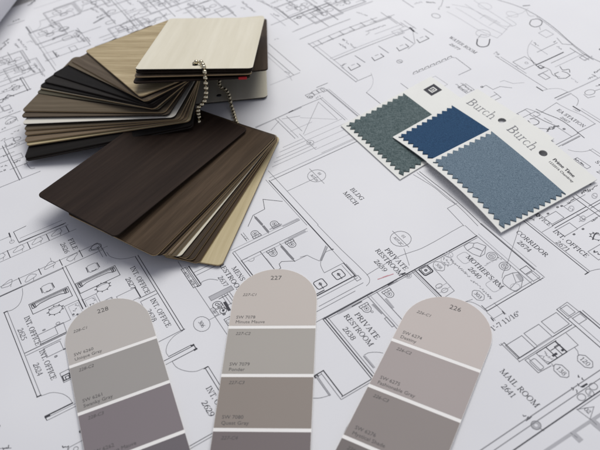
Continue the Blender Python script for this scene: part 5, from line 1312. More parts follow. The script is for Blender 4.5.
1,0.35,1:-6652 1711 -6663 1709 -6673 1704 -6681 1698 -6685 1690 -6685 1682 -6681 1674 -6673 1667 -6663 1662 -6652 1660 -6640 1662 -6630 1667 -6623 1674 -6619 1682 -6619 1690 -6623 1698 -6630 1704 -6640 1709
1,0.3,0:-6629 1673 -6652 1669 -6674 1673
1,0.6,0:-6664 1710 -6666 1714
1,0.6,0:-6682 1698 -6688 1701
1,0.6,0:-6686 1681 -6693 1680
1,0.6,0:-6674 1666 -6679 1662
1,0.6,0:-6652 1660 -6652 1655
1,0.6,0:-6629 1666 -6625 1662
1,0.6,0:-6617 1681 -6611 1680
1,0.6,0:-6622 1698 -6616 1701
1,0.6,0:-6640 1710 -6638 1714
1,0.45,1:-6763 1604 -6713 1604 -6713 1684 -6763 1684
1,0.546116,0:-6816 1649 -6810 1653 -6803 1650
1,0.572384,0:-6796 1650 -6795 1661 -6786 1642 -6785 1646 -6783 1660
1,0.429881,0:-6778 1660 -6772 1657 -6767 1656 -6761 1660
1,0.477951,0:-6754 1651 -6746 1652 -6744 1668
1,0.504504,0:-6734 1658 -6729 1653 -6726 1666 -6722 1669
1,0.489497,0:-6716 1664 -6713 1668 -6710 1671 -6703 1663 -6700 1663
1,0.549657,0:-6695 1665 -6690 1663 -6685 1665 -6680 1664
1,0.398972,0:-6678 1683 -6673 1680 -6670 1681 -6666 1682 -6660 1676
1,0.5,0:-6680 1566 -6680 1743
1,0.45,1:-6667 1765 -6669 1777 -6673 1787 -6679 1795 -6687 1799 -6696 1799 -6703 1795 -6710 1787 -6714 1777 -6715 1765 -6714 1754 -6710 1743 -6703 1736 -6696 1732 -6687 1732 -6679 1736 -6673 1743 -6669 1754
1,0.5,1:-6426 1814 -6166 1814 -6166 2114 -6426 2114
2,0.4,1:-6414 1826 -6178 1826 -6178 2102 -6414 2102
1,0.35,1:-6239 1972 -6241 1983 -6246 1993 -6253 2001 -6260 2005 -6269 2005 -6277 2001 -6283 1993 -6288 1983 -6290 1972 -6288 1960 -6283 1950 -6277 1943 -6269 1939 -6260 1939 -6253 1943 -6246 1950 -6241 1960
1,0.3,0:-6277 1949 -6281 1972 -6277 1994
1,0.6,0:-6240 1984 -6236 1986
1,0.6,0:-6252 2002 -6249 2008
1,0.6,0:-6269 2006 -6270 2013
1,0.6,0:-6284 1994 -6288 1999
1,0.6,0:-6290 1972 -6295 1972
1,0.6,0:-6284 1949 -6288 1945
1,0.6,0:-6269 1937 -6270 1931
1,0.6,0:-6252 1942 -6249 1936
1,0.6,0:-6240 1960 -6236 1958
1,0.45,1:-6372 1893 -6322 1893 -6322 1973 -6372 1973
1,0.377593,0:-6423 1942 -6419 1946 -6413 1932 -6412 1946 -6407 1944
1,0.480435,0:-6404 1944 -6399 1945 -6392 1934 -6391 1945 -6388 1945
1,0.499674,0:-6382 1936 -6374 1941 -6370 1947
1,0.449637,0:-6363 1942 -6355 1938 -6350 1951
1,0.426519,0:-6346 1957 -6339 1963 -6329 1952
1,0.523805,0:-6326 1947 -6322 1964 -6318 1959 -6312 1958
1,0.372522,0:-6308 1961 -6300 1967 -6291 1951
1,0.388666,0:-6290 1970 -6283 1953 -6282 1968 -6277 1962 -6274 1966
1,0.5,0:-6292 1854 -6292 2029
1,0.45,1:-6277 2052 -6278 2063 -6282 2073 -6289 2081 -6296 2085 -6305 2085 -6313 2081 -6319 2073 -6323 2063 -6325 2052 -6323 2040 -6319 2030 -6313 2022 -6305 2018 -6296 2018 -6289 2022 -6282 2030 -6278 2040
1,0.5,1:-6052 2121 -5792 2121 -5792 2421 -6052 2421
2,0.4,1:-6040 2133 -5804 2133 -5804 2409 -6040 2409
1,0.35,1:-5892 2302 -5904 2301 -5914 2296 -5922 2289 -5926 2282 -5926 2273 -5922 2265 -5914 2259 -5904 2254 -5892 2252 -5881 2254 -5871 2259 -5863 2265 -5859 2273 -5859 2282 -5863 2289 -5871 2296 -5881 2301
1,0.3,0:-5870 2264 -5892 2260 -5915 2264
1,0.6,0:-5904 2301 -5907 2306
1,0.6,0:-5923 2290 -5929 2293
1,0.6,0:-5927 2273 -5934 2272
1,0.6,0:-5915 2258 -5919 2254
1,0.6,0:-5892 2252 -5892 2247
1,0.6,0:-5870 2258 -5866 2254
1,0.6,0:-5858 2273 -5851 2272
1,0.6,0:-5862 2290 -5856 2293
1,0.6,0:-5880 2301 -5878 2306
1,0.45,1:-5996 2201 -5946 2201 -5946 2281 -5996 2281
1,0.373253,0:-6040 2245 -6030 2236 -6027 2249
1,0.444065,0:-6021 2256 -6010 2240 -6005 2253
1,0.415642,0:-5999 2254 -5993 2242 -5992 2250 -5986 2249 -5986 2262
1,0.471668,0:-5978 2255 -5972 2256 -5964 2257
1,0.385604,0:-5957 2263 -5955 2272 -5946 2256 -5942 2255
1,0.522509,0:-5936 2263 -5929 2266 -5923 2271
1,0.390987,0:-5914 2257 -5910 2271 -5902 2268
1,0.5,0:-5919 2161 -5919 2335
1,0.45,1:-5901 2358 -5903 2369 -5907 2379 -5913 2387 -5921 2391 -5929 2391 -5937 2387 -5944 2379 -5948 2369 -5949 2358 -5948 2346 -5944 2336 -5937 2328 -5929 2324 -5921 2324 -5913 2328 -5907 2336 -5903 2346
1,0.5,1:-6428 2030 -6168 2030 -6168 2330 -6428 2330
2,0.4,1:-6416 2042 -6180 2042 -6180 2318 -6416 2318
1,0.35,1:-6242 2187 -6243 2198 -6248 2208 -6255 2216 -6262 2220 -6271 2220 -6279 2216 -6285 2208 -6290 2198 -6292 2187 -6290 2175 -6285 2165 -6279 2158 -6271 2154 -6262 2154 -6255 2158 -6248 2165 -6243 2175
1,0.3,0:-6280 2164 -6284 2187 -6280 2209
1,0.6,0:-6243 2199 -6238 2201
1,0.6,0:-6254 2217 -6251 2223
1,0.6,0:-6271 2221 -6272 2228
1,0.6,0:-6286 2209 -6290 2214
1,0.6,0:-6292 2187 -6297 2187
1,0.6,0:-6286 2164 -6290 2160
1,0.6,0:-6271 2152 -6272 2146
1,0.6,0:-6254 2157 -6251 2151
1,0.6,0:-6243 2175 -6238 2173
1,0.45,1:-6375 2109 -6325 2109 -6325 2189 -6375 2189
1,0.436245,0:-6424 2146 -6418 2160 -6411 2162
1,0.462264,0:-6406 2152 -6399 2164 -6390 2151
1,0.519105,0:-6386 2150 -6378 2157 -6373 2166
1,0.373635,0:-6366 2156 -6361 2156 -6358 2160 -6354 2154 -6352 2157
1,0.438733,0:-6346 2158 -6344 2170 -6340 2164 -6337 2174 -6333 2164
1,0.42907,0:-6328 2169 -6320 2170 -6314 2168
1,0.529696,0:-6308 2166 -6302 2176 -6294 2169
1,0.407135,0:-6289 2167 -6288 2188 -6282 2168 -6277 2172 -6276 2184
1,0.5,0:-6294 2067 -6294 2246
1,0.45,1:-6279 2269 -6281 2281 -6285 2291 -6291 2298 -6299 2302 -6307 2302 -6315 2298 -6322 2291 -6326 2281 -6327 2269 -6326 2257 -6322 2247 -6315 2240 -6307 2236 -6299 2236 -6291 2240 -6285 2247 -6281 2257
1,0.5,1:-5515 2811 -5255 2811 -5255 3111 -5515 3111
2,0.4,1:-5503 2823 -5267 2823 -5267 3099 -5503 3099
1,0.35,1:-5357 2991 -5369 2990 -5379 2984 -5386 2978 -5390 2970 -5390 2962 -5386 2954 -5379 2948 -5369 2942 -5357 2941 -5346 2942 -5336 2948 -5328 2954 -5324 2962 -5324 2970 -5328 2978 -5336 2984 -5346 2990
1,0.3,0:-5335 2953 -5357 2949 -5380 2953
1,0.6,0:-5369 2990 -5372 2995
1,0.6,0:-5387 2979 -5393 2981
1,0.6,0:-5392 2962 -5398 2961
1,0.6,0:-5380 2946 -5384 2942
1,0.6,0:-5357 2940 -5357 2935
1,0.6,0:-5335 2946 -5330 2942
1,0.6,0:-5323 2962 -5316 2961
1,0.6,0:-5327 2979 -5321 2981
1,0.6,0:-5345 2990 -5343 2995
1,0.45,1:-5456 2894 -5406 2894 -5406 2974 -5456 2974
1,0.538336,0:-5497 2941 -5492 2946 -5489 2944 -5486 2950 -5480 2935
1,0.428548,0:-5477 2949 -5473 2952 -5466 2937 -5462 2941
1,0.495179,0:-5460 2954 -5453 2945 -5450 2948 -5446 2941 -5442 2942
1,0.496824,0:-5437 2939 -5435 2959 -5429 2949 -5423 2944
1,0.552575,0:-5419 2958 -5416 2963 -5410 2958 -5404 2956
1,0.367643,0:-5400 2957 -5395 2962 -5389 2948 -5384 2953
1,0.571515,0:-5382 2961 -5373 2961 -5364 2955
1,0.5,0:-5383 2849 -5383 3027
1,0.45,1:-5362 3050 -5363 3061 -5367 3071 -5374 3079 -5382 3083 -5390 3083 -5398 3079 -5404 3071 -5408 3061 -5410 3050 -5408 3038 -5404 3028 -5398 3020 -5390 3016 -5382 3016 -5374 3020 -5367 3028 -5363 3038
1,0.5,1:-5267 2941 -5007 2941 -5007 3241 -5267 3241
2,0.4,1:-5255 2953 -5019 2953 -5019 3229 -5255 3229
1,0.35,1:-5110 3121 -5122 3120 -5132 3114 -5139 3108 -5143 3100 -5143 3092 -5139 3084 -5132 3077 -5122 3072 -5110 3071 -5099 3072 -5089 3077 -5081 3084 -5077 3092 -5077 3100 -5081 3108 -5089 3114 -5099 3120
1,0.3,0:-5088 3083 -5110 3079 -5133 3083
1,0.6,0:-5122 3120 -5124 3125
1,0.6,0:-5140 3109 -5146 3111
1,0.6,0:-5145 3091 -5151 3090
1,0.6,0:-5133 3076 -5137 3072
1,0.6,0:-5110 3070 -5110 3065
1,0.6,0:-5088 3076 -5083 3072
1,0.6,0:-5076 3091 -5069 3090
1,0.6,0:-5080 3109 -5074 3111
1,0.6,0:-5098 3120 -5096 3125
1,0.45,1:-5207 3025 -5157 3025 -5157 3105 -5207 3105
1,0.56594,0:-5243 3066 -5236 3064 -5230 3076
1,0.510291,0:-5226 3071 -5222 3087 -5216 3085 -5211 3077
1,0.551992,0:-5207 3071 -5200 3080 -5192 3074
1,0.57427,0:-5188 3081 -5184 3080 -5181 3072 -5177 3074 -5173 3082
1,0.453677,0:-5169 3079 -5164 3089 -5156 3083
1,0.399582,0:-5150 3078 -5146 3082 -5140 3082 -5136 3081
1,0.555436,0:-5134 3096 -5130 3097 -5125 3081 -5122 3083 -5118 3085
1,0.5,0:-5135 2980 -5135 3156
1,0.45,1:-5113 3179 -5114 3190 -5118 3201 -5125 3208 -5133 3212 -5141 3212 -5149 3208 -5155 3201 -5159 3190 -5161 3179 -5159 3167 -5155 3157 -5149 3149 -5141 3145 -5133 3145 -5125 3149 -5118 3157 -5114 3167
1,0.5,1:-5319 3231 -5059 3231 -5059 3531 -5319 3531
2,0.4,1:-5307 3243 -5071 3243 -5071 3519 -5307 3519
1,0.35,1:-5161 3410 -5173 3408 -5183 3403 -5190 3396 -5194 3389 -5194 3380 -5190 3372 -5183 3366 -5173 3361 -5161 3359 -5150 3361 -5140 3366 -5132 3372 -5128 3380 -5128 3389 -5132 3396 -5140 3403 -5150 3408
1,0.3,0:-5139 3372 -5161 3368 -5184 3372
1,0.6,0:-5173 3409 -5175 3413
1,0.6,0:-5191 3397 -5197 3400
1,0.6,0:-5196 3380 -5202 3379
1,0.6,0:-5184 3365 -5188 3361
1,0.6,0:-5161 3359 -5161 3354
1,0.6,0:-5139 3365 -5134 3361
1,0.6,0:-5127 3380 -5120 3379
1,0.6,0:-5131 3397 -5125 3400
1,0.6,0:-5149 3409 -5147 3413
1,0.45,1:-5259 3315 -5209 3315 -5209 3395 -5259 3395
1,0.449993,0:-5298 3368 -5292 3360 -5288 3366 -5284 3377
1,0.528487,0:-5280 3369 -5277 3378 -5273 3373 -5267 3367 -5264 3366
1,0.515666,0:-5262 3373 -5256 3373 -5250 3371 -5246 3367
1,0.439664,0:-5242 3374 -5235 3365 -5232 3380 -5226 3373
1,0.389006,0:-5223 3377 -5218 3374 -5211 3370 -5208 3381
1,0.541144,0:-5204 3380 -5198 3380 -5194 3377 -5188 3382
1,0.554166,0:-5184 3370 -5179 3368 -5173 3376 -5170 3381
1,0.5,0:-5186 3266 -5186 3448
1,0.45,1:-5164 3471 -5166 3483 -5170 3493 -5176 3500 -5184 3504 -5193 3504 -5200 3500 -5207 3493 -5211 3483 -5212 3471 -5211 3459 -5207 3449 -5200 3442 -5193 3438 -5184 3438 -5176 3442 -5170 3449 -5166 3459
1,0.5,1:-6102 369 -5842 369 -5842 669 -6102 669
2,0.4,1:-6090 381 -5854 381 -5854 657 -6090 657
1,0.35,1:-5919 530 -5920 541 -5926 551 -5932 559 -5940 563 -5948 563 -5956 559 -5962 551 -5968 541 -5969 530 -5968 518 -5962 508 -5956 500 -5948 496 -5940 496 -5932 500 -5926 508 -5920 518
1,0.3,0:-5957 507 -5961 530 -5957 552
1,0.6,0:-5920 541 -5915 544
1,0.6,0:-5931 560 -5929 566
1,0.6,0:-5948 564 -5949 571
1,0.6,0:-5964 552 -5968 556
1,0.6,0:-5970 530 -5975 530
1,0.6,0:-5964 507 -5968 503
1,0.6,0:-5948 495 -5949 488
1,0.6,0:-5931 499 -5929 493
1,0.6,0:-5920 518 -5915 515
1,0.45,1:-6042 447 -5992 447 -5992 527 -6042 527
1,0.486515,0:-6084 487 -6074 482 -6065 481
1,0.41564,0:-6061 481 -6058 492 -6054 496 -6051 498
1,0.393187,0:-6039 485 -6038 502 -6026 489
1,0.440936,0:-6023 500 -6021 504 -6015 499 -6014 504 -6010 506
1,0.423238,0:-6002 499 -6003 510 -5996 500 -5990 496 -5992 516
1,0.466849,0:-5984 509 -5974 502 -5971 516
1,0.534774,0:-5967 520 -5962 520 -5956 514 -5955 529
1,0.5,0:-5968 428 -5968 574
1,0.45,1:-5950 592 -5952 604 -5956 614 -5962 622 -5970 626 -5979 626 -5986 622 -5993 614 -5997 604 -5998 592 -5997 581 -5993 571 -5986 563 -5979 559 -5970 559 -5962 563 -5956 571 -5952 581
1,0.5,1:-6315 302 -6055 302 -6055 602 -6315 602
2,0.4,1:-6303 314 -6067 314 -6067 590 -6303 590
1,0.35,1:-6131 462 -6133 474 -6138 484 -6145 492 -6152 495 -6161 495 -6169 492 -6175 484 -6180 474 -6182 462 -6180 451 -6175 441 -6169 433 -6161 429 -6152 429 -6145 433 -6138 441 -6133 451
1,0.3,0:-6169 440 -6173 462 -6169 485
1,0.6,0:-6133 474 -6128 477
1,0.6,0:-6144 493 -6141 498
1,0.6,0:-6161 497 -6162 504
1,0.6,0:-6176 485 -6180 489
1,0.6,0:-6182 462 -6187 462
1,0.6,0:-6176 440 -6180 436
1,0.6,0:-6161 428 -6162 421
1,0.6,0:-6144 432 -6141 426
1,0.6,0:-6133 450 -6128 448
1,0.45,1:-6257 379 -6207 379 -6207 459 -6257 459
1,0.517177,0:-6300 420 -6290 411 -6284 412
1,0.418367,0:-6280 419 -6273 416 -6268 412 -6268 417 -6263 419
1,0.406339,0:-6261 430 -6256 429 -6251 427 -6246 420 -6246 432
1,0.530054,0:-6241 439 -6237 438 -6230 427 -6231 439 -6225 439
1,0.546235,0:-6217 432 -6208 429 -6208 450
1,0.453743,0:-6198 442 -6196 447 -6193 449 -6186 437 -6183 444
1,0.464244,0:-6179 450 -6170 442 -6164 448
1,0.5,0:-6182 359 -6182 507
1,0.45,1:-6165 526 -6166 538 -6171 548 -6177 555 -6185 559 -6193 559 -6201 555 -6207 548 -6212 538 -6213 526 -6212 514 -6207 504 -6201 496 -6193 492 -6185 492 -6177 496 -6171 504 -6166 514
1,0.5,1:-6578 735 -6318 735 -6318 1035 -6578 1035
2,0.4,1:-6566 747 -6330 747 -6330 1023 -6566 1023
1,0.35,1:-6392 894 -6394 906 -6399 916 -6406 924 -6413 928 -6422 928 -6430 924 -6436 916 -6441 906 -6443 894 -6441 883 -6436 873 -6430 865 -6422 861 -6413 861 -6406 865 -6399 873 -6394 883
1,0.3,0:-6430 872 -6434 894 -6430 917
1,0.6,0:-6394 906 -6389 909
1,0.6,0:-6405 925 -6402 931
1,0.6,0:-6422 929 -6423 936
1,0.6,0:-6437 917 -6441 921
1,0.6,0:-6443 894 -6448 894
1,0.6,0:-6437 872 -6441 868
1,0.6,0:-6422 860 -6423 853
1,0.6,0:-6405 864 -6402 858
1,0.6,0:-6394 882 -6389 880
1,0.45,1:-6522 811 -6472 811 -6472 891 -6522 891
1,0.418406,0:-6569 846 -6562 838 -6561 846 -6554 842
1,0.517428,0:-6552 856 -6547 860 -6536 849
1,0.444942,0:-6530 849 -6523 846 -6519 858
1,0.556751,0:-6511 852 -6510 869 -6500 863
1,0.549795,0:-6496 865 -6493 874 -6488 878 -6481 867
1,0.51351,0:-6479 879 -6470 872 -6462 873
1,0.515567,0:-6458 876 -6456 887 -6449 876 -6447 893
1,0.413552,0:-6440 883 -6439 893 -6433 893 -6430 898
1,0.5,0:-6444 785 -6444 944
1,0.45,1:-6429 964 -6431 976 -6435 986 -6441 994 -6449 998 -6458 998 -6465 994 -6472 986 -6476 976 -6477 964 -6476 952 -6472 942 -6465 935 -6458 931 -6449 931 -6441 935 -6435 942 -6431 952
1,0.6,0:-6242 737 -6242 1336
1,0.6,0:-5943 1168 -5943 1885
1,0.6,0:-5260 2619 -5260 3271
1,0.6,0:-5912 283 -5912 510
1,0.6,0:-4882 2695 -4882 3231
1,0.6,0:-6568 1467 -6195 1467
1,0.6,0:-6579 1897 -6204 1897
1,0.6,0:-5219 3006 -4897 3006
1,0.6,0:-5473 2812 -5097 2812
1,0.6,0:-6298 579 -5882 579
1,0.5,0:-6718 747 -5783 747
2,0.4,0:-6717 776 -5859 776
1,1.1,0:-6715 754 -6561 754
1,0.5,0:-6733 891 -6733 1186
2,0.4,0:-6728 891 -6712 888 -6696 886 -6680 883 -6665 879 -6651 874 -6638 867 -6625 858 -6613 848 -6602 838 -6594 828 -6590 818 -6588 809 -6587 800 -6587 790 -6586 781
2,0.4,0:-6738 1186 -6726 1192 -6713 1198 -6700 1204 -6687 1209 -6674 1211 -6659 1211 -6643 1209 -6627 1206 -6611 1202 -6595 1199
1,0.399216,0:-6685 989 -6681 1001 -6675 1001 -6668 988
1,0.458954,0:-6666 1001 -6657 989 -6652 987 -6648 1008
1,0.431662,0:-6643 998 -6634 1005 -6627 1007
1,0.513564,0:-6622 998 -6619 1006 -6612 990 -6612 1008 -6605 993
1,0.44172,0:-6600 994 -6597 1006 -6592 998 -6589 1005 -6585 1007
1,0.420439,0:-6579 1002 -6577 1005 -6572 1003 -6569 1014 -6564 1005
1,0.442782,0:-6558 994 -6552 992 -6551 1007 -6547 1003 -6542 1007
1,0.491886,0:-6539 1012 -6529 1007 -6521 1006
1,0.606748,0:-6516 1011 -6512 1012 -6510 1016 -6505 1012 -6500 1014
1,0.478454,0:-6495 997 -6487 1012 -6480 1012
1,0.570105,0:-6474 1015 -6470 1020 -6463 1009 -6458 1015
1,0.574655,0:-6453 1014 -6447 996 -6442 1001 -6435 1005
1,0.541951,0:-6430 1004 -6423 1000 -6415 1015
1,0.611358,0:-6412 1020 -6404 1004 -6400 1009 -6396 1024
1,0.439192,0:-6609 943 -6607 945 -6604 945 -6601 948 -6596 945
1,0.596503,0:-6595 960 -6588 950 -6586 959 -6578 948
1,0.402315,0:-6576 949 -6574 960 -6570 957 -6566 954 -6566 967
1,0.604176,0:-6561 959 -6556 964 -6550 955 -6546 961
1,0.588761,0:-6544 964 -6538 962 -6535 972 -6528 962
1,0.541474,0:-6526 960 -6519 960 -6513 971
1,0.40941,0:-6511 976 -6502 973 -6497 975
1,0.593381,0:-6533 618 -6528 632 -6522 634 -6517 616
1,0.48347,0:-6511 632 -6504 621 -6496 625
1,0.573372,0:-6492 638 -6485 638 -6476 633
1,0.458946,0:-6470 623 -6463 641 -6455 624
1,0.425412,0:-6451 629 -6441 626 -6436 634
1,0.4425,0:-6430 634 -6425 633 -6418 625 -6414 622
1,0.597409,0:-6410 635 -6403 636 -6400 641 -6393 637
1,0.459489,0:-6389 626 -6383 629 -6378 628 -6373 625
1,0.559392,0:-6368 644 -6362 640 -6359 642 -6351 626
1,0.521465,0:-6348 644 -6344 642 -6338 648 -6332 645
1,0.472418,0:-6326 635 -6320 636 -6311 631
1,0.604562,0:-6306 643 -6297 632 -6291 639
1,0.470598,0:-6476 570 -6471 588 -6462 581
1,0.507768,0:-6458 580 -6451 568 -6445 584
1,0.621286,0:-6440 575 -6437 574 -6435 586 -6431 576 -6428 585
1,0.434297,0:-6426 587 -6420 587 -6414 578 -6412 590
1,0.606564,0:-6407 584 -6402 581 -6398 583 -6394 583
1,0.449835,0:-6390 588 -6385 578 -6384 593 -6379 593 -6376 585
1,0.422736,0:-6029 632 -6021 625 -6015 619
1,0.484921,0:-6009 638 -6001 620 -5995 638
1,0.60392,0:-5989 626 -5984 619 -5980 626 -5974 638
1,0.553447,0:-5971 639 -5965 632 -5962 626 -5958 623 -5954 630
1,0.500436,0:-5949 640 -5941 623 -5934 622
1,0.617402,0:-5929 627 -5923 623 -5917 626 -5914 630
1,0.48566,0:-5909 634 -5902 639 -5893 629
1,0.494939,0:-5889 641 -5884 626 -5879 644 -5874 631
1,0.470705,0:-5869 635 -5861 635 -5853 629
1,0.445517,0:-5848 631 -5843 632 -5839 632 -5833 637
1,0.586319,0:-5828 626 -5822 643 -5814 641
1,0.589857,0:-5809 633 -5804 624 -5800 635 -5797 638 -5794 631
1,0.403404,0:-5788 648 -5781 631 -5772 628
1,0.465523,0:-5770 647 -5761 638 -5754 642
1,0.56516,0:-5976 578 -5971 565 -5970 582 -5965 580 -5961 570
1,0.466293,0:-5957 583 -5953 588 -5946 574 -5942 577
1,0.56037,0:-5937 574 -5928 572 -5924 587
1,0.4236,0:-5919 587 -5916 587 -5910 590 -5906 586
1,0.562676,0:-5899 581 -5897 586 -5895 594 -5889 576 -5887 593
1,0.574862,0:-5880 581 -5877 585 -5872 594 -5867 584
1,0.4,0:-6420 671 -6428 712 -6385 722
2,0.5,0:-6117 739 -6117 1189
1,0.5,0:-5994 720 -5994 1148
1,0.45,0:-6114 738 -5974 738
0,0.7,0:-6118 827 -5984 827
1,0.516133,0:-6077 833 -6073 837 -6071 838 -6068 844 -6064 850
1,0.562787,0:-6060 839 -6054 831 -6046 836
1,0.582204,0:-6042 842 -6038 832 -6033 839 -6029 832
1,0.422928,0:-6025 845 -6021 846 -6017 844 -6014 852 -6010 840
1,0.407008,0:-6008 834 -6003 850 -5997 841 -5994 846
1,0.45,0:-6085 966 -5980 966
1,0.4,1:-6078 966 -5999 966 -5999 1023 -6078 1023
1,0.5,1:-6218 1030 -6221 1042 -6230 1051 -6242 1054 -6258 1054 -6270 1051 -6279 1042 -6282 1030 -6282 988 -6279 976 -6270 967 -6258 964 -6242 964 -6230 967 -6221 976 -6218 988
1,0.6,0:-6338 896 -6338 1107
1,1.6,0:-6311 888 -6322 913
1,0.6,1:-6395 1035 -6397 1051 -6403 1066 -6412 1076 -6423 1082 -6435 1082 -6446 1076 -6455 1066 -6461 1051 -6463 1035 -6461 1018 -6455 1004 -6446 993 -6435 987 -6423 987 -6412 993 -6403 1004 -6397 1018
0,0.8,0:-6398 1005 -6423 1072
1,0.478406,0:-6298 1094 -6292 1098 -6290 1103 -6287 1114 -6282 1106
1,0.378034,0:-6275 1097 -6268 1112 -6258 1106
1,0.473224,0:-6253 1106 -6247 1094 -6242 1095 -6237 1099
1,0.514566,0:-6231 1107 -6227 1110 -6224 1108 -6219 1114 -6216 1115
1,0.464611,0:-6209 1108 -6199 1096 -6192 1103
1,0.477551,0:-6189 1118 -6183 1107 -6181 1114 -6176 1122 -6172 1124
1,0.386452,0:-6168 1123 -6160 1106 -6157 1105 -6152 1109 -6149 1117
1,0.487723,0:-6145 1111 -6136 1124 -6126 1108
1,0.434933,0:-6121 1106 -6119 1125 -6114 1124 -6109 1116 -6106 1128
1,0.498397,0:-6102 1130 -6093 1111 -6089 1115 -6084 1134
1,0.55,0:-6359 1144 -5995 1144
2,0.45,1:-6275 1075 -6105 1075 -6105 1146 -6275 1146
0,0.397183,0:-6223 1050 -6216 1054 -6218 1057 -6222 1061 -6220 1064
0,0.449361,0:-6222 1067 -6224 1075 -6218 1081
0,0.502499,0:-6221 1086 -6213 1090 -6207 1096 -6219 1099
0,0.502741,0:-6218 1104 -6221 1109 -6208 1113 -6227 1118
1,1.4,0:-6329 1119 -6246 1150
0,0.5,0:-6141 1113 -6145 1163 -6052 1160
1,0.9,0:-6886 1076 -6886 1308
2,0.7,0:-6824 1149 -6830 1216
2,0.5,0:-7021 915 -7021 1252
2,0.45,0:-6741 1337 -6722 1328 -6701 1318 -6681 1308 -6662 1298 -6646 1288 -6633 1277 -6623 1265 -6613 1253 -6605 1241 -6595 1230
1,0.5,0:-6751 1330 -6751 1644
1,0.481828,0:-6647 1379 -6639 1384 -6632 1384
1,0.586054,0:-6627 1390 -6618 1372 -6618 1386 -6613 1384 -6611 1386
1,0.610987,0:-6607 1393 -6603 1396 -6596 1381 -6592 1389 -6589 1387
1,0.401471,0:-6583 1382 -6580 1407 -6568 1391
1,0.547032,0:-6565 1400 -6559 1410 -6552 1411
1,0.603896,0:-6544 1406 -6534 1397 -6530 1406
1,0.461931,0:-6523 1408 -6520 1410 -6516 1407 -6511 1409 -6510 1416
1,0.521793,0:-6711 1432 -6707 1443 -6698 1428 -6696 1444
1,0.56334,0:-6691 1444 -6683 1448 -6675 1437
1,0.603672,0:-6671 1437 -6668 1448 -6663 1439 -6658 1427 -6653 1433
1,0.492509,0:-6651 1448 -6647 1445 -6642 1445 -6638 1435 -6636 1449
1,0.574263,0:-6631 1446 -6626 1442 -6624 1441 -6619 1438 -6614 1437
1,0.490974,0:-6610 1435 -6606 1437 -6604 1453 -6599 1434 -6594 1436
1,0.408494,0:-6591 1450 -6586 1456 -6580 1448 -6574 1449
1,0.55552,0:-6571 1448 -6567 1453 -6562 1446 -6560 1453 -6556 1460
1,0.425315,0:-6551 1442 -6547 1453 -6543 1454 -6538 1452 -6536 1458
1,0.52417,0:-6530 1445 -6523 1446 -6516 1463
1,0.487397,0:-6511 1454 -6506 1451 -6500 1448 -6496 1452
1,0.416265,0:-6490 1453 -6488 1466 -6481 1456 -6474 1454
1,0.56622,0:-6472 1451 -6464 1451 -6457 1464
1,0.56552,0:-6451 1468 -6449 1461 -6442 1454 -6441 1469 -6437 1460
1,0.403969,0:-6432 1453 -6426 1464 -6421 1472 -6416 1452
1,0.473167,0:-6412 1470 -6407 1453 -6405 1466 -6398 1456 -6396 1457
1,0.479032,0:-6393 1470 -6387 1478 -6382 1472 -6376 1457
1,0.543399,0:-6372 1468 -6369 1478 -6363 1466 -6358 1455 -6357 1478
1,0.6,0:-6738 1601 -6044 1601
2,0.5,0:-6714 1632 -6050 1632
1,1.6,0:-6344 1303 -6381 1417
1,0.533381,0:-6409 1365 -6431 1364 -6429 1368 -6419 1375 -6435 1376
1,0.559899,0:-6436 1380 -6424 1389 -6427 1393 -6427 1397 -6421 1404
1,0.50003,0:-6423 1407 -6447 1404 -6431 1414 -6423 1422 -6441 1420
1,0.396908,0:-6437 1427 -6450 1427 -6447 1433 -6432 1444 -6439 1446
1,0.52816,0:-6437 1451 -6447 1457 -6461 1463
1,0.382754,0:-6445 1472 -6454 1479 -6452 1489
1,0.558018,0:-6469 1489 -6468 1495 -6460 1502 -6461 1508
1,0.5,1:-6232 1462 -6235 1472 -6243 1480 -6254 1484 -6264 1484 -6275 1480 -6283 1472 -6286 1462 -6286 1416 -6283 1404 -6275 1396 -6264 1394 -6254 1394 -6243 1396 -6235 1404 -6232 1416
1,0.55,0:-6385 1370 -6385 1654
1,0.5,1:-6412 1522 -6414 1535 -6419 1547 -6427 1556 -6437 1561 -6447 1561 -6457 1556 -6465 1547 -6470 1535 -6472 1522 -6470 1508 -6465 1496 -6457 1487 -6447 1482 -6437 1482 -6427 1487 -6419 1496 -6414 1508
1,0.5,0:-6058 1254 -6058 1607
1,0.45,0:-5995 1268 -5995 1415
1,0.45,0:-6130 1440 -6032 1440
1,0.426042,0:-6140 1490 -6148 1490 -6142 1497 -6140 1503 -6145 1506
1,0.458215,0:-6140 1514 -6150 1513 -6145 1522 -6147 1526 -6145 1531
1,0.477255,0:-6155 1531 -6165 1532 -6168 1538 -6158 1545 -6156 1551
1,0.578176,0:-6170 1551 -6154 1563 -6166 1562 -6158 1570 -6170 1571
1,0.541417,0:-6180 1572 -6186 1576 -6164 1590 -6174 1592
1,0.519845,0:-6181 1597 -6176 1605 -6185 1607 -6185 1615
1,0.430258,0:-6220 1587 -6216 1597 -6224 1602
1,0.420739,0:-6209 1613 -6210 1619 -6212 1624 -6219 1627
1,0.405535,0:-6215 1636 -6229 1636 -6232 1643 -6225 1650
1,0.557577,0:-6222 1656 -6231 1662 -6228 1673
1,0.619987,0:-6236 1676 -6250 1677 -6245 1685 -6238 1693
1,0.550069,0:-6244 1697 -6240 1706 -6250 1711
1,0.366121,0:-6330 1619 -6350 1624 -6332 1636
1,0.438906,0:-6348 1642 -6351 1648 -6341 1660
1,0.473502,0:-6336 1668 -6335 1671 -6337 1676 -6357 1676 -6338 1685
1,0.552259,0:-6350 1691 -6336 1701 -6345 1704 -6360 1706
1,0.480964,0:-6355 1715 -6366 1718 -6343 1728 -6359 1728 -6350 1733
1,0.5,1:-6217 1766 -6219 1781 -6224 1794 -6233 1804 -6243 1809 -6254 1809 -6265 1804 -6273 1794 -6279 1781 -6281 1766 -6279 1751 -6273 1738 -6265 1728 -6254 1722 -6243 1722 -6233 1728 -6224 1738 -6219 1751
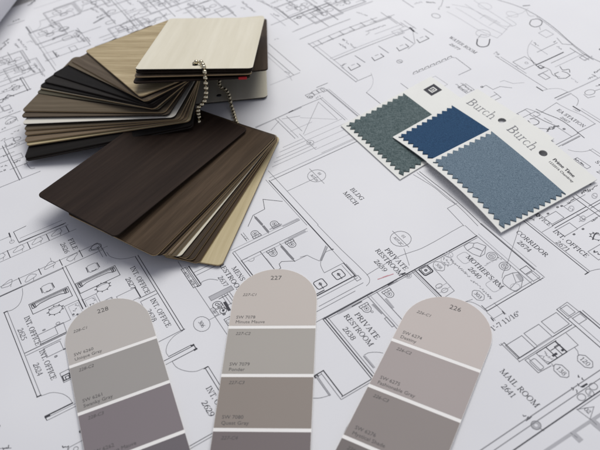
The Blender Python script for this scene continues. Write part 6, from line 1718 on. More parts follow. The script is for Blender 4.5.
1,0.5,0:-6048 1613 -6048 1970
1,0.5,0:-6307 1600 -6307 1878
1,0.5,0:-6205 1658 -5996 1658
1,0.469517,0:-6046 1887 -6039 1898 -6057 1891 -6044 1908
1,0.586866,0:-6055 1908 -6060 1910 -6069 1908 -6057 1922 -6071 1919
1,0.621421,0:-6063 1932 -6072 1935 -6088 1935
2,0.417734,0:-5916 1640 -5921 1646 -5928 1649
2,0.438233,0:-5926 1655 -5930 1657 -5921 1665 -5932 1667
2,0.546751,0:-5922 1674 -5930 1677 -5940 1677 -5942 1681
2,0.569566,0:-5907 1492 -5905 1500 -5916 1501
2,0.604793,0:-5925 1505 -5921 1515 -5932 1517
1,0.441894,0:-6596 1715 -6590 1717 -6581 1725
1,0.398298,0:-6576 1717 -6568 1719 -6560 1724
1,0.418625,0:-6557 1729 -6548 1727 -6539 1721
1,0.464714,0:-6534 1725 -6525 1721 -6516 1720
1,0.516126,0:-6514 1729 -6503 1716 -6497 1719
1,0.538696,0:-6492 1739 -6487 1723 -6484 1721 -6480 1722 -6476 1733
1,0.498827,0:-6470 1733 -6463 1722 -6454 1726
1,0.397728,0:-6450 1739 -6444 1743 -6436 1742
1,0.616532,0:-6490 1806 -6485 1814 -6475 1805 -6469 1806
1,0.428341,0:-6467 1814 -6464 1817 -6460 1815 -6458 1827 -6448 1811
1,0.559439,0:-6443 1813 -6437 1820 -6427 1816
1,0.585632,0:-6424 1829 -6416 1826 -6414 1831 -6408 1834
1,0.548147,0:-6400 1826 -6398 1842 -6390 1835 -6385 1832
1,0.524038,0:-6379 1839 -6369 1834 -6367 1853
1,0.475816,0:-6362 1854 -6352 1847 -6344 1838 -6339 1842
1,0.408856,0:-6334 1846 -6326 1843 -6318 1848
1,0.5,0:-6381 1854 -6381 2118
1,0.55,0:-6526 1982 -5972 1982
2,0.5,0:-6306 2085 -6066 2085
1,0.5,0:-6056 2024 -6056 2220
1,0.621117,0:-6237 2032 -6243 2040 -6249 2048
1,0.438459,0:-6248 2057 -6249 2064 -6254 2073
1,0.499213,0:-6251 2082 -6240 2091 -6234 2098
1,0.472203,0:-6232 2108 -6240 2114 -6237 2118 -6232 2125
1,0.465985,0:-6240 2133 -6229 2140 -6240 2150
1,0.391098,0:-6132 2183 -6125 2191 -6115 2184
1,0.389995,0:-6111 2189 -6106 2193 -6104 2200 -6098 2191 -6093 2185
1,0.422009,0:-6088 2186 -6083 2197 -6078 2206 -6071 2204
1,0.532876,0:-6065 2185 -6062 2193 -6058 2194 -6053 2206 -6049 2200
1,0.547828,0:-6041 2192 -6035 2210 -6025 2203
1,0.401118,0:-6022 2208 -6017 2195 -6012 2199 -6009 2206 -6003 2189
1,0.524896,0:-5998 2209 -5994 2202 -5990 2204 -5984 2204 -5981 2207
1,0.5,0:-6052 2149 -6052 2348
2,0.51431,0:-5974 2065 -5975 2066 -5976 2071 -5981 2074 -5975 2078
2,0.466354,0:-5984 2082 -5968 2092 -5978 2094 -5968 2100
2,0.46214,0:-5980 2105 -5967 2114 -5970 2120
2,0.478878,0:-5979 2124 -5982 2129 -5987 2131 -5989 2134 -5978 2140
2,0.449674,0:-5986 2145 -5974 2150 -5982 2153 -5980 2156 -5984 2161
1,0.5,0:-5926 2199 -5756 2199
1,0.45,1:-6073 2206 -6074 2217 -6079 2228 -6086 2235 -6094 2239 -6103 2239 -6112 2235 -6119 2228 -6123 2217 -6125 2206 -6123 2194 -6119 2184 -6112 2176 -6103 2172 -6094 2172 -6086 2176 -6079 2184 -6074 2194
1,0.5,1:-5845 2330 -5683 2330 -5683 2456 -5845 2456
1,0.7,0:-5864 2442 -5608 2442
2,0.6,0:-5790 2454 -5790 2532
1,0.612288,0:-5723 2556 -5719 2555 -5717 2553 -5714 2562 -5713 2569
1,0.591844,0:-5704 2572 -5697 2575 -5689 2570
1,0.587342,0:-5678 2560 -5675 2572 -5669 2578
1,0.415449,0:-5820 2611 -5815 2629 -5810 2628 -5804 2607
1,0.620327,0:-5799 2628 -5795 2623 -5792 2613 -5789 2610 -5782 2616
1,0.558444,0:-5778 2612 -5775 2611 -5772 2609 -5767 2621 -5762 2626
1,0.429371,0:-5760 2611 -5753 2630 -5749 2623 -5742 2618
1,0.570809,0:-5739 2624 -5734 2630 -5729 2618 -5723 2605
1,0.44108,0:-5718 2613 -5715 2609 -5711 2609 -5706 2608 -5702 2619
1,0.534265,0:-5699 2608 -5694 2611 -5690 2609 -5687 2614 -5684 2622
1,0.524976,0:-5679 2611 -5670 2612 -5662 2625
1,0.616238,0:-5658 2625 -5654 2612 -5649 2611 -5646 2626 -5642 2614
1,0.497953,0:-5637 2624 -5631 2628 -5622 2614
1,0.589794,0:-5619 2624 -5612 2609 -5607 2616 -5602 2617
1,0.498258,0:-5596 2609 -5590 2627 -5581 2625
1,0.434939,0:-5577 2615 -5571 2608 -5567 2625 -5561 2630
1,0.5,0:-6047 2275 -6047 2388
0,1,0:-6053 2324 -6046 2363
2,0.45,0:-5780 2783 -5253 2783
1,0.383319,0:-5755 2747 -5747 2739 -5742 2743 -5740 2745
1,0.452185,0:-5736 2757 -5729 2741 -5726 2760 -5724 2764
1,0.412875,0:-5718 2764 -5709 2757 -5705 2768
1,0.472785,0:-5698 2755 -5696 2772 -5690 2766 -5687 2774
1,0.409869,0:-5679 2763 -5676 2772 -5669 2760 -5666 2776
1,0.382439,0:-5661 2769 -5652 2764 -5645 2765
1,0.548572,0:-5642 2774 -5637 2768 -5634 2782 -5630 2784
1,0.433673,0:-5622 2773 -5620 2781 -5613 2776 -5610 2779
1,0.500009,0:-5607 2789 -5600 2772 -5600 2786 -5594 2788 -5593 2792
1,0.47501,0:-5586 2781 -5580 2779 -5577 2787 -5570 2779
1,0.444901,0:-5568 2791 -5566 2801 -5559 2797 -5554 2798
1,0.397653,0:-5549 2798 -5544 2783 -5540 2788 -5538 2794 -5535 2801
1,0.556132,0:-5532 2804 -5529 2807 -5526 2809 -5521 2803 -5514 2796
1,0.392218,0:-5513 2810 -5504 2794 -5501 2800 -5497 2802
1,0.42628,0:-5496 2815 -5489 2811 -5482 2808 -5476 2799
1,0.42956,0:-5474 2809 -5472 2822 -5462 2803 -5460 2817
1,0.423814,0:-5456 2822 -5450 2821 -5440 2814
1,0.350383,0:-5607 2809 -5607 2814 -5607 2820 -5609 2827
1,0.5189,0:-5615 2832 -5609 2835 -5604 2840 -5606 2844 -5614 2850
1,0.522028,0:-5599 2856 -5618 2862 -5616 2872
1,0.456127,0:-5602 2876 -5603 2880 -5613 2886 -5622 2890 -5617 2893
1,0.406797,0:-5619 2899 -5614 2904 -5620 2911 -5623 2915
1,0.406699,0:-5606 2921 -5624 2927 -5607 2932 -5608 2938
1,0.473617,0:-5604 2945 -5610 2954 -5617 2962
1,0.36745,0:-5618 2966 -5619 2970 -5612 2976 -5614 2978 -5602 2984
1,0.493602,0:-5575 2973 -5572 2968 -5568 2970 -5563 2958 -5559 2974
1,0.416209,0:-5554 2973 -5549 2961 -5542 2960 -5539 2969
1,0.379273,0:-5535 2981 -5528 2964 -5527 2981 -5523 2977 -5517 2972
1,0.44396,0:-5514 2982 -5506 2961 -5500 2968 -5497 2978
1,0.458591,0:-5492 2982 -5489 2986 -5484 2979 -5479 2965 -5474 2970
1,0.395824,0:-5469 2968 -5465 2979 -5459 2969 -5454 2968
1,0.463347,0:-5448 2970 -5446 2974 -5442 2980 -5438 2980 -5433 2972
1,0.426171,0:-5428 2987 -5421 2993 -5414 2991
1,0.417244,0:-5409 2987 -5402 2984 -5398 2977 -5390 2974
1,0.543351,0:-5426 2745 -5416 2735 -5408 2741
1,0.471371,0:-5405 2746 -5397 2742 -5389 2741
1,0.545217,0:-5384 2740 -5378 2740 -5376 2757 -5372 2758
1,0.495478,0:-5363 2742 -5360 2754 -5358 2762 -5350 2748
2,0.5,0:-5444 2716 -5162 2716
1,0.45609,0:-5424 2821 -5419 2812 -5410 2821
1,0.558046,0:-5406 2828 -5403 2829 -5399 2816 -5397 2829 -5393 2824
1,0.479242,0:-5388 2825 -5385 2817 -5381 2815 -5375 2816
1,0.429276,0:-5372 2812 -5367 2823 -5365 2812 -5361 2821 -5359 2814
1,0.420618,0:-5355 2822 -5351 2810 -5347 2814 -5343 2812 -5339 2824
1,0.417415,0:-5336 2823 -5332 2818 -5329 2820 -5325 2828 -5322 2809
1,0.376705,0:-5318 2809 -5316 2816 -5312 2808 -5309 2814 -5305 2811
1,0.434618,0:-5302 2810 -5294 2817 -5286 2823
1,0.461798,0:-5284 2807 -5277 2804 -5269 2808
1,0.5,0:-5293 2817 -5293 2951
1,0.5,0:-5028 2708 -5028 2830
0,0.6,1:-5190 2887 -5191 2894 -5194 2900 -5200 2904 -5206 2907 -5213 2907 -5220 2904 -5225 2900 -5228 2894 -5230 2887 -5228 2880 -5225 2874 -5220 2870 -5213 2867 -5206 2867 -5200 2870 -5194 2874 -5191 2880
1,0.45,0:-4992 2443 -4461 2443
1,0.5,0:-4877 2368 -4441 2368
2,0.4,0:-4858 2336 -4426 2336
1,0.403162,0:-4530 2330 -4529 2343 -4522 2341
1,0.392541,0:-4516 2335 -4515 2346 -4506 2342
1,0.388484,0:-4506 2350 -4503 2350 -4500 2352 -4493 2348
1,0.312563,0:-4493 2355 -4491 2358 -4485 2349 -4480 2346 -4479 2350
1,0.4,0:-4440 2326 -4440 2428
2,0.490203,0:-5013 2517 -5027 2526 -5020 2532
2,0.642016,0:-5024 2543 -5023 2546 -5013 2549 -5009 2554
2,0.4,0:-4436 2141 -4436 2315
2,0.35,0:-4382 2315 -4391 2317 -4401 2320 -4411 2322 -4420 2324 -4429 2324 -4436 2323 -4442 2320 -4448 2316 -4454 2312 -4460 2308
1,0.5,0:-6018 314 -6018 474
1,0.6,0:-6120 483 -6000 483
2,0.45,0:-6093 333 -6093 480
1,0.4,0:-5940 333 -5966 375
1,0.5,0:-5732 236 -5732 461
0,0.8,0:-5638 211 -5638 486
0,0.6,0:-5869 455 -5625 455
1,0.5,0:-5872 476 -5628 476
1,0.5,0:-5841 266 -5841 454
0,0.481566,0:-5760 267 -5743 279 -5756 282 -5755 288
0,0.500309,0:-5770 294 -5756 308 -5767 313
0,0.50152,0:-5766 325 -5768 334 -5764 346
0,0.599693,0:-5779 349 -5776 356 -5776 360 -5783 364 -5796 363
0,0.464611,0:-5796 373 -5796 380 -5788 391 -5793 394
0,0.35,1:-5709 391 -5715 401 -5723 409 -5732 414 -5740 415 -5748 412 -5754 405 -5758 396 -5759 385 -5757 374 -5751 363 -5743 356 -5734 351 -5726 350 -5718 352 -5712 359 -5708 368 -5707 379
1,0.3,0:-5737 357 -5749 376 -5753 399
0,0.6,0:-5714 402 -5711 405
0,0.6,0:-5731 415 -5731 421
0,0.6,0:-5749 413 -5752 419
0,0.6,0:-5759 396 -5764 399
0,0.6,0:-5757 373 -5762 372
0,0.6,0:-5744 354 -5746 349
0,0.6,0:-5725 348 -5724 342
0,0.6,0:-5711 358 -5706 353
0,0.6,0:-5706 379 -5701 378
0,0.7,0:-5623 241 -5671 296 -5623 335
0,0.380754,0:-5857 400 -5860 404 -5852 409 -5847 414
0,0.421505,0:-5857 419 -5845 424 -5850 426 -5864 427 -5852 432
0,0.403103,0:-5854 437 -5849 442 -5849 447 -5852 450
0,0.411088,0:-5851 456 -5857 458 -5868 460 -5862 464 -5852 469
0,0.522398,0:-5594 212 -5601 214 -5591 224 -5599 226
0,0.480756,0:-5595 234 -5598 236 -5612 234 -5614 237 -5614 243
0,0.432745,0:-5614 249 -5618 251 -5620 255 -5609 265
0,0.385544,0:-5627 264 -5624 270 -5630 271 -5613 283 -5623 283
1,0.4,1:-5520 208 -5450 208 -5450 268 -5520 268
1,0.5,0:-5566 200 -5463 200
1,0.5,0:-5371 146 -5371 321
1,0.357995,0:-5415 231 -5402 239 -5402 245 -5421 247
1,0.376325,0:-5418 258 -5408 264 -5414 268 -5422 269 -5422 273
2,0.4,0:-5458 171 -5458 275
1,0.45,1:-5254 227 -5262 243 -5272 255 -5283 263 -5294 265 -5304 262 -5311 253 -5315 239 -5315 224 -5311 207 -5303 191 -5293 179 -5282 171 -5270 169 -5261 173 -5254 182 -5250 195 -5250 211
0,0.35032,0:-5264 180 -5271 185 -5269 191 -5272 194
0,0.400003,0:-5267 202 -5266 206 -5262 211 -5280 209 -5268 217
0,0.336547,0:-5269 223 -5268 227 -5275 230 -5277 233 -5272 236
0,0.443926,0:-5276 243 -5285 244 -5277 252 -5287 256
1,0.4,0:-5341 184 -5362 222 -5312 266 -5247 264
1,0.4,0:-5180 97 -5180 267
1,0.471115,0:-5211 122 -5208 129 -5219 129 -5214 136
1,0.418951,0:-5222 142 -5218 147 -5214 154 -5230 151 -5222 158
0,0.338482,0:-5110 169 -5110 175 -5103 180 -5106 186
0,0.386952,0:-5120 196 -5122 203 -5120 213
0,0.384548,0:-5119 221 -5111 229 -5118 234 -5128 238
0,0.395119,0:-5067 78 -5070 84 -5069 91 -5075 94
0,0.369939,0:-5083 100 -5072 112 -5086 117
1,0.45,1:-5055 101 -4965 101 -4965 171 -5055 171
0,0.368158,0:-4970 112 -4968 118 -4970 121 -4977 122 -4966 129
0,0.403943,0:-4985 131 -4978 137 -4972 143 -4984 145 -4988 146
0,0.4,1:-4990 192 -4992 202 -4996 211 -5002 218 -5010 222 -5018 222 -5026 218 -5033 211 -5037 202 -5038 192 -5037 182 -5033 173 -5026 166 -5018 163 -5010 163 -5002 166 -4996 173 -4992 182
1,0.4,0:-4969 43 -4969 238
0,0.516103,0:-4854 47 -4872 46 -4865 54 -4861 63
0,0.351495,0:-4868 71 -4862 81 -4868 84 -4878 86
1,0.475142,0:-4928 142 -4931 150 -4939 155
1,0.487352,0:-4936 161 -4940 169 -4946 174
1,0.470659,0:-4950 178 -4942 188 -4954 193
0,0.55,0:-4998 72 -4509 72
0,0.4,0:-5001 93 -4524 93
0,0.508036,0:-4748 -5 -4745 2 -4749 11
0,0.420148,0:-4734 24 -4749 29 -4736 34 -4731 40
0,0.357423,0:-4688 -24 -4694 -20 -4686 -8
0,0.493655,0:-4684 5 -4698 5 -4686 15 -4699 15
1,0.45,0:-4793 -1 -4793 79
1,0.4,0:-4926 96 -4926 240
1,0.4,1:-4820 90 -4760 90 -4760 170 -4820 170
0,0.498977,0:-4744 88 -4729 96 -4739 103
0,0.520392,0:-4738 109 -4730 111 -4734 115 -4746 120 -4736 123
0,0.35009,0:-4744 128 -4729 135 -4742 142
1,0.4,0:-4673 44 -4673 168
1,0.4,0:-4516 -74 -4516 230
1,0.45,0:-4712 178 -4699 176 -4685 174 -4672 172 -4659 171 -4646 171 -4633 171 -4620 173 -4608 174 -4597 177 -4588 180 -4583 184 -4580 190 -4579 196 -4578 202 -4577 207
1,0.43792,0:-4656 154 -4670 155 -4670 160 -4661 168
1,0.474562,0:-4670 172 -4672 174 -4674 178 -4678 182 -4681 184
1,0.4,0:-4868 18 -4868 131
0,0.682148,0:-6451 439 -6462 437 -6463 447 -6473 447
0,0.661761,0:-6483 447 -6478 460 -6483 464 -6486 471
0,0.543219,0:-6492 475 -6494 483 -6503 482 -6498 497
0,0.609466,0:-6505 500 -6513 503 -6524 498 -6533 494 -6534 504
0,0.746418,0:-6525 522 -6526 526 -6533 526 -6540 529 -6540 534
1,0.5,0:-6315 394 -6315 496
1,0.5,0:-6364 477 -6196 477
0,0.714646,0:-6894 672 -6897 676 -6907 682 -6915 687
0,0.703138,0:-6903 697 -6905 700 -6903 706 -6911 711 -6915 714
0,0.718676,0:-6903 725 -6917 731 -6901 742
1,0.5,0:-6853 607 -6853 775
0,0.551162,0:-6554 479 -6558 481 -6552 493 -6555 500
0,0.621347,0:-6562 499 -6573 502 -6574 512
0,0.698625,0:-6568 523 -6580 521 -6577 530 -6582 535
0,0.532172,0:-6588 536 -6587 544 -6593 543 -6604 542 -6589 557
0,0.502044,0:-7131 886 -7137 889 -7122 902 -7141 897 -7134 906
0,0.611805,0:-7137 913 -7131 923 -7147 917 -7141 924 -7144 928
0,0.616015,0:-7146 938 -7165 932 -7158 944 -7169 941
0,0.665892,0:-7177 945 -7165 959 -7168 963 -7175 964 -7169 972
0,0.612604,0:-7177 977 -7198 969 -7192 981 -7200 983
1,0.477042,0:-7235 884 -7244 886 -7230 898 -7229 902 -7227 908
1,0.61907,0:-7238 908 -7238 914 -7241 916 -7258 914 -7252 921
1,0.577062,0:-7260 922 -7254 934 -7249 947
1,0.691889,0:-7270 942 -7251 958 -7272 950 -7274 955 -7272 959
1,0.51348,0:-7271 968 -7282 964 -7274 975 -7269 982 -7280 981
1,0.496717,0:-6276 385 -6270 385 -6267 398 -6263 402
1,0.351012,0:-6255 391 -6247 396 -6241 401
1,0.39279,0:-6236 399 -6226 388 -6222 394 -6220 412
1,0.419301,0:-6215 408 -6206 400 -6195 398
1,0.476916,0:-6194 412 -6190 409 -6182 402 -6183 416 -6175 404
""".strip().split('\n')
PLAN_FILLS = [(2, [(-272.74, 73.72), (-272.25, 88.86), (-268.78, 88.9), (-268.96, 73.53)]), (2, [(-267.25, 153.88), (-265.51, 154.56), (-257.72, 145.07), (-258.72, 143.94)])]
PLAN_TEXTS = [('FILE', -370.51, 18.98, 0, 4.65, 11.75, 0),
 ('2626', -369.68, 13.27, 0, 4.65, 10.79, 0),
 ('INT. OFFICE', -322.4, -24.43, 0, 4.65, 25.17, 0),
 ('2625', -315.53, -30.34, 0, 4.65, 9.83, 0),
 ('INT. OFFICE', -292.91, -23.9, 0, 4.65, 23.89, 0),
 ('2624', -285.43, -29.63, 0, 4.65, 9.52, 0),
 ('INT. OFFICE', -322.67, 44.09, 0, 4.65, 26.36, 0),
 ('2627', -315.63, 38.13, 0, 4.65, 10.45, 0),
 ('INT. OFFICE', -291.11, 44.55, 0, 4.65, 25.28, 0),
 ('2628', -284.75, 39.12, 0, 4.65, 10.47, 0),
 ('ACT', -299.45, 70.08, 0, 3.2, 5.14, 0),
 ('ACT', -291.5, 70.22, 0, 3.2, 5.32, 0),
 ('306', -256.6, 61.27, 0, 3.4, -1, 0),
 ('MENS', -285.16, 97.15, 0, 4.65, 13.31, 0),
 ('RESTROOM', -293.14, 91.78, 0, 4.65, 28.99, 0),
 ('2637', -283.13, 86.5, 0, 4.65, 9.16, 0),
 ('INT. OFFICE', -216.64, 45.74, 0, 4.65, 24.94, 0),
 ('2629', -209.85, 39.82, 0, 4.65, 10.59, 0),
 ('PRIVATE', -243.11, 183.38, 0, 4.65, 20.98, 0),
 ('RESTROOM', -246.01, 178.26, 0, 4.65, 25.87, 0),
 ('2639', -238.96, 172.3, 0, 4.65, 10.76, 0),
 ('01', -245.19, 198.48, 0, 2.9, -1, 0),
 ('A07.2C', -244.06, 193.47, 0, 2.8, -1, 0),
 ('PRIVATE', -212.25, 139.42, 0, 4.65, 21.58, 0),
 ('RESTROOM', -214.71, 133.75, 0, 4.65, 26.0, 0),
 ('2638', -207.5, 128.05, 0, 4.65, 9.92, 0),
 ('308', -213.12, 200.8, 0, 3.2, -1, 1),
 ("MOTHER'S RM", -209.72, 220.12, 0, 4.65, 30.77, 0),
 ('2640', -201.61, 214.75, 0, 4.65, 9.74, 0),
 ('303', -182.67, 204.9, 0, 3.5, -1, 0),
 ('1\'-7 11/16"', -160.2, 194.45, 90, 4.5, 21.28, 0),
 ('120', -116.92, 220.71, 0, 3.9, -1, 0),
 ('138', -119.57, 206.2, 0, 3.9, -1, 0),
 ('MAIL ROOM', -137.52, 181.23, 0, 4.7, 26.67, 0),
 ('2641', -129.98, 175.42, 0, 4.7, 8.41, 0),
 ('02', -95.53, 199.41, 0, 3.4, -1, 0),
 ('OFFICE', -213.99, 279.24, 0, 4.65, 14.12, 0),
 ('INT. OFFICE', -195.54, 277.79, 0, 4.65, 27.26, 0),
 ('2671', -187.68, 272.36, 0, 4.65, 9.68, 0),
 ('CORRIDOR', -207.96, 258.93, 0, 4.65, 25.65, 0),
 ('2674', -200.97, 253.45, 0, 4.65, 10.11, 0),
 ('06', -360.84, 200.91, 0, 2.2, -1, 1),
 ('01', -327.47, 187.77, 0, 2.9, -1, 0),
 ('A07.26', -326.06, 182.56, 0, 2.8, -1, 0),
 ('BLDG', -301.88, 197.24, 0, 4.65, 13.73, 0),
 ('MECH', -301.52, 191.35, 0, 4.65, 15.17, 0),
 ('WATER ROOM', -411.49, 374.34, 0, 4.9, 33.43, 0),
 ('2677', -402.7, 367.38, 0, 4.4, 11.81, 0),
 ('EA STATION', -283.58, 370.34, 0, 4.6, 26.13, 0),
 ('2667', -275.51, 365.42, 0, 3.8, 8.05, 0),
 ('ST', -226.41, 348.1, 0, 4.65, 6.16, 0),
 ('26', -218.92, 341.44, 0, 4.65, 4.71, 0)]
def floor_plan():
    S = Sheet()
    for f in PLAN_FILLS: S.poly([(x*MM, y*MM) for x, y in f[1]], f[0])
    for ln in PLAN_LINES:
        h, body = ln.split(':'); s, w, c = h.split(','); q = [int(k)*1e-4 for k in body.split(' ')]
        pts = [(q[i], q[i+1], float(w)*MM) for i in range(0, len(q), 2)]
        if c == '1': pts.append(pts[0])
        fine = [pts[0]]                                   # long strokes follow the waves of the sheet
        for a, b in zip(pts, pts[1:]):
            n = max(1, int(math.hypot(b[0]-a[0], b[1]-a[1])/.007))
            fine += [(a[0]+(b[0]-a[0])*k/n, a[1]+(b[1]-a[1])*k/n, a[2]) for k in range(1, n+1)]
        S.ribbon(fine, int(s), c == '1')
    for t, x, y, ang, em, ln, s in PLAN_TEXTS:
        S.text(t, x*MM, y*MM, ang, em*MM, ln*MM if ln > 0 else ln, s)
    v, f, m = S.v, S.f, S.m
    # the sheet itself, 1067 x 762 mm, thin
    b = len(v); u0, u1, w0, w1 = -.72, .36, -.42, .56
    nx, ny = 108, 98
    for j in range(ny+1):
        for i in range(nx+1): v.append((u0+(u1-u0)*i/nx, w0+(w1-w0)*j/ny, 0))
    for j in range(ny):
        for i in range(nx):
            k = b+j*(nx+1)+i; f.append((k, k+1, k+nx+2, k+nx+1)); m.append(4)
    v = [(x, y, z+relief(x, y)) for x, y, z in v]
    o = mesh_obj('floor_plan', v, f, INK+[PAPER], m)
    o.data.polygons.foreach_set('use_smooth', [k == 4 for k in m])
    o.rotation_euler = (0, 0, YAW)
    tag(o, 'large white sheet printed with a black line floor plan, spread flat under everything', 'floor plan')
    return o
floor_plan()

# the rolled up drawing at the far left corner
def rolled_drawing():
    p0, p1 = Vector((-0.2459, 0.6434, 0)), Vector((-0.2337, 0.7111, 0))
    d = (p1-p0).normalized(); n = Vector((-d.y, d.x, 0))
    if n.x > 0: n = -n
    v = []; f = []; turns = 2.6; N = 120; r0 = 0.036
    ext = (-.13, .42)
    for k in range(N+1):
        a = turns*2*math.pi*k/N; r = r0-.0009*a/(2*math.pi)
        for e in ext:
            q = p0+d*e+n*(r0)+Vector((0, 0, r0+.0004))
            v.append(tuple(q+n*(-math.cos(a-.9)*r)+Vector((0, 0, math.sin(a-.9)*r))))
    for k in range(N): f.append((2*k, 2*k+1, 2*k+3, 2*k+2))
    o = mesh_obj('rolled_drawing', v, f, ROLLPAPER, smooth=True)
    tag(o, 'rolled up white paper drawing lying at the far left corner of the floor plan', 'paper roll')
ROLLPAPER = plain('roll_paper', (.66, .66, .70), .8, .15, .03, 12)
rolled_drawing()

# ------------------------------------------------------------------ laminate chips
def chip_mesh(L, W, th, hole=(.008, .0021), rad=.0034, ch=.00025):
    def outline(ins):
        out = []; r = rad-ins
        for sx, sy, a0 in ((1, 1, 0), (0, 1, 90), (0, 0, 180), (1, 0, 270)):
            cx = L-.0-rad if sx else rad; cy = (W/2-rad) if sy else -(W/2-rad)
            for k in range(7):
                a = R(a0+15*k); out.append((cx+r*math.cos(a), cy+r*math.sin(a)))
        return out
    def ring(): return [(hole[0]+hole[1]*math.cos(R(30*k)), hole[1]*math.sin(R(30*k))) for k in range(12)]
    v = []; f = []; m = []
    n = 28
    levels = [(-th/2, ch), (-th/2+ch, 0), (th/2-ch, 0), (th/2, ch)]
    for z, ins in levels: v += [(x-hole[0], y, z) for x, y in outline(ins)]
    hb = len(v)
    for z in (-th/2, th/2): v += [(x-hole[0], y, z) for x, y in ring()]
    for l in range(3):
        for i in range(n):
            j = (i+1) % n; f.append((l*n+i, l*n+j, (l+1)*n+j, (l+1)*n+i)); m.append((2, 1, 0)[l])
    for i in range(12):
        j = (i+1) % 12; f.append((hb+j, hb+i, hb+12+i, hb+12+j)); m.append(1)
    for top in (0, 1):
        o = outline(ch); h = ring()
        tri = geometry.tessellate_polygon([[Vector((x, y, 0)) for x, y in o], [Vector((x, y, 0)) for x, y in h[::-1]]])
        idx = [3*n*top+i for i in range(n)]+[hb+12*top+i for i in range(12)][::-1]
        for t in tri:
            q = [idx[k] for k in t]; a = [v[k] for k in q]
            cr = (a[1][0]-a[0][0])*(a[2][1]-a[0][1])-(a[1][1]-a[0][1])*(a[2][0]-a[0][0])
            if abs(cr) < 1e-14: continue
            f.append(tuple(q if (cr > 0) == bool(top) else q[::-1])); m.append(0 if top else 2)
    return v, f, m
EDGE = plain('chip_core', (.016, .011, .008), .7, .1)
EDGE_TAN = plain('chip_core_tan', (.30, .215, .115), .6, .15)
WOODS = dict(
    cream=wood('cream_ash_laminate', (.62, .575, .45), (.745, .705, .585), .5, .15, contrast=.75, streak=.6, scale=.6),
    oak=wood('tan_oak_laminate', (.31, .24, .135), (.58, .48, .31), .6, .12, scale=1.5, contrast=1.0, turn=-35),
    tan=wood('light_tan_laminate', (.44, .36, .20), (.62, .53, .34), .5, .2, contrast=.8),
    lightoak=wood('beige_laminate', (.50, .45, .32), (.64, .59, .45), .55, .2, contrast=.7),
    greybrown=wood('grey_brown_laminate', (.080, .061, .043), (.145, .115, .085), .65, .1),
    taupe=wood('taupe_laminate', (.10, .079, .053), (.17, .136, .095), .65, .1),
    brown=wood('mid_brown_laminate', (.038, .025, .015), (.104, .070, .044), .58, .12, contrast=.9),
    rust=wood('warm_brown_laminate', (.15, .11, .07), (.24, .18, .12), .55, .2),
    darkgrey=wood('charcoal_laminate', (.020, .018, .016), (.036, .032, .029), .65, .12),
    black=wood('black_laminate', (.009, .008, .007), (.017, .015, .014), .65, .12),
    espresso=wood('espresso_laminate', (.017, .0104, .0078), (.040, .0262, .0188), .58, .13, contrast=.9),
    walnut=wood('walnut_laminate', (.032, .021, .013), (.080, .056, .036), .55, .18),
    white=wood('white_laminate', (.68, .65, .56), (.74, .71, .63), .55, .2, contrast=.4),
    olive=wood('olive_grey_laminate', (.07, .062, .042), (.12, .108, .075), .6, .15),
)
GROUP = {'fan': 'laminate chips fanned out to the left on the chain', 'pile': 'laminate chips stacked under the cream chip', 'low': 'laminate chips fanned out toward the front on the chain'}
_mesh_cache = {}
def chip(kind, wood_key, hole, ypr, label, group, L=.1295, W=.0775, th=.0013, edge=None):
    key = (wood_key, L, W, th, edge)
    if key not in _mesh_cache:
        v, f, m = chip_mesh(L, W, th)
        me = bpy.data.meshes.new('laminate_chip'); me.from_pydata(v, [], f)
        me.materials.append(WOODS[wood_key]); me.materials.append(EDGE_TAN if edge == 'tan' else EDGE); me.materials.append(EDGE)
        me.polygons.foreach_set('material_index', m); me.update(); _mesh_cache[key] = me
    o = bpy.data.objects.new('laminate_chip', _mesh_cache[key]); col.objects.link(o)
    y, p, r = (R(a) for a in ypr)
    M = Matrix.Rotation(y, 4, 'Z') @ Matrix.Rotation(-p, 4, 'Y') @ Matrix.Rotation(r, 4, 'X')
    o.rotation_euler = M.to_euler(); o.location = Vector(hole)*MM
    tag(o, label, 'laminate chip', GROUP[group])
    return o
chip('x', 'oak', (-70.6, 444.6, 48.7), (118.6, -10.8, -0.0), 'light tan oak chip with streaky grain, topmost of the left hand fan', 'fan', edge='tan')
chip('x', 'greybrown', (-70.8, 444.6, 47.0), (125.9, -10.5, -0.0), 'grey brown chip directly under the tan oak chip of the left fan', 'fan', edge='tan')
chip('x', 'taupe', (-74.1, 444.4, 45.3), (128.3, -10.2, -0.0), 'dark grey brown chip third from the top of the left fan', 'fan', W=0.07)
chip('x', 'black', (-77.5, 444.5, 43.6), (135.4, -9.9, -0.0), 'wide showing black chip in the upper part of the left fan', 'fan', W=0.066)
chip('x', 'darkgrey', (-81.1, 443.9, 41.9), (140.1, -9.6, 0.0), 'charcoal chip just below the widest black chip of the left fan', 'fan', W=0.06)
chip('x', 'black', (-81.5, 445.4, 40.2), (142.9, -9.5, -0.0), 'thin black sliver of a chip above the upper pale strip of the left fan', 'fan', W=0.06)
chip('x', 'lightoak', (-81.1, 447.4, 38.5), (143.7, -9.4, -0.0), 'cream chip showing as the upper thin pale line in the left fan', 'fan', W=0.062, edge='tan')
chip('x', 'olive', (-80.7, 448.6, 36.8), (146.4, -9.3, -0.0), 'olive chip just above the broad taupe chip of the left fan', 'fan', W=0.062)
chip('x', 'taupe', (-79.1, 456.2, 35.1), (157.4, -8.6, 0.0), 'broad taupe chip showing the widest wedge in the middle of the left fan', 'fan', edge='tan')
chip('x', 'greybrown', (-78.5, 455.5, 33.5), (160.0, -8.4, 0.0), 'narrow dark taupe chip between the broad taupe chip and the white chip', 'fan')
chip('x', 'white', (-76.5, 454.3, 31.8), (162.8, -8.3, 0.0), 'white chip forming the broad pale band in the left fan', 'fan')
chip('x', 'taupe', (-75.3, 454.6, 30.0), (165.2, -8.4, 0.0), 'olive taupe chip directly below the white chip of the left fan', 'fan', edge='tan')
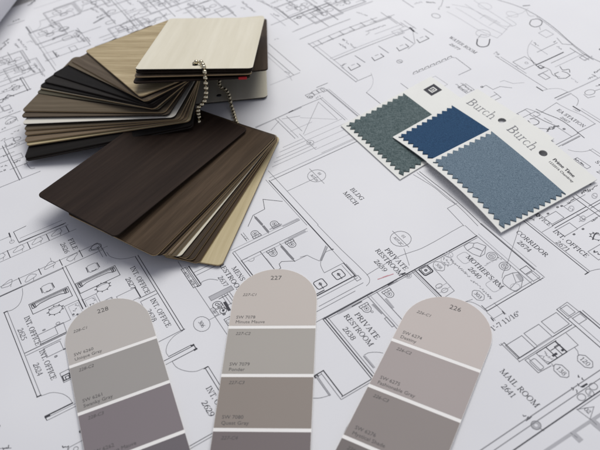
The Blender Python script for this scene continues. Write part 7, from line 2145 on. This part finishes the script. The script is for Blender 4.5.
chip('x', 'rust', (-75.0, 456.0, 28.4), (168.0, -8.2, 0.0), 'upper of the two warm brown chips in the left fan', 'fan', edge='tan')
chip('x', 'rust', (-75.0, 457.1, 26.7), (171.6, -8.1, 0.0), 'lower of the two warm brown chips in the left fan', 'fan', edge='tan')
chip('x', 'tan', (-74.0, 457.7, 25.0), (173.3, -7.9, 0.0), 'tan chip with a pale edge, directly above the bottom black chips of the left fan', 'fan', edge='tan')
chip('x', 'black', (-75.6, 454.3, 23.2), (177.6, -8.1, 0.0), 'black chip second from the bottom of the left fan', 'fan')
chip('x', 'darkgrey', (-75.5, 454.1, 21.5), (177.9, -8.0, 0.0), 'black chip at the very bottom of the left fan, nearest the paper', 'fan')
chip('x', 'espresso', (-64.4, 430.4, 18.2), (229.5, 1.0, 1.8), 'large dark espresso chip lying on top of the front fan', 'low')
chip('x', 'brown', (-46.8, 419.1, 16.4), (232.7, -0.5, 0.0), 'mid brown chip with lengthwise grain directly under the espresso chip', 'low', edge='tan')
chip('x', 'walnut', (-45.5, 421.3, 14.9), (233.4, -0.7, 0.0), 'dark walnut chip third from the top of the front fan', 'low')
chip('x', 'walnut', (-45.9, 423.5, 13.2), (234.6, -0.5, 0.0), 'walnut brown chip fourth from the top of the front fan', 'low', edge='tan')
chip('x', 'rust', (-41.0, 421.5, 11.6), (235.7, -0.4, 0.0), 'warm brown chip just left of the taupe chip in the front fan', 'low', W=0.066, edge='tan')
chip('x', 'taupe', (-39.4, 421.4, 10.1), (237.2, -0.3, 0.0), 'taupe chip just left of the bright cream edge in the front fan', 'low', W=0.062, edge='tan')
chip('x', 'cream', (-38.7, 422.2, 8.6), (238.7, -0.3, -0.0), 'cream chip with a bright thin edge in the middle of the front fan', 'low', W=0.06)
chip('x', 'walnut', (-36.7, 421.9, 7.1), (240.8, -0.2, -0.0), 'dark walnut chip right of the bright cream edge in the front fan', 'low', W=0.055, edge='tan')
chip('x', 'walnut', (-35.5, 421.6, 5.6), (242.5, -0.2, -0.0), 'dark chip with a fine tan edge, second above the light tan bottom chip', 'low', W=0.052, edge='tan')
chip('x', 'brown', (-34.8, 420.8, 4.1), (244.2, -0.4, 0.0), 'brown chip directly on top of the light tan bottom chip of the front fan', 'low', W=0.05, edge='tan')
chip('x', 'tan', (-29.4, 419.0, 2.2), (250.5, -0.1, -0.0), 'light tan oak chip at the bottom right of the front fan, on the paper', 'low', W=0.04, edge='tan')
chip('x', 'cream', (-61.1, 434.2, 61.2), (85.8, -14.9, 3.2), 'large cream wood chip on top of everything, with the chain through it', 'pile', L=.1359, W=.0813)
chip('x', 'walnut', (-61.6, 435.2, 58.6), (86.6, -14.9, 3.2), 'dark chip directly beneath the large cream chip', 'pile', L=.1359, W=.0813)
chip('x', 'rust', (-62.9, 434.3, 56.2), (87.5, -14.9, 3.2), 'warm brown chip third in the stack under the cream chip', 'pile', L=.1359, W=.0813, edge='tan')
LOWEST = chip('x', 'espresso', (-64.3, 432.6, 53.6), (89.0, -14.9, 2.6), 'lowest dark brown chip of the stack under the cream chip', 'pile', L=.1359, W=.0813)
chip('x', 'walnut', (-50.8, 479.7, 26.2), (89.4, -12.1, 0), 'brown chip sloping under the right side of the cream stack', 'pile')
chip('x', 'cream', (-53.8, 481.3, 2.0), (89, 0, 0), 'pale beige chip lying flat on the paper under the cream stack', 'pile')

def red_tag(parent):
    # small red sticker folded round the corner of the chip
    v, f = [], []
    bm = bmesh.new(); bmesh.ops.create_cube(bm, size=1)
    bmesh.ops.scale(bm, vec=(.0022, .0058, .0017), verts=bm.verts); bmesh.ops.bevel(bm, geom=bm.edges[:], offset=.0003, segments=1, affect='EDGES')
    me = bpy.data.meshes.new('sticker'); bm.to_mesh(me); bm.free(); me.materials.append(plain('red_sticker', (.42, .015, .02), .5, .3))
    o = link(bpy.data.objects.new('sticker', me), parent); o.location = (-.0083, -.0355, 0); o['label'] = 'small red sticker on the chip corner'
red_tag(LOWEST)

# ------------------------------------------------------------------ ball chain
def ball_chain(points):
    root = empty('ball_chain', Vector(points[0])*MM)
    tag(root, 'silver metal ball chain threaded through the laminate chips', 'chain')
    steel, nt, b = new_mat('nickel', .15, .5); b.inputs['Metallic'].default_value = 1
    nt.links.new(ramp(nt, noise(nt, 300, 2), [(.3, (.50, .44, .30)), (.7, (.70, .63, .46))]), b.inputs['Base Color'])
    P = [Vector(p)*MM for p in points]; n = len(P); dense = []
    for i in range(n):
        a, b0, c, d = P[i-1], P[i], P[(i+1) % n], P[(i+2) % n]
        for k in range(12):
            t = k/12
            dense.append(.5*((2*b0)+(c-a)*t+(2*a-5*b0+4*c-d)*t*t+(-a+3*b0-3*c+d)*t**3))
    dense.append(dense[0]); step = .0041; acc = 0; out = [dense[0]]
    for a, b0 in zip(dense, dense[1:]):
        l = (b0-a).length; pos = 0
        while l > 0 and acc+(l-pos) >= step:
            pos += step-acc; acc = 0; out.append(a.lerp(b0, pos/l))
        acc += l-pos
    bm = bmesh.new(); bmesh.ops.create_uvsphere(bm, u_segments=16, v_segments=10, radius=.0017)
    me = bpy.data.meshes.new('bead'); bm.to_mesh(me); bm.free(); me.materials.append(steel)
    me.polygons.foreach_set('use_smooth', [True]*len(me.polygons))
    for q in out[:-1]:
        o = bpy.data.objects.new('bead', me); link(o, root); o.location = q-root.location
    # the thin wire between the beads
    v = []; f = []; m = len(out)-1; r = .00035
    for i in range(m):
        d = (out[(i+1) % m]-out[i-1]).normalized(); s = d.orthogonal().normalized(); t = d.cross(s)
        for k in range(6): v.append(tuple(out[i]-root.location+s*r*math.cos(R(60*k))+t*r*math.sin(R(60*k))))
    for i in range(m-1):
        for k in range(6):
            l = (k+1) % 6; f.append((i*6+k, i*6+l, i*6+6+l, i*6+6+k))
    mesh_obj('wire', v, f, steel, parent=root, smooth=True)
ball_chain([(-62.7, 439.7, 58.0), (-61.1, 435.4, 62.5), (-58.2, 434.4, 64.5), (-56.1, 433.1, 63.5), (-54.1, 424.5, 64.3), (-54.2, 422.5, 60.0), (-54.9, 422, 53.7), (-55.7, 422, 47.8), (-57.3, 423, 41.1), (-60.1, 424, 36.1), (-62.9, 425, 34.1), (-64.5, 426, 29.8), (-65.2, 427.5, 24.8), (-65.6, 429, 19.7), (-65.4, 426.3, 18.0), (-62, 429, 12), (-58, 430, 8), (-50, 430, 4), (-39.5, 436.8, 3.0), (-40.4, 444.6, 2.0), (-41.6, 452.1, 1.6), (-42.8, 460.1, 1.6), (-44.1, 466.9, 2.4), (-45.0, 472.8, 4.4), (-46.4, 480.3, 4.8), (-49.5, 486.6, 5.0), (-53.0, 489.6, 6.0), (-54, 503, 9), (-64, 500, 24), (-70, 470, 44), (-64, 441, 55)])

# ------------------------------------------------------------------ upholstery swatch cards
CARD = plain('card_stock', (.78, .78, .74), .6, .25, .02, 40)
def swatch_card(corners, z, z_right, arch, cloth_mat, cloth_label, label, marks):
    """corners BL, BR, TR, TL of the card on the table (mm); local u along the header, v up to it (0..1)"""
    W, H, th = .077, .087, .0006
    C = [Vector((x*MM, y*MM, 0)) for x, y in corners]; org = C[0].copy(); org.z = 0
    def at(u, v, dz=0):
        a, b = u/W, v/H
        p = C[0]*(1-a)*(1-b)+C[1]*a*(1-b)+C[2]*a*b+C[3]*(1-a)*b
        aa = min(1, max(0, a)); bb = min(1, max(0, b))
        p.z = (z+(z_right-z)*aa)*MM+arch*MM*math.sin(math.pi*aa)*(1-bb)**1.4+dz
        return tuple(p-org)
    root = empty('fabric_swatch_card', org); tag(root, label, 'swatch card', 'fabric swatch cards')
    def solid(name, outline, holes, z0, z1, mat, mats=None, parent=root, nsub=1):
        """extruded flat shape draped over the card surface: triangulated on a fine grid"""
        bm = bmesh.new()
        loops = [outline]+holes
        vs = []; edges = []
        for lp in loops:
            q = [bm.verts.new((x, y, 0)) for x, y in lp]; vs.append(q)
            for i in range(len(q)): edges.append(bm.edges.new((q[i], q[(i+1) % len(q)])))
        bmesh.ops.triangle_fill(bm, edges=edges, use_beauty=True, use_dissolve=False)
        for k in range(1, 16):
            bmesh.ops.bisect_plane(bm, geom=bm.verts[:]+bm.edges[:]+bm.faces[:], plane_co=(W*k/16, 0, 0), plane_no=(1, 0, 0))
        for k in range(1, 8):
            bmesh.ops.bisect_plane(bm, geom=bm.verts[:]+bm.edges[:]+bm.faces[:], plane_co=(0, H*k/8, 0), plane_no=(0, 1, 0))
        for f in bm.faces:
            if f.normal.z < 0: f.normal_flip()
        bm.normal_update()
        r = bmesh.ops.extrude_face_region(bm, geom=bm.faces[:])
        up = [e for e in r['geom'] if isinstance(e, bmesh.types.BMVert)]; ups = set(up)
        for vt in bm.verts: vt.co = Vector(at(vt.co.x, vt.co.y, z1 if vt in ups else z0))
        bmesh.ops.recalc_face_normals(bm, faces=bm.faces[:])
        me = bpy.data.meshes.new(name); bm.to_mesh(me); bm.free(); me.materials.append(mat)
        return link(bpy.data.objects.new(name, me), parent)
    hole = [(HX+HR*math.cos(R(24*k)), HY+HR*math.sin(R(24*k))) for k in range(15)]
    solid('card', [(0, 0), (W, 0), (W, H), (0, H)], [hole] if marks is not marks_logo else [], 0, th, CARD)
    # pinked (zigzag) cloth
    u0, u1, v0, v1 = .0024, W-.0012, .0026, .0585; d = .0029
    pts = []
    def zig(a, b, n, nx, ny):
        for i in range(n):
            t = (i+.25)/n; pts.append((a[0]+(b[0]-a[0])*t, a[1]+(b[1]-a[1])*t))
            if i == n-1 and ny: continue                  # the bottom corner is cut straight
            t = (i+.75)/n; pts.append((a[0]+(b[0]-a[0])*t+nx*d, a[1]+(b[1]-a[1])*t+ny*d))
    zig((u0, v1), (u0, v0), 11, 1, 0); zig((u0, v0), (u1, v0), 14, 0, 1); zig((u1, v0), (u1, v1), 11, -1, 0); pts.append((u1, v1))
    fb = solid('fabric', pts, [], th+.00005, th+.0008, cloth_mat); fb['label'] = cloth_label
    # printed marks on the header
    S = Sheet(); faces = []
    marks(S)
    v = [at(x, y, th+zz) for x, y, zz in S.v]
    mesh_obj('printed_mark', v, S.f, INK, S.m, root)
    return root
HX, HY, HR = .0393, .0733, .0031
def logo(S, cx, cy, s):
    S.poly([(cx-s, cy-s), (cx+s, cy-s), (cx+s, cy+s), (cx-s, cy+s)], 0)
def white_mark(S, pts, w): S.ribbon([(x, y, w) for x, y in pts], 4)
def add_sans(S, text, x, y, size, mi, bold=0):
    v, f = sans(text, size)
    for dx in ([0] if not bold else [0, bold, bold*2]):
        z = S.lift(); b = len(S.v); S.v += [(x+p[0]+dx, y+p[1], z) for p in v]; S.f += [tuple(b+k for k in q) for q in f]; S.m += [mi]*len(f)
INK.append(CARD)
def marks_name(S): S.text('Burch', .0062, .0720, 0, .0122, .0272, 1)
def marks_full(S):
    marks_name(S)
    add_sans(S, 'Prime Time', .0472, .0742, .0042, 0, .00014)
    add_sans(S, '1232016 Chambray', .0472, .0702, .0029, 0, .00003)
def marks_logo(S):
    cx, cy, s = (.0147, .0773, .0054)
    logo(S, cx, cy, s)
    k = s*.42
    white_mark(S, [(cx-k, cy-k), (cx+k, cy-k), (cx+k, cy+k), (cx-k, cy+k), (cx-k, cy-k*.35)], s*.17)
    white_mark(S, [(cx-k*.2, cy+k*.3), (cx+k*.3, cy+k*.3), (cx+k*.3, cy-k*.3), (cx-k*.25, cy-k*.3)], s*.13)
GREEN = cloth('green_grey_tweed', (.042, .070, .072), (.145, .186, .188), 700, .7, 'weave')
BLUE = cloth('navy_cloth', (.012, .043, .100), (.028, .085, .175), 1400, .6)
SLATE = cloth('slate_blue_cloth', (.092, .140, .185), (.205, .275, .335), 1300, .8)
swatch_card([(38.3, 427.9), (71.3, 361.4), (149.7, 412.8), (116.7, 479.3)], .6, .6, 0.0, GREEN, 'green grey tweed swatch with pinked edges', 'white card with green grey tweed swatch and small black square logo', marks_logo)
swatch_card([(73.5, 405.7), (111.6, 338.8), (185.5, 386.6), (147.4, 453.5)], 2.4, 1.4, 2.0, BLUE, 'navy blue cloth swatch with pinked edges', 'white card with navy blue fabric swatch, between the green and the slate cards', marks_name)
swatch_card([(91.4, 371.5), (124.3, 301.4), (198.7, 339.8), (167.9, 412.9)], 5.2, 2.0, 3.0, SLATE, 'slate blue cloth swatch with pinked edges', 'uppermost white card with a slate blue fabric swatch, printed name and round hole', marks_full)

# ------------------------------------------------------------------ paint colour strips
STRIP_WHITE = plain('strip_white', (.88, .86, .83), .55, .3, .02, 40)
STRIPINK = plain('strip_ink', (.10, .095, .095), .6, .2)
CAPLEN = {'227': .0446, '226': .0424, '228': .0406}      # rounded end above the first white line
def paint_strip(mid, axis, z, number, rows, label):
    """mid = centre of the first white line (mm), axis = direction of the rounded end (deg)"""
    root = empty('paint_strip', (mid[0]*MM, mid[1]*MM, .0009), Matrix.Rotation(R(axis-90), 4, 'Z').__matmul__(Matrix.Rotation(R(-.95), 4, 'X')).to_euler())
    tag(root, label, 'paint strip', 'paint colour strips')
    Wd = .0503; pitch = .0325; top = CAPLEN[number]; rad = Wd/2*1.0; line = .0021; th = .00035
    n = len(rows); bot = -pitch*(n-1)-.010
    def cap(x, ins=0): return None
    def outline(ins, y0, y1=None):
        w = Wd/2-ins
        if y1 is not None: return [(-w, y0), (w, y0), (w, y1), (-w, y1)]
        o = [(-w, y0), (w, y0)]
        for k in range(25):
            a = math.pi*k/24; o.append((w*math.cos(a), top-rad+(rad-ins)*math.sin(a)))
        return o
    def prism(name, o, z0, z1, mats, parent):
        b = len(o); v = [(x, y, z0) for x, y in o]+[(x, y, z1) for x, y in o]
        f = [tuple(range(b))[::-1], tuple(range(b, 2*b))]+[(i, (i+1) % b, b+(i+1) % b, b+i) for i in range(b)]
        return mesh_obj(name, v, f, mats, parent=parent)
    o = prism('card', outline(0, bot), z*MM, z*MM+th, STRIP_WHITE, root)
    y = None
    for i, (code, num, name, c, words) in enumerate(rows):
        y1 = -pitch*(i-1)-line/2 if i else None
        y0 = -pitch*i+line/2
        m = plain('paint_'+words.replace(' ', '_'), c, .55, .3, .008, 30)
        p = prism('paint_patch', outline(.00015, y0, y1), z*MM+th-.00002, z*MM+th+.00006, m, root); p['label'] = words+' painted patch'
        S = Sheet(z*MM+th+.0001)
        def put(t, x, yy, size, it=0):
            v, f = sans(t, size); zz = S.lift(); b = len(S.v)
            S.v += [(x+q[0]+q[1]*it, yy+q[1], zz) for q in v]; S.f += [tuple(b+k for k in g) for g in f]; S.m += [0]*len(f)
        ytop = (y1 if y1 is not None else top-.0195)
        put(code, -.0205+(.001 if i == 0 else 0), ytop-.0044 if i else .0232, .0028, .25)
        put(num, -.0215, y0+.0052, .0030)
        put(name, -.0215, y0+.0018, .0030)
        if i == 0: put(number, -.0038, top-.0088, .0046)
        mesh_obj('lettering', S.v, S.f, STRIPINK, None, p)
paint_strip((-22, 247.6), 83.0, .3, '227', [('227-C1', 'SW 7078', 'Minute Mauve', (0.5503, 0.4976, 0.4519), 'pale mauve grey'), ('227-C2', 'SW 7079', 'Ponder', (0.4016, 0.3739, 0.3373), 'mid warm grey'), ('227-C3', 'SW 7080', 'Quest Gray', (0.2793, 0.24, 0.2101), 'brown grey'), ('227-C4', 'SW 7081', 'Sensuous Gray', (0.1786, 0.1486, 0.1482), 'dark plum grey'), ('227-C5', 'SW 7082', 'Stunning Shade', (0.1162, 0.0955, 0.0961), 'deep plum grey')], 'paint colour strip numbered 227 at the bottom centre, standing nearly upright in the photo')
paint_strip((65.5, 217.6), 58.6, .3, '226', [('226-C1', 'SW 6274', 'Destiny', (0.5503, 0.4913, 0.4579), 'pale pinkish grey'), ('226-C2', 'SW 6275', 'Fashionable Gray', (0.3959, 0.3474, 0.3323), 'mid grey'), ('226-C3', 'SW 6276', 'Mystical Shade', (0.2703, 0.2359, 0.2217), 'dark warm grey'), ('226-C4', 'SW 6277', 'Special Gray', (0.1786, 0.155, 0.1482), 'darker warm grey'), ('226-C5', 'SW 6278', 'Cloak Gray', (0.1082, 0.0907, 0.0914), 'deep warm grey')], 'paint colour strip numbered 226 at the bottom right, leaning to the right')
paint_strip((-112.4, 241.8), 107, .3, '228', [('228-C1', 'SW 6260', 'Unique Gray', (0.5106, 0.4787, 0.446), 'pale cool grey'), ('228-C2', 'SW 6261', 'Swanky Gray', (0.3475, 0.3271, 0.3081), 'mid cool grey'), ('228-C3', 'SW 6262', 'Mysterious Mauve', (0.2237, 0.1929, 0.2026), 'dull mauve'), ('228-C4', 'SW 6263', 'Exclusive Plum', (0.1486, 0.1304, 0.1421), 'dark mauve'), ('228-C5', 'SW 6264', 'Midnight', (0.0955, 0.0815, 0.0914), 'deep mauve')], 'paint colour strip numbered 228 at the bottom left, leaning to the left')

# ------------------------------------------------------------------ light, world, camera
w = bpy.data.worlds.new('World'); scene.world = w; w.use_nodes = True
bg = w.node_tree.nodes['Background']; bg.inputs[0].default_value = (.84, .86, 1.0, 1); bg.inputs[1].default_value = 0.35
def area(name, loc, target, sx, sy, power, color):
    l = bpy.data.lights.new(name, 'AREA'); l.shape = 'RECTANGLE'; l.size = sx; l.size_y = sy; l.energy = power; l.color = color
    o = bpy.data.objects.new(name, l); col.objects.link(o); o.location = loc
    o.rotation_euler = (Vector(target)-Vector(loc)).to_track_quat('-Z', 'Y').to_euler()
area('window_light', (.30, .95, 1.30), (0, .40, 0), 1.2, .9, 17.2, (1, .985, .95))
cam = bpy.data.cameras.new('Camera'); co = bpy.data.objects.new('Camera', cam); col.objects.link(co)
cam.sensor_width = 36; cam.lens = 42.788; cam.clip_start = .01; cam.clip_end = 50
co.matrix_world = Matrix([[0.994624, 0.103556, -0.0, 0.0], [-0.07337, 0.704691, -0.705711, 0.0], [-0.073081, 0.701917, 0.7085, 0.33], [0.0, 0.0, 0.0, 1.0]])
cam.dof.use_dof = True; cam.dof.focus_distance = 0.455; cam.dof.aperture_fstop = 12.0
scene.camera = co
scene.render.engine = 'CYCLES'
scene.view_settings.view_transform = 'Standard'; scene.view_settings.look = 'None'; scene.view_settings.exposure = 0; scene.view_settings.gamma = 1
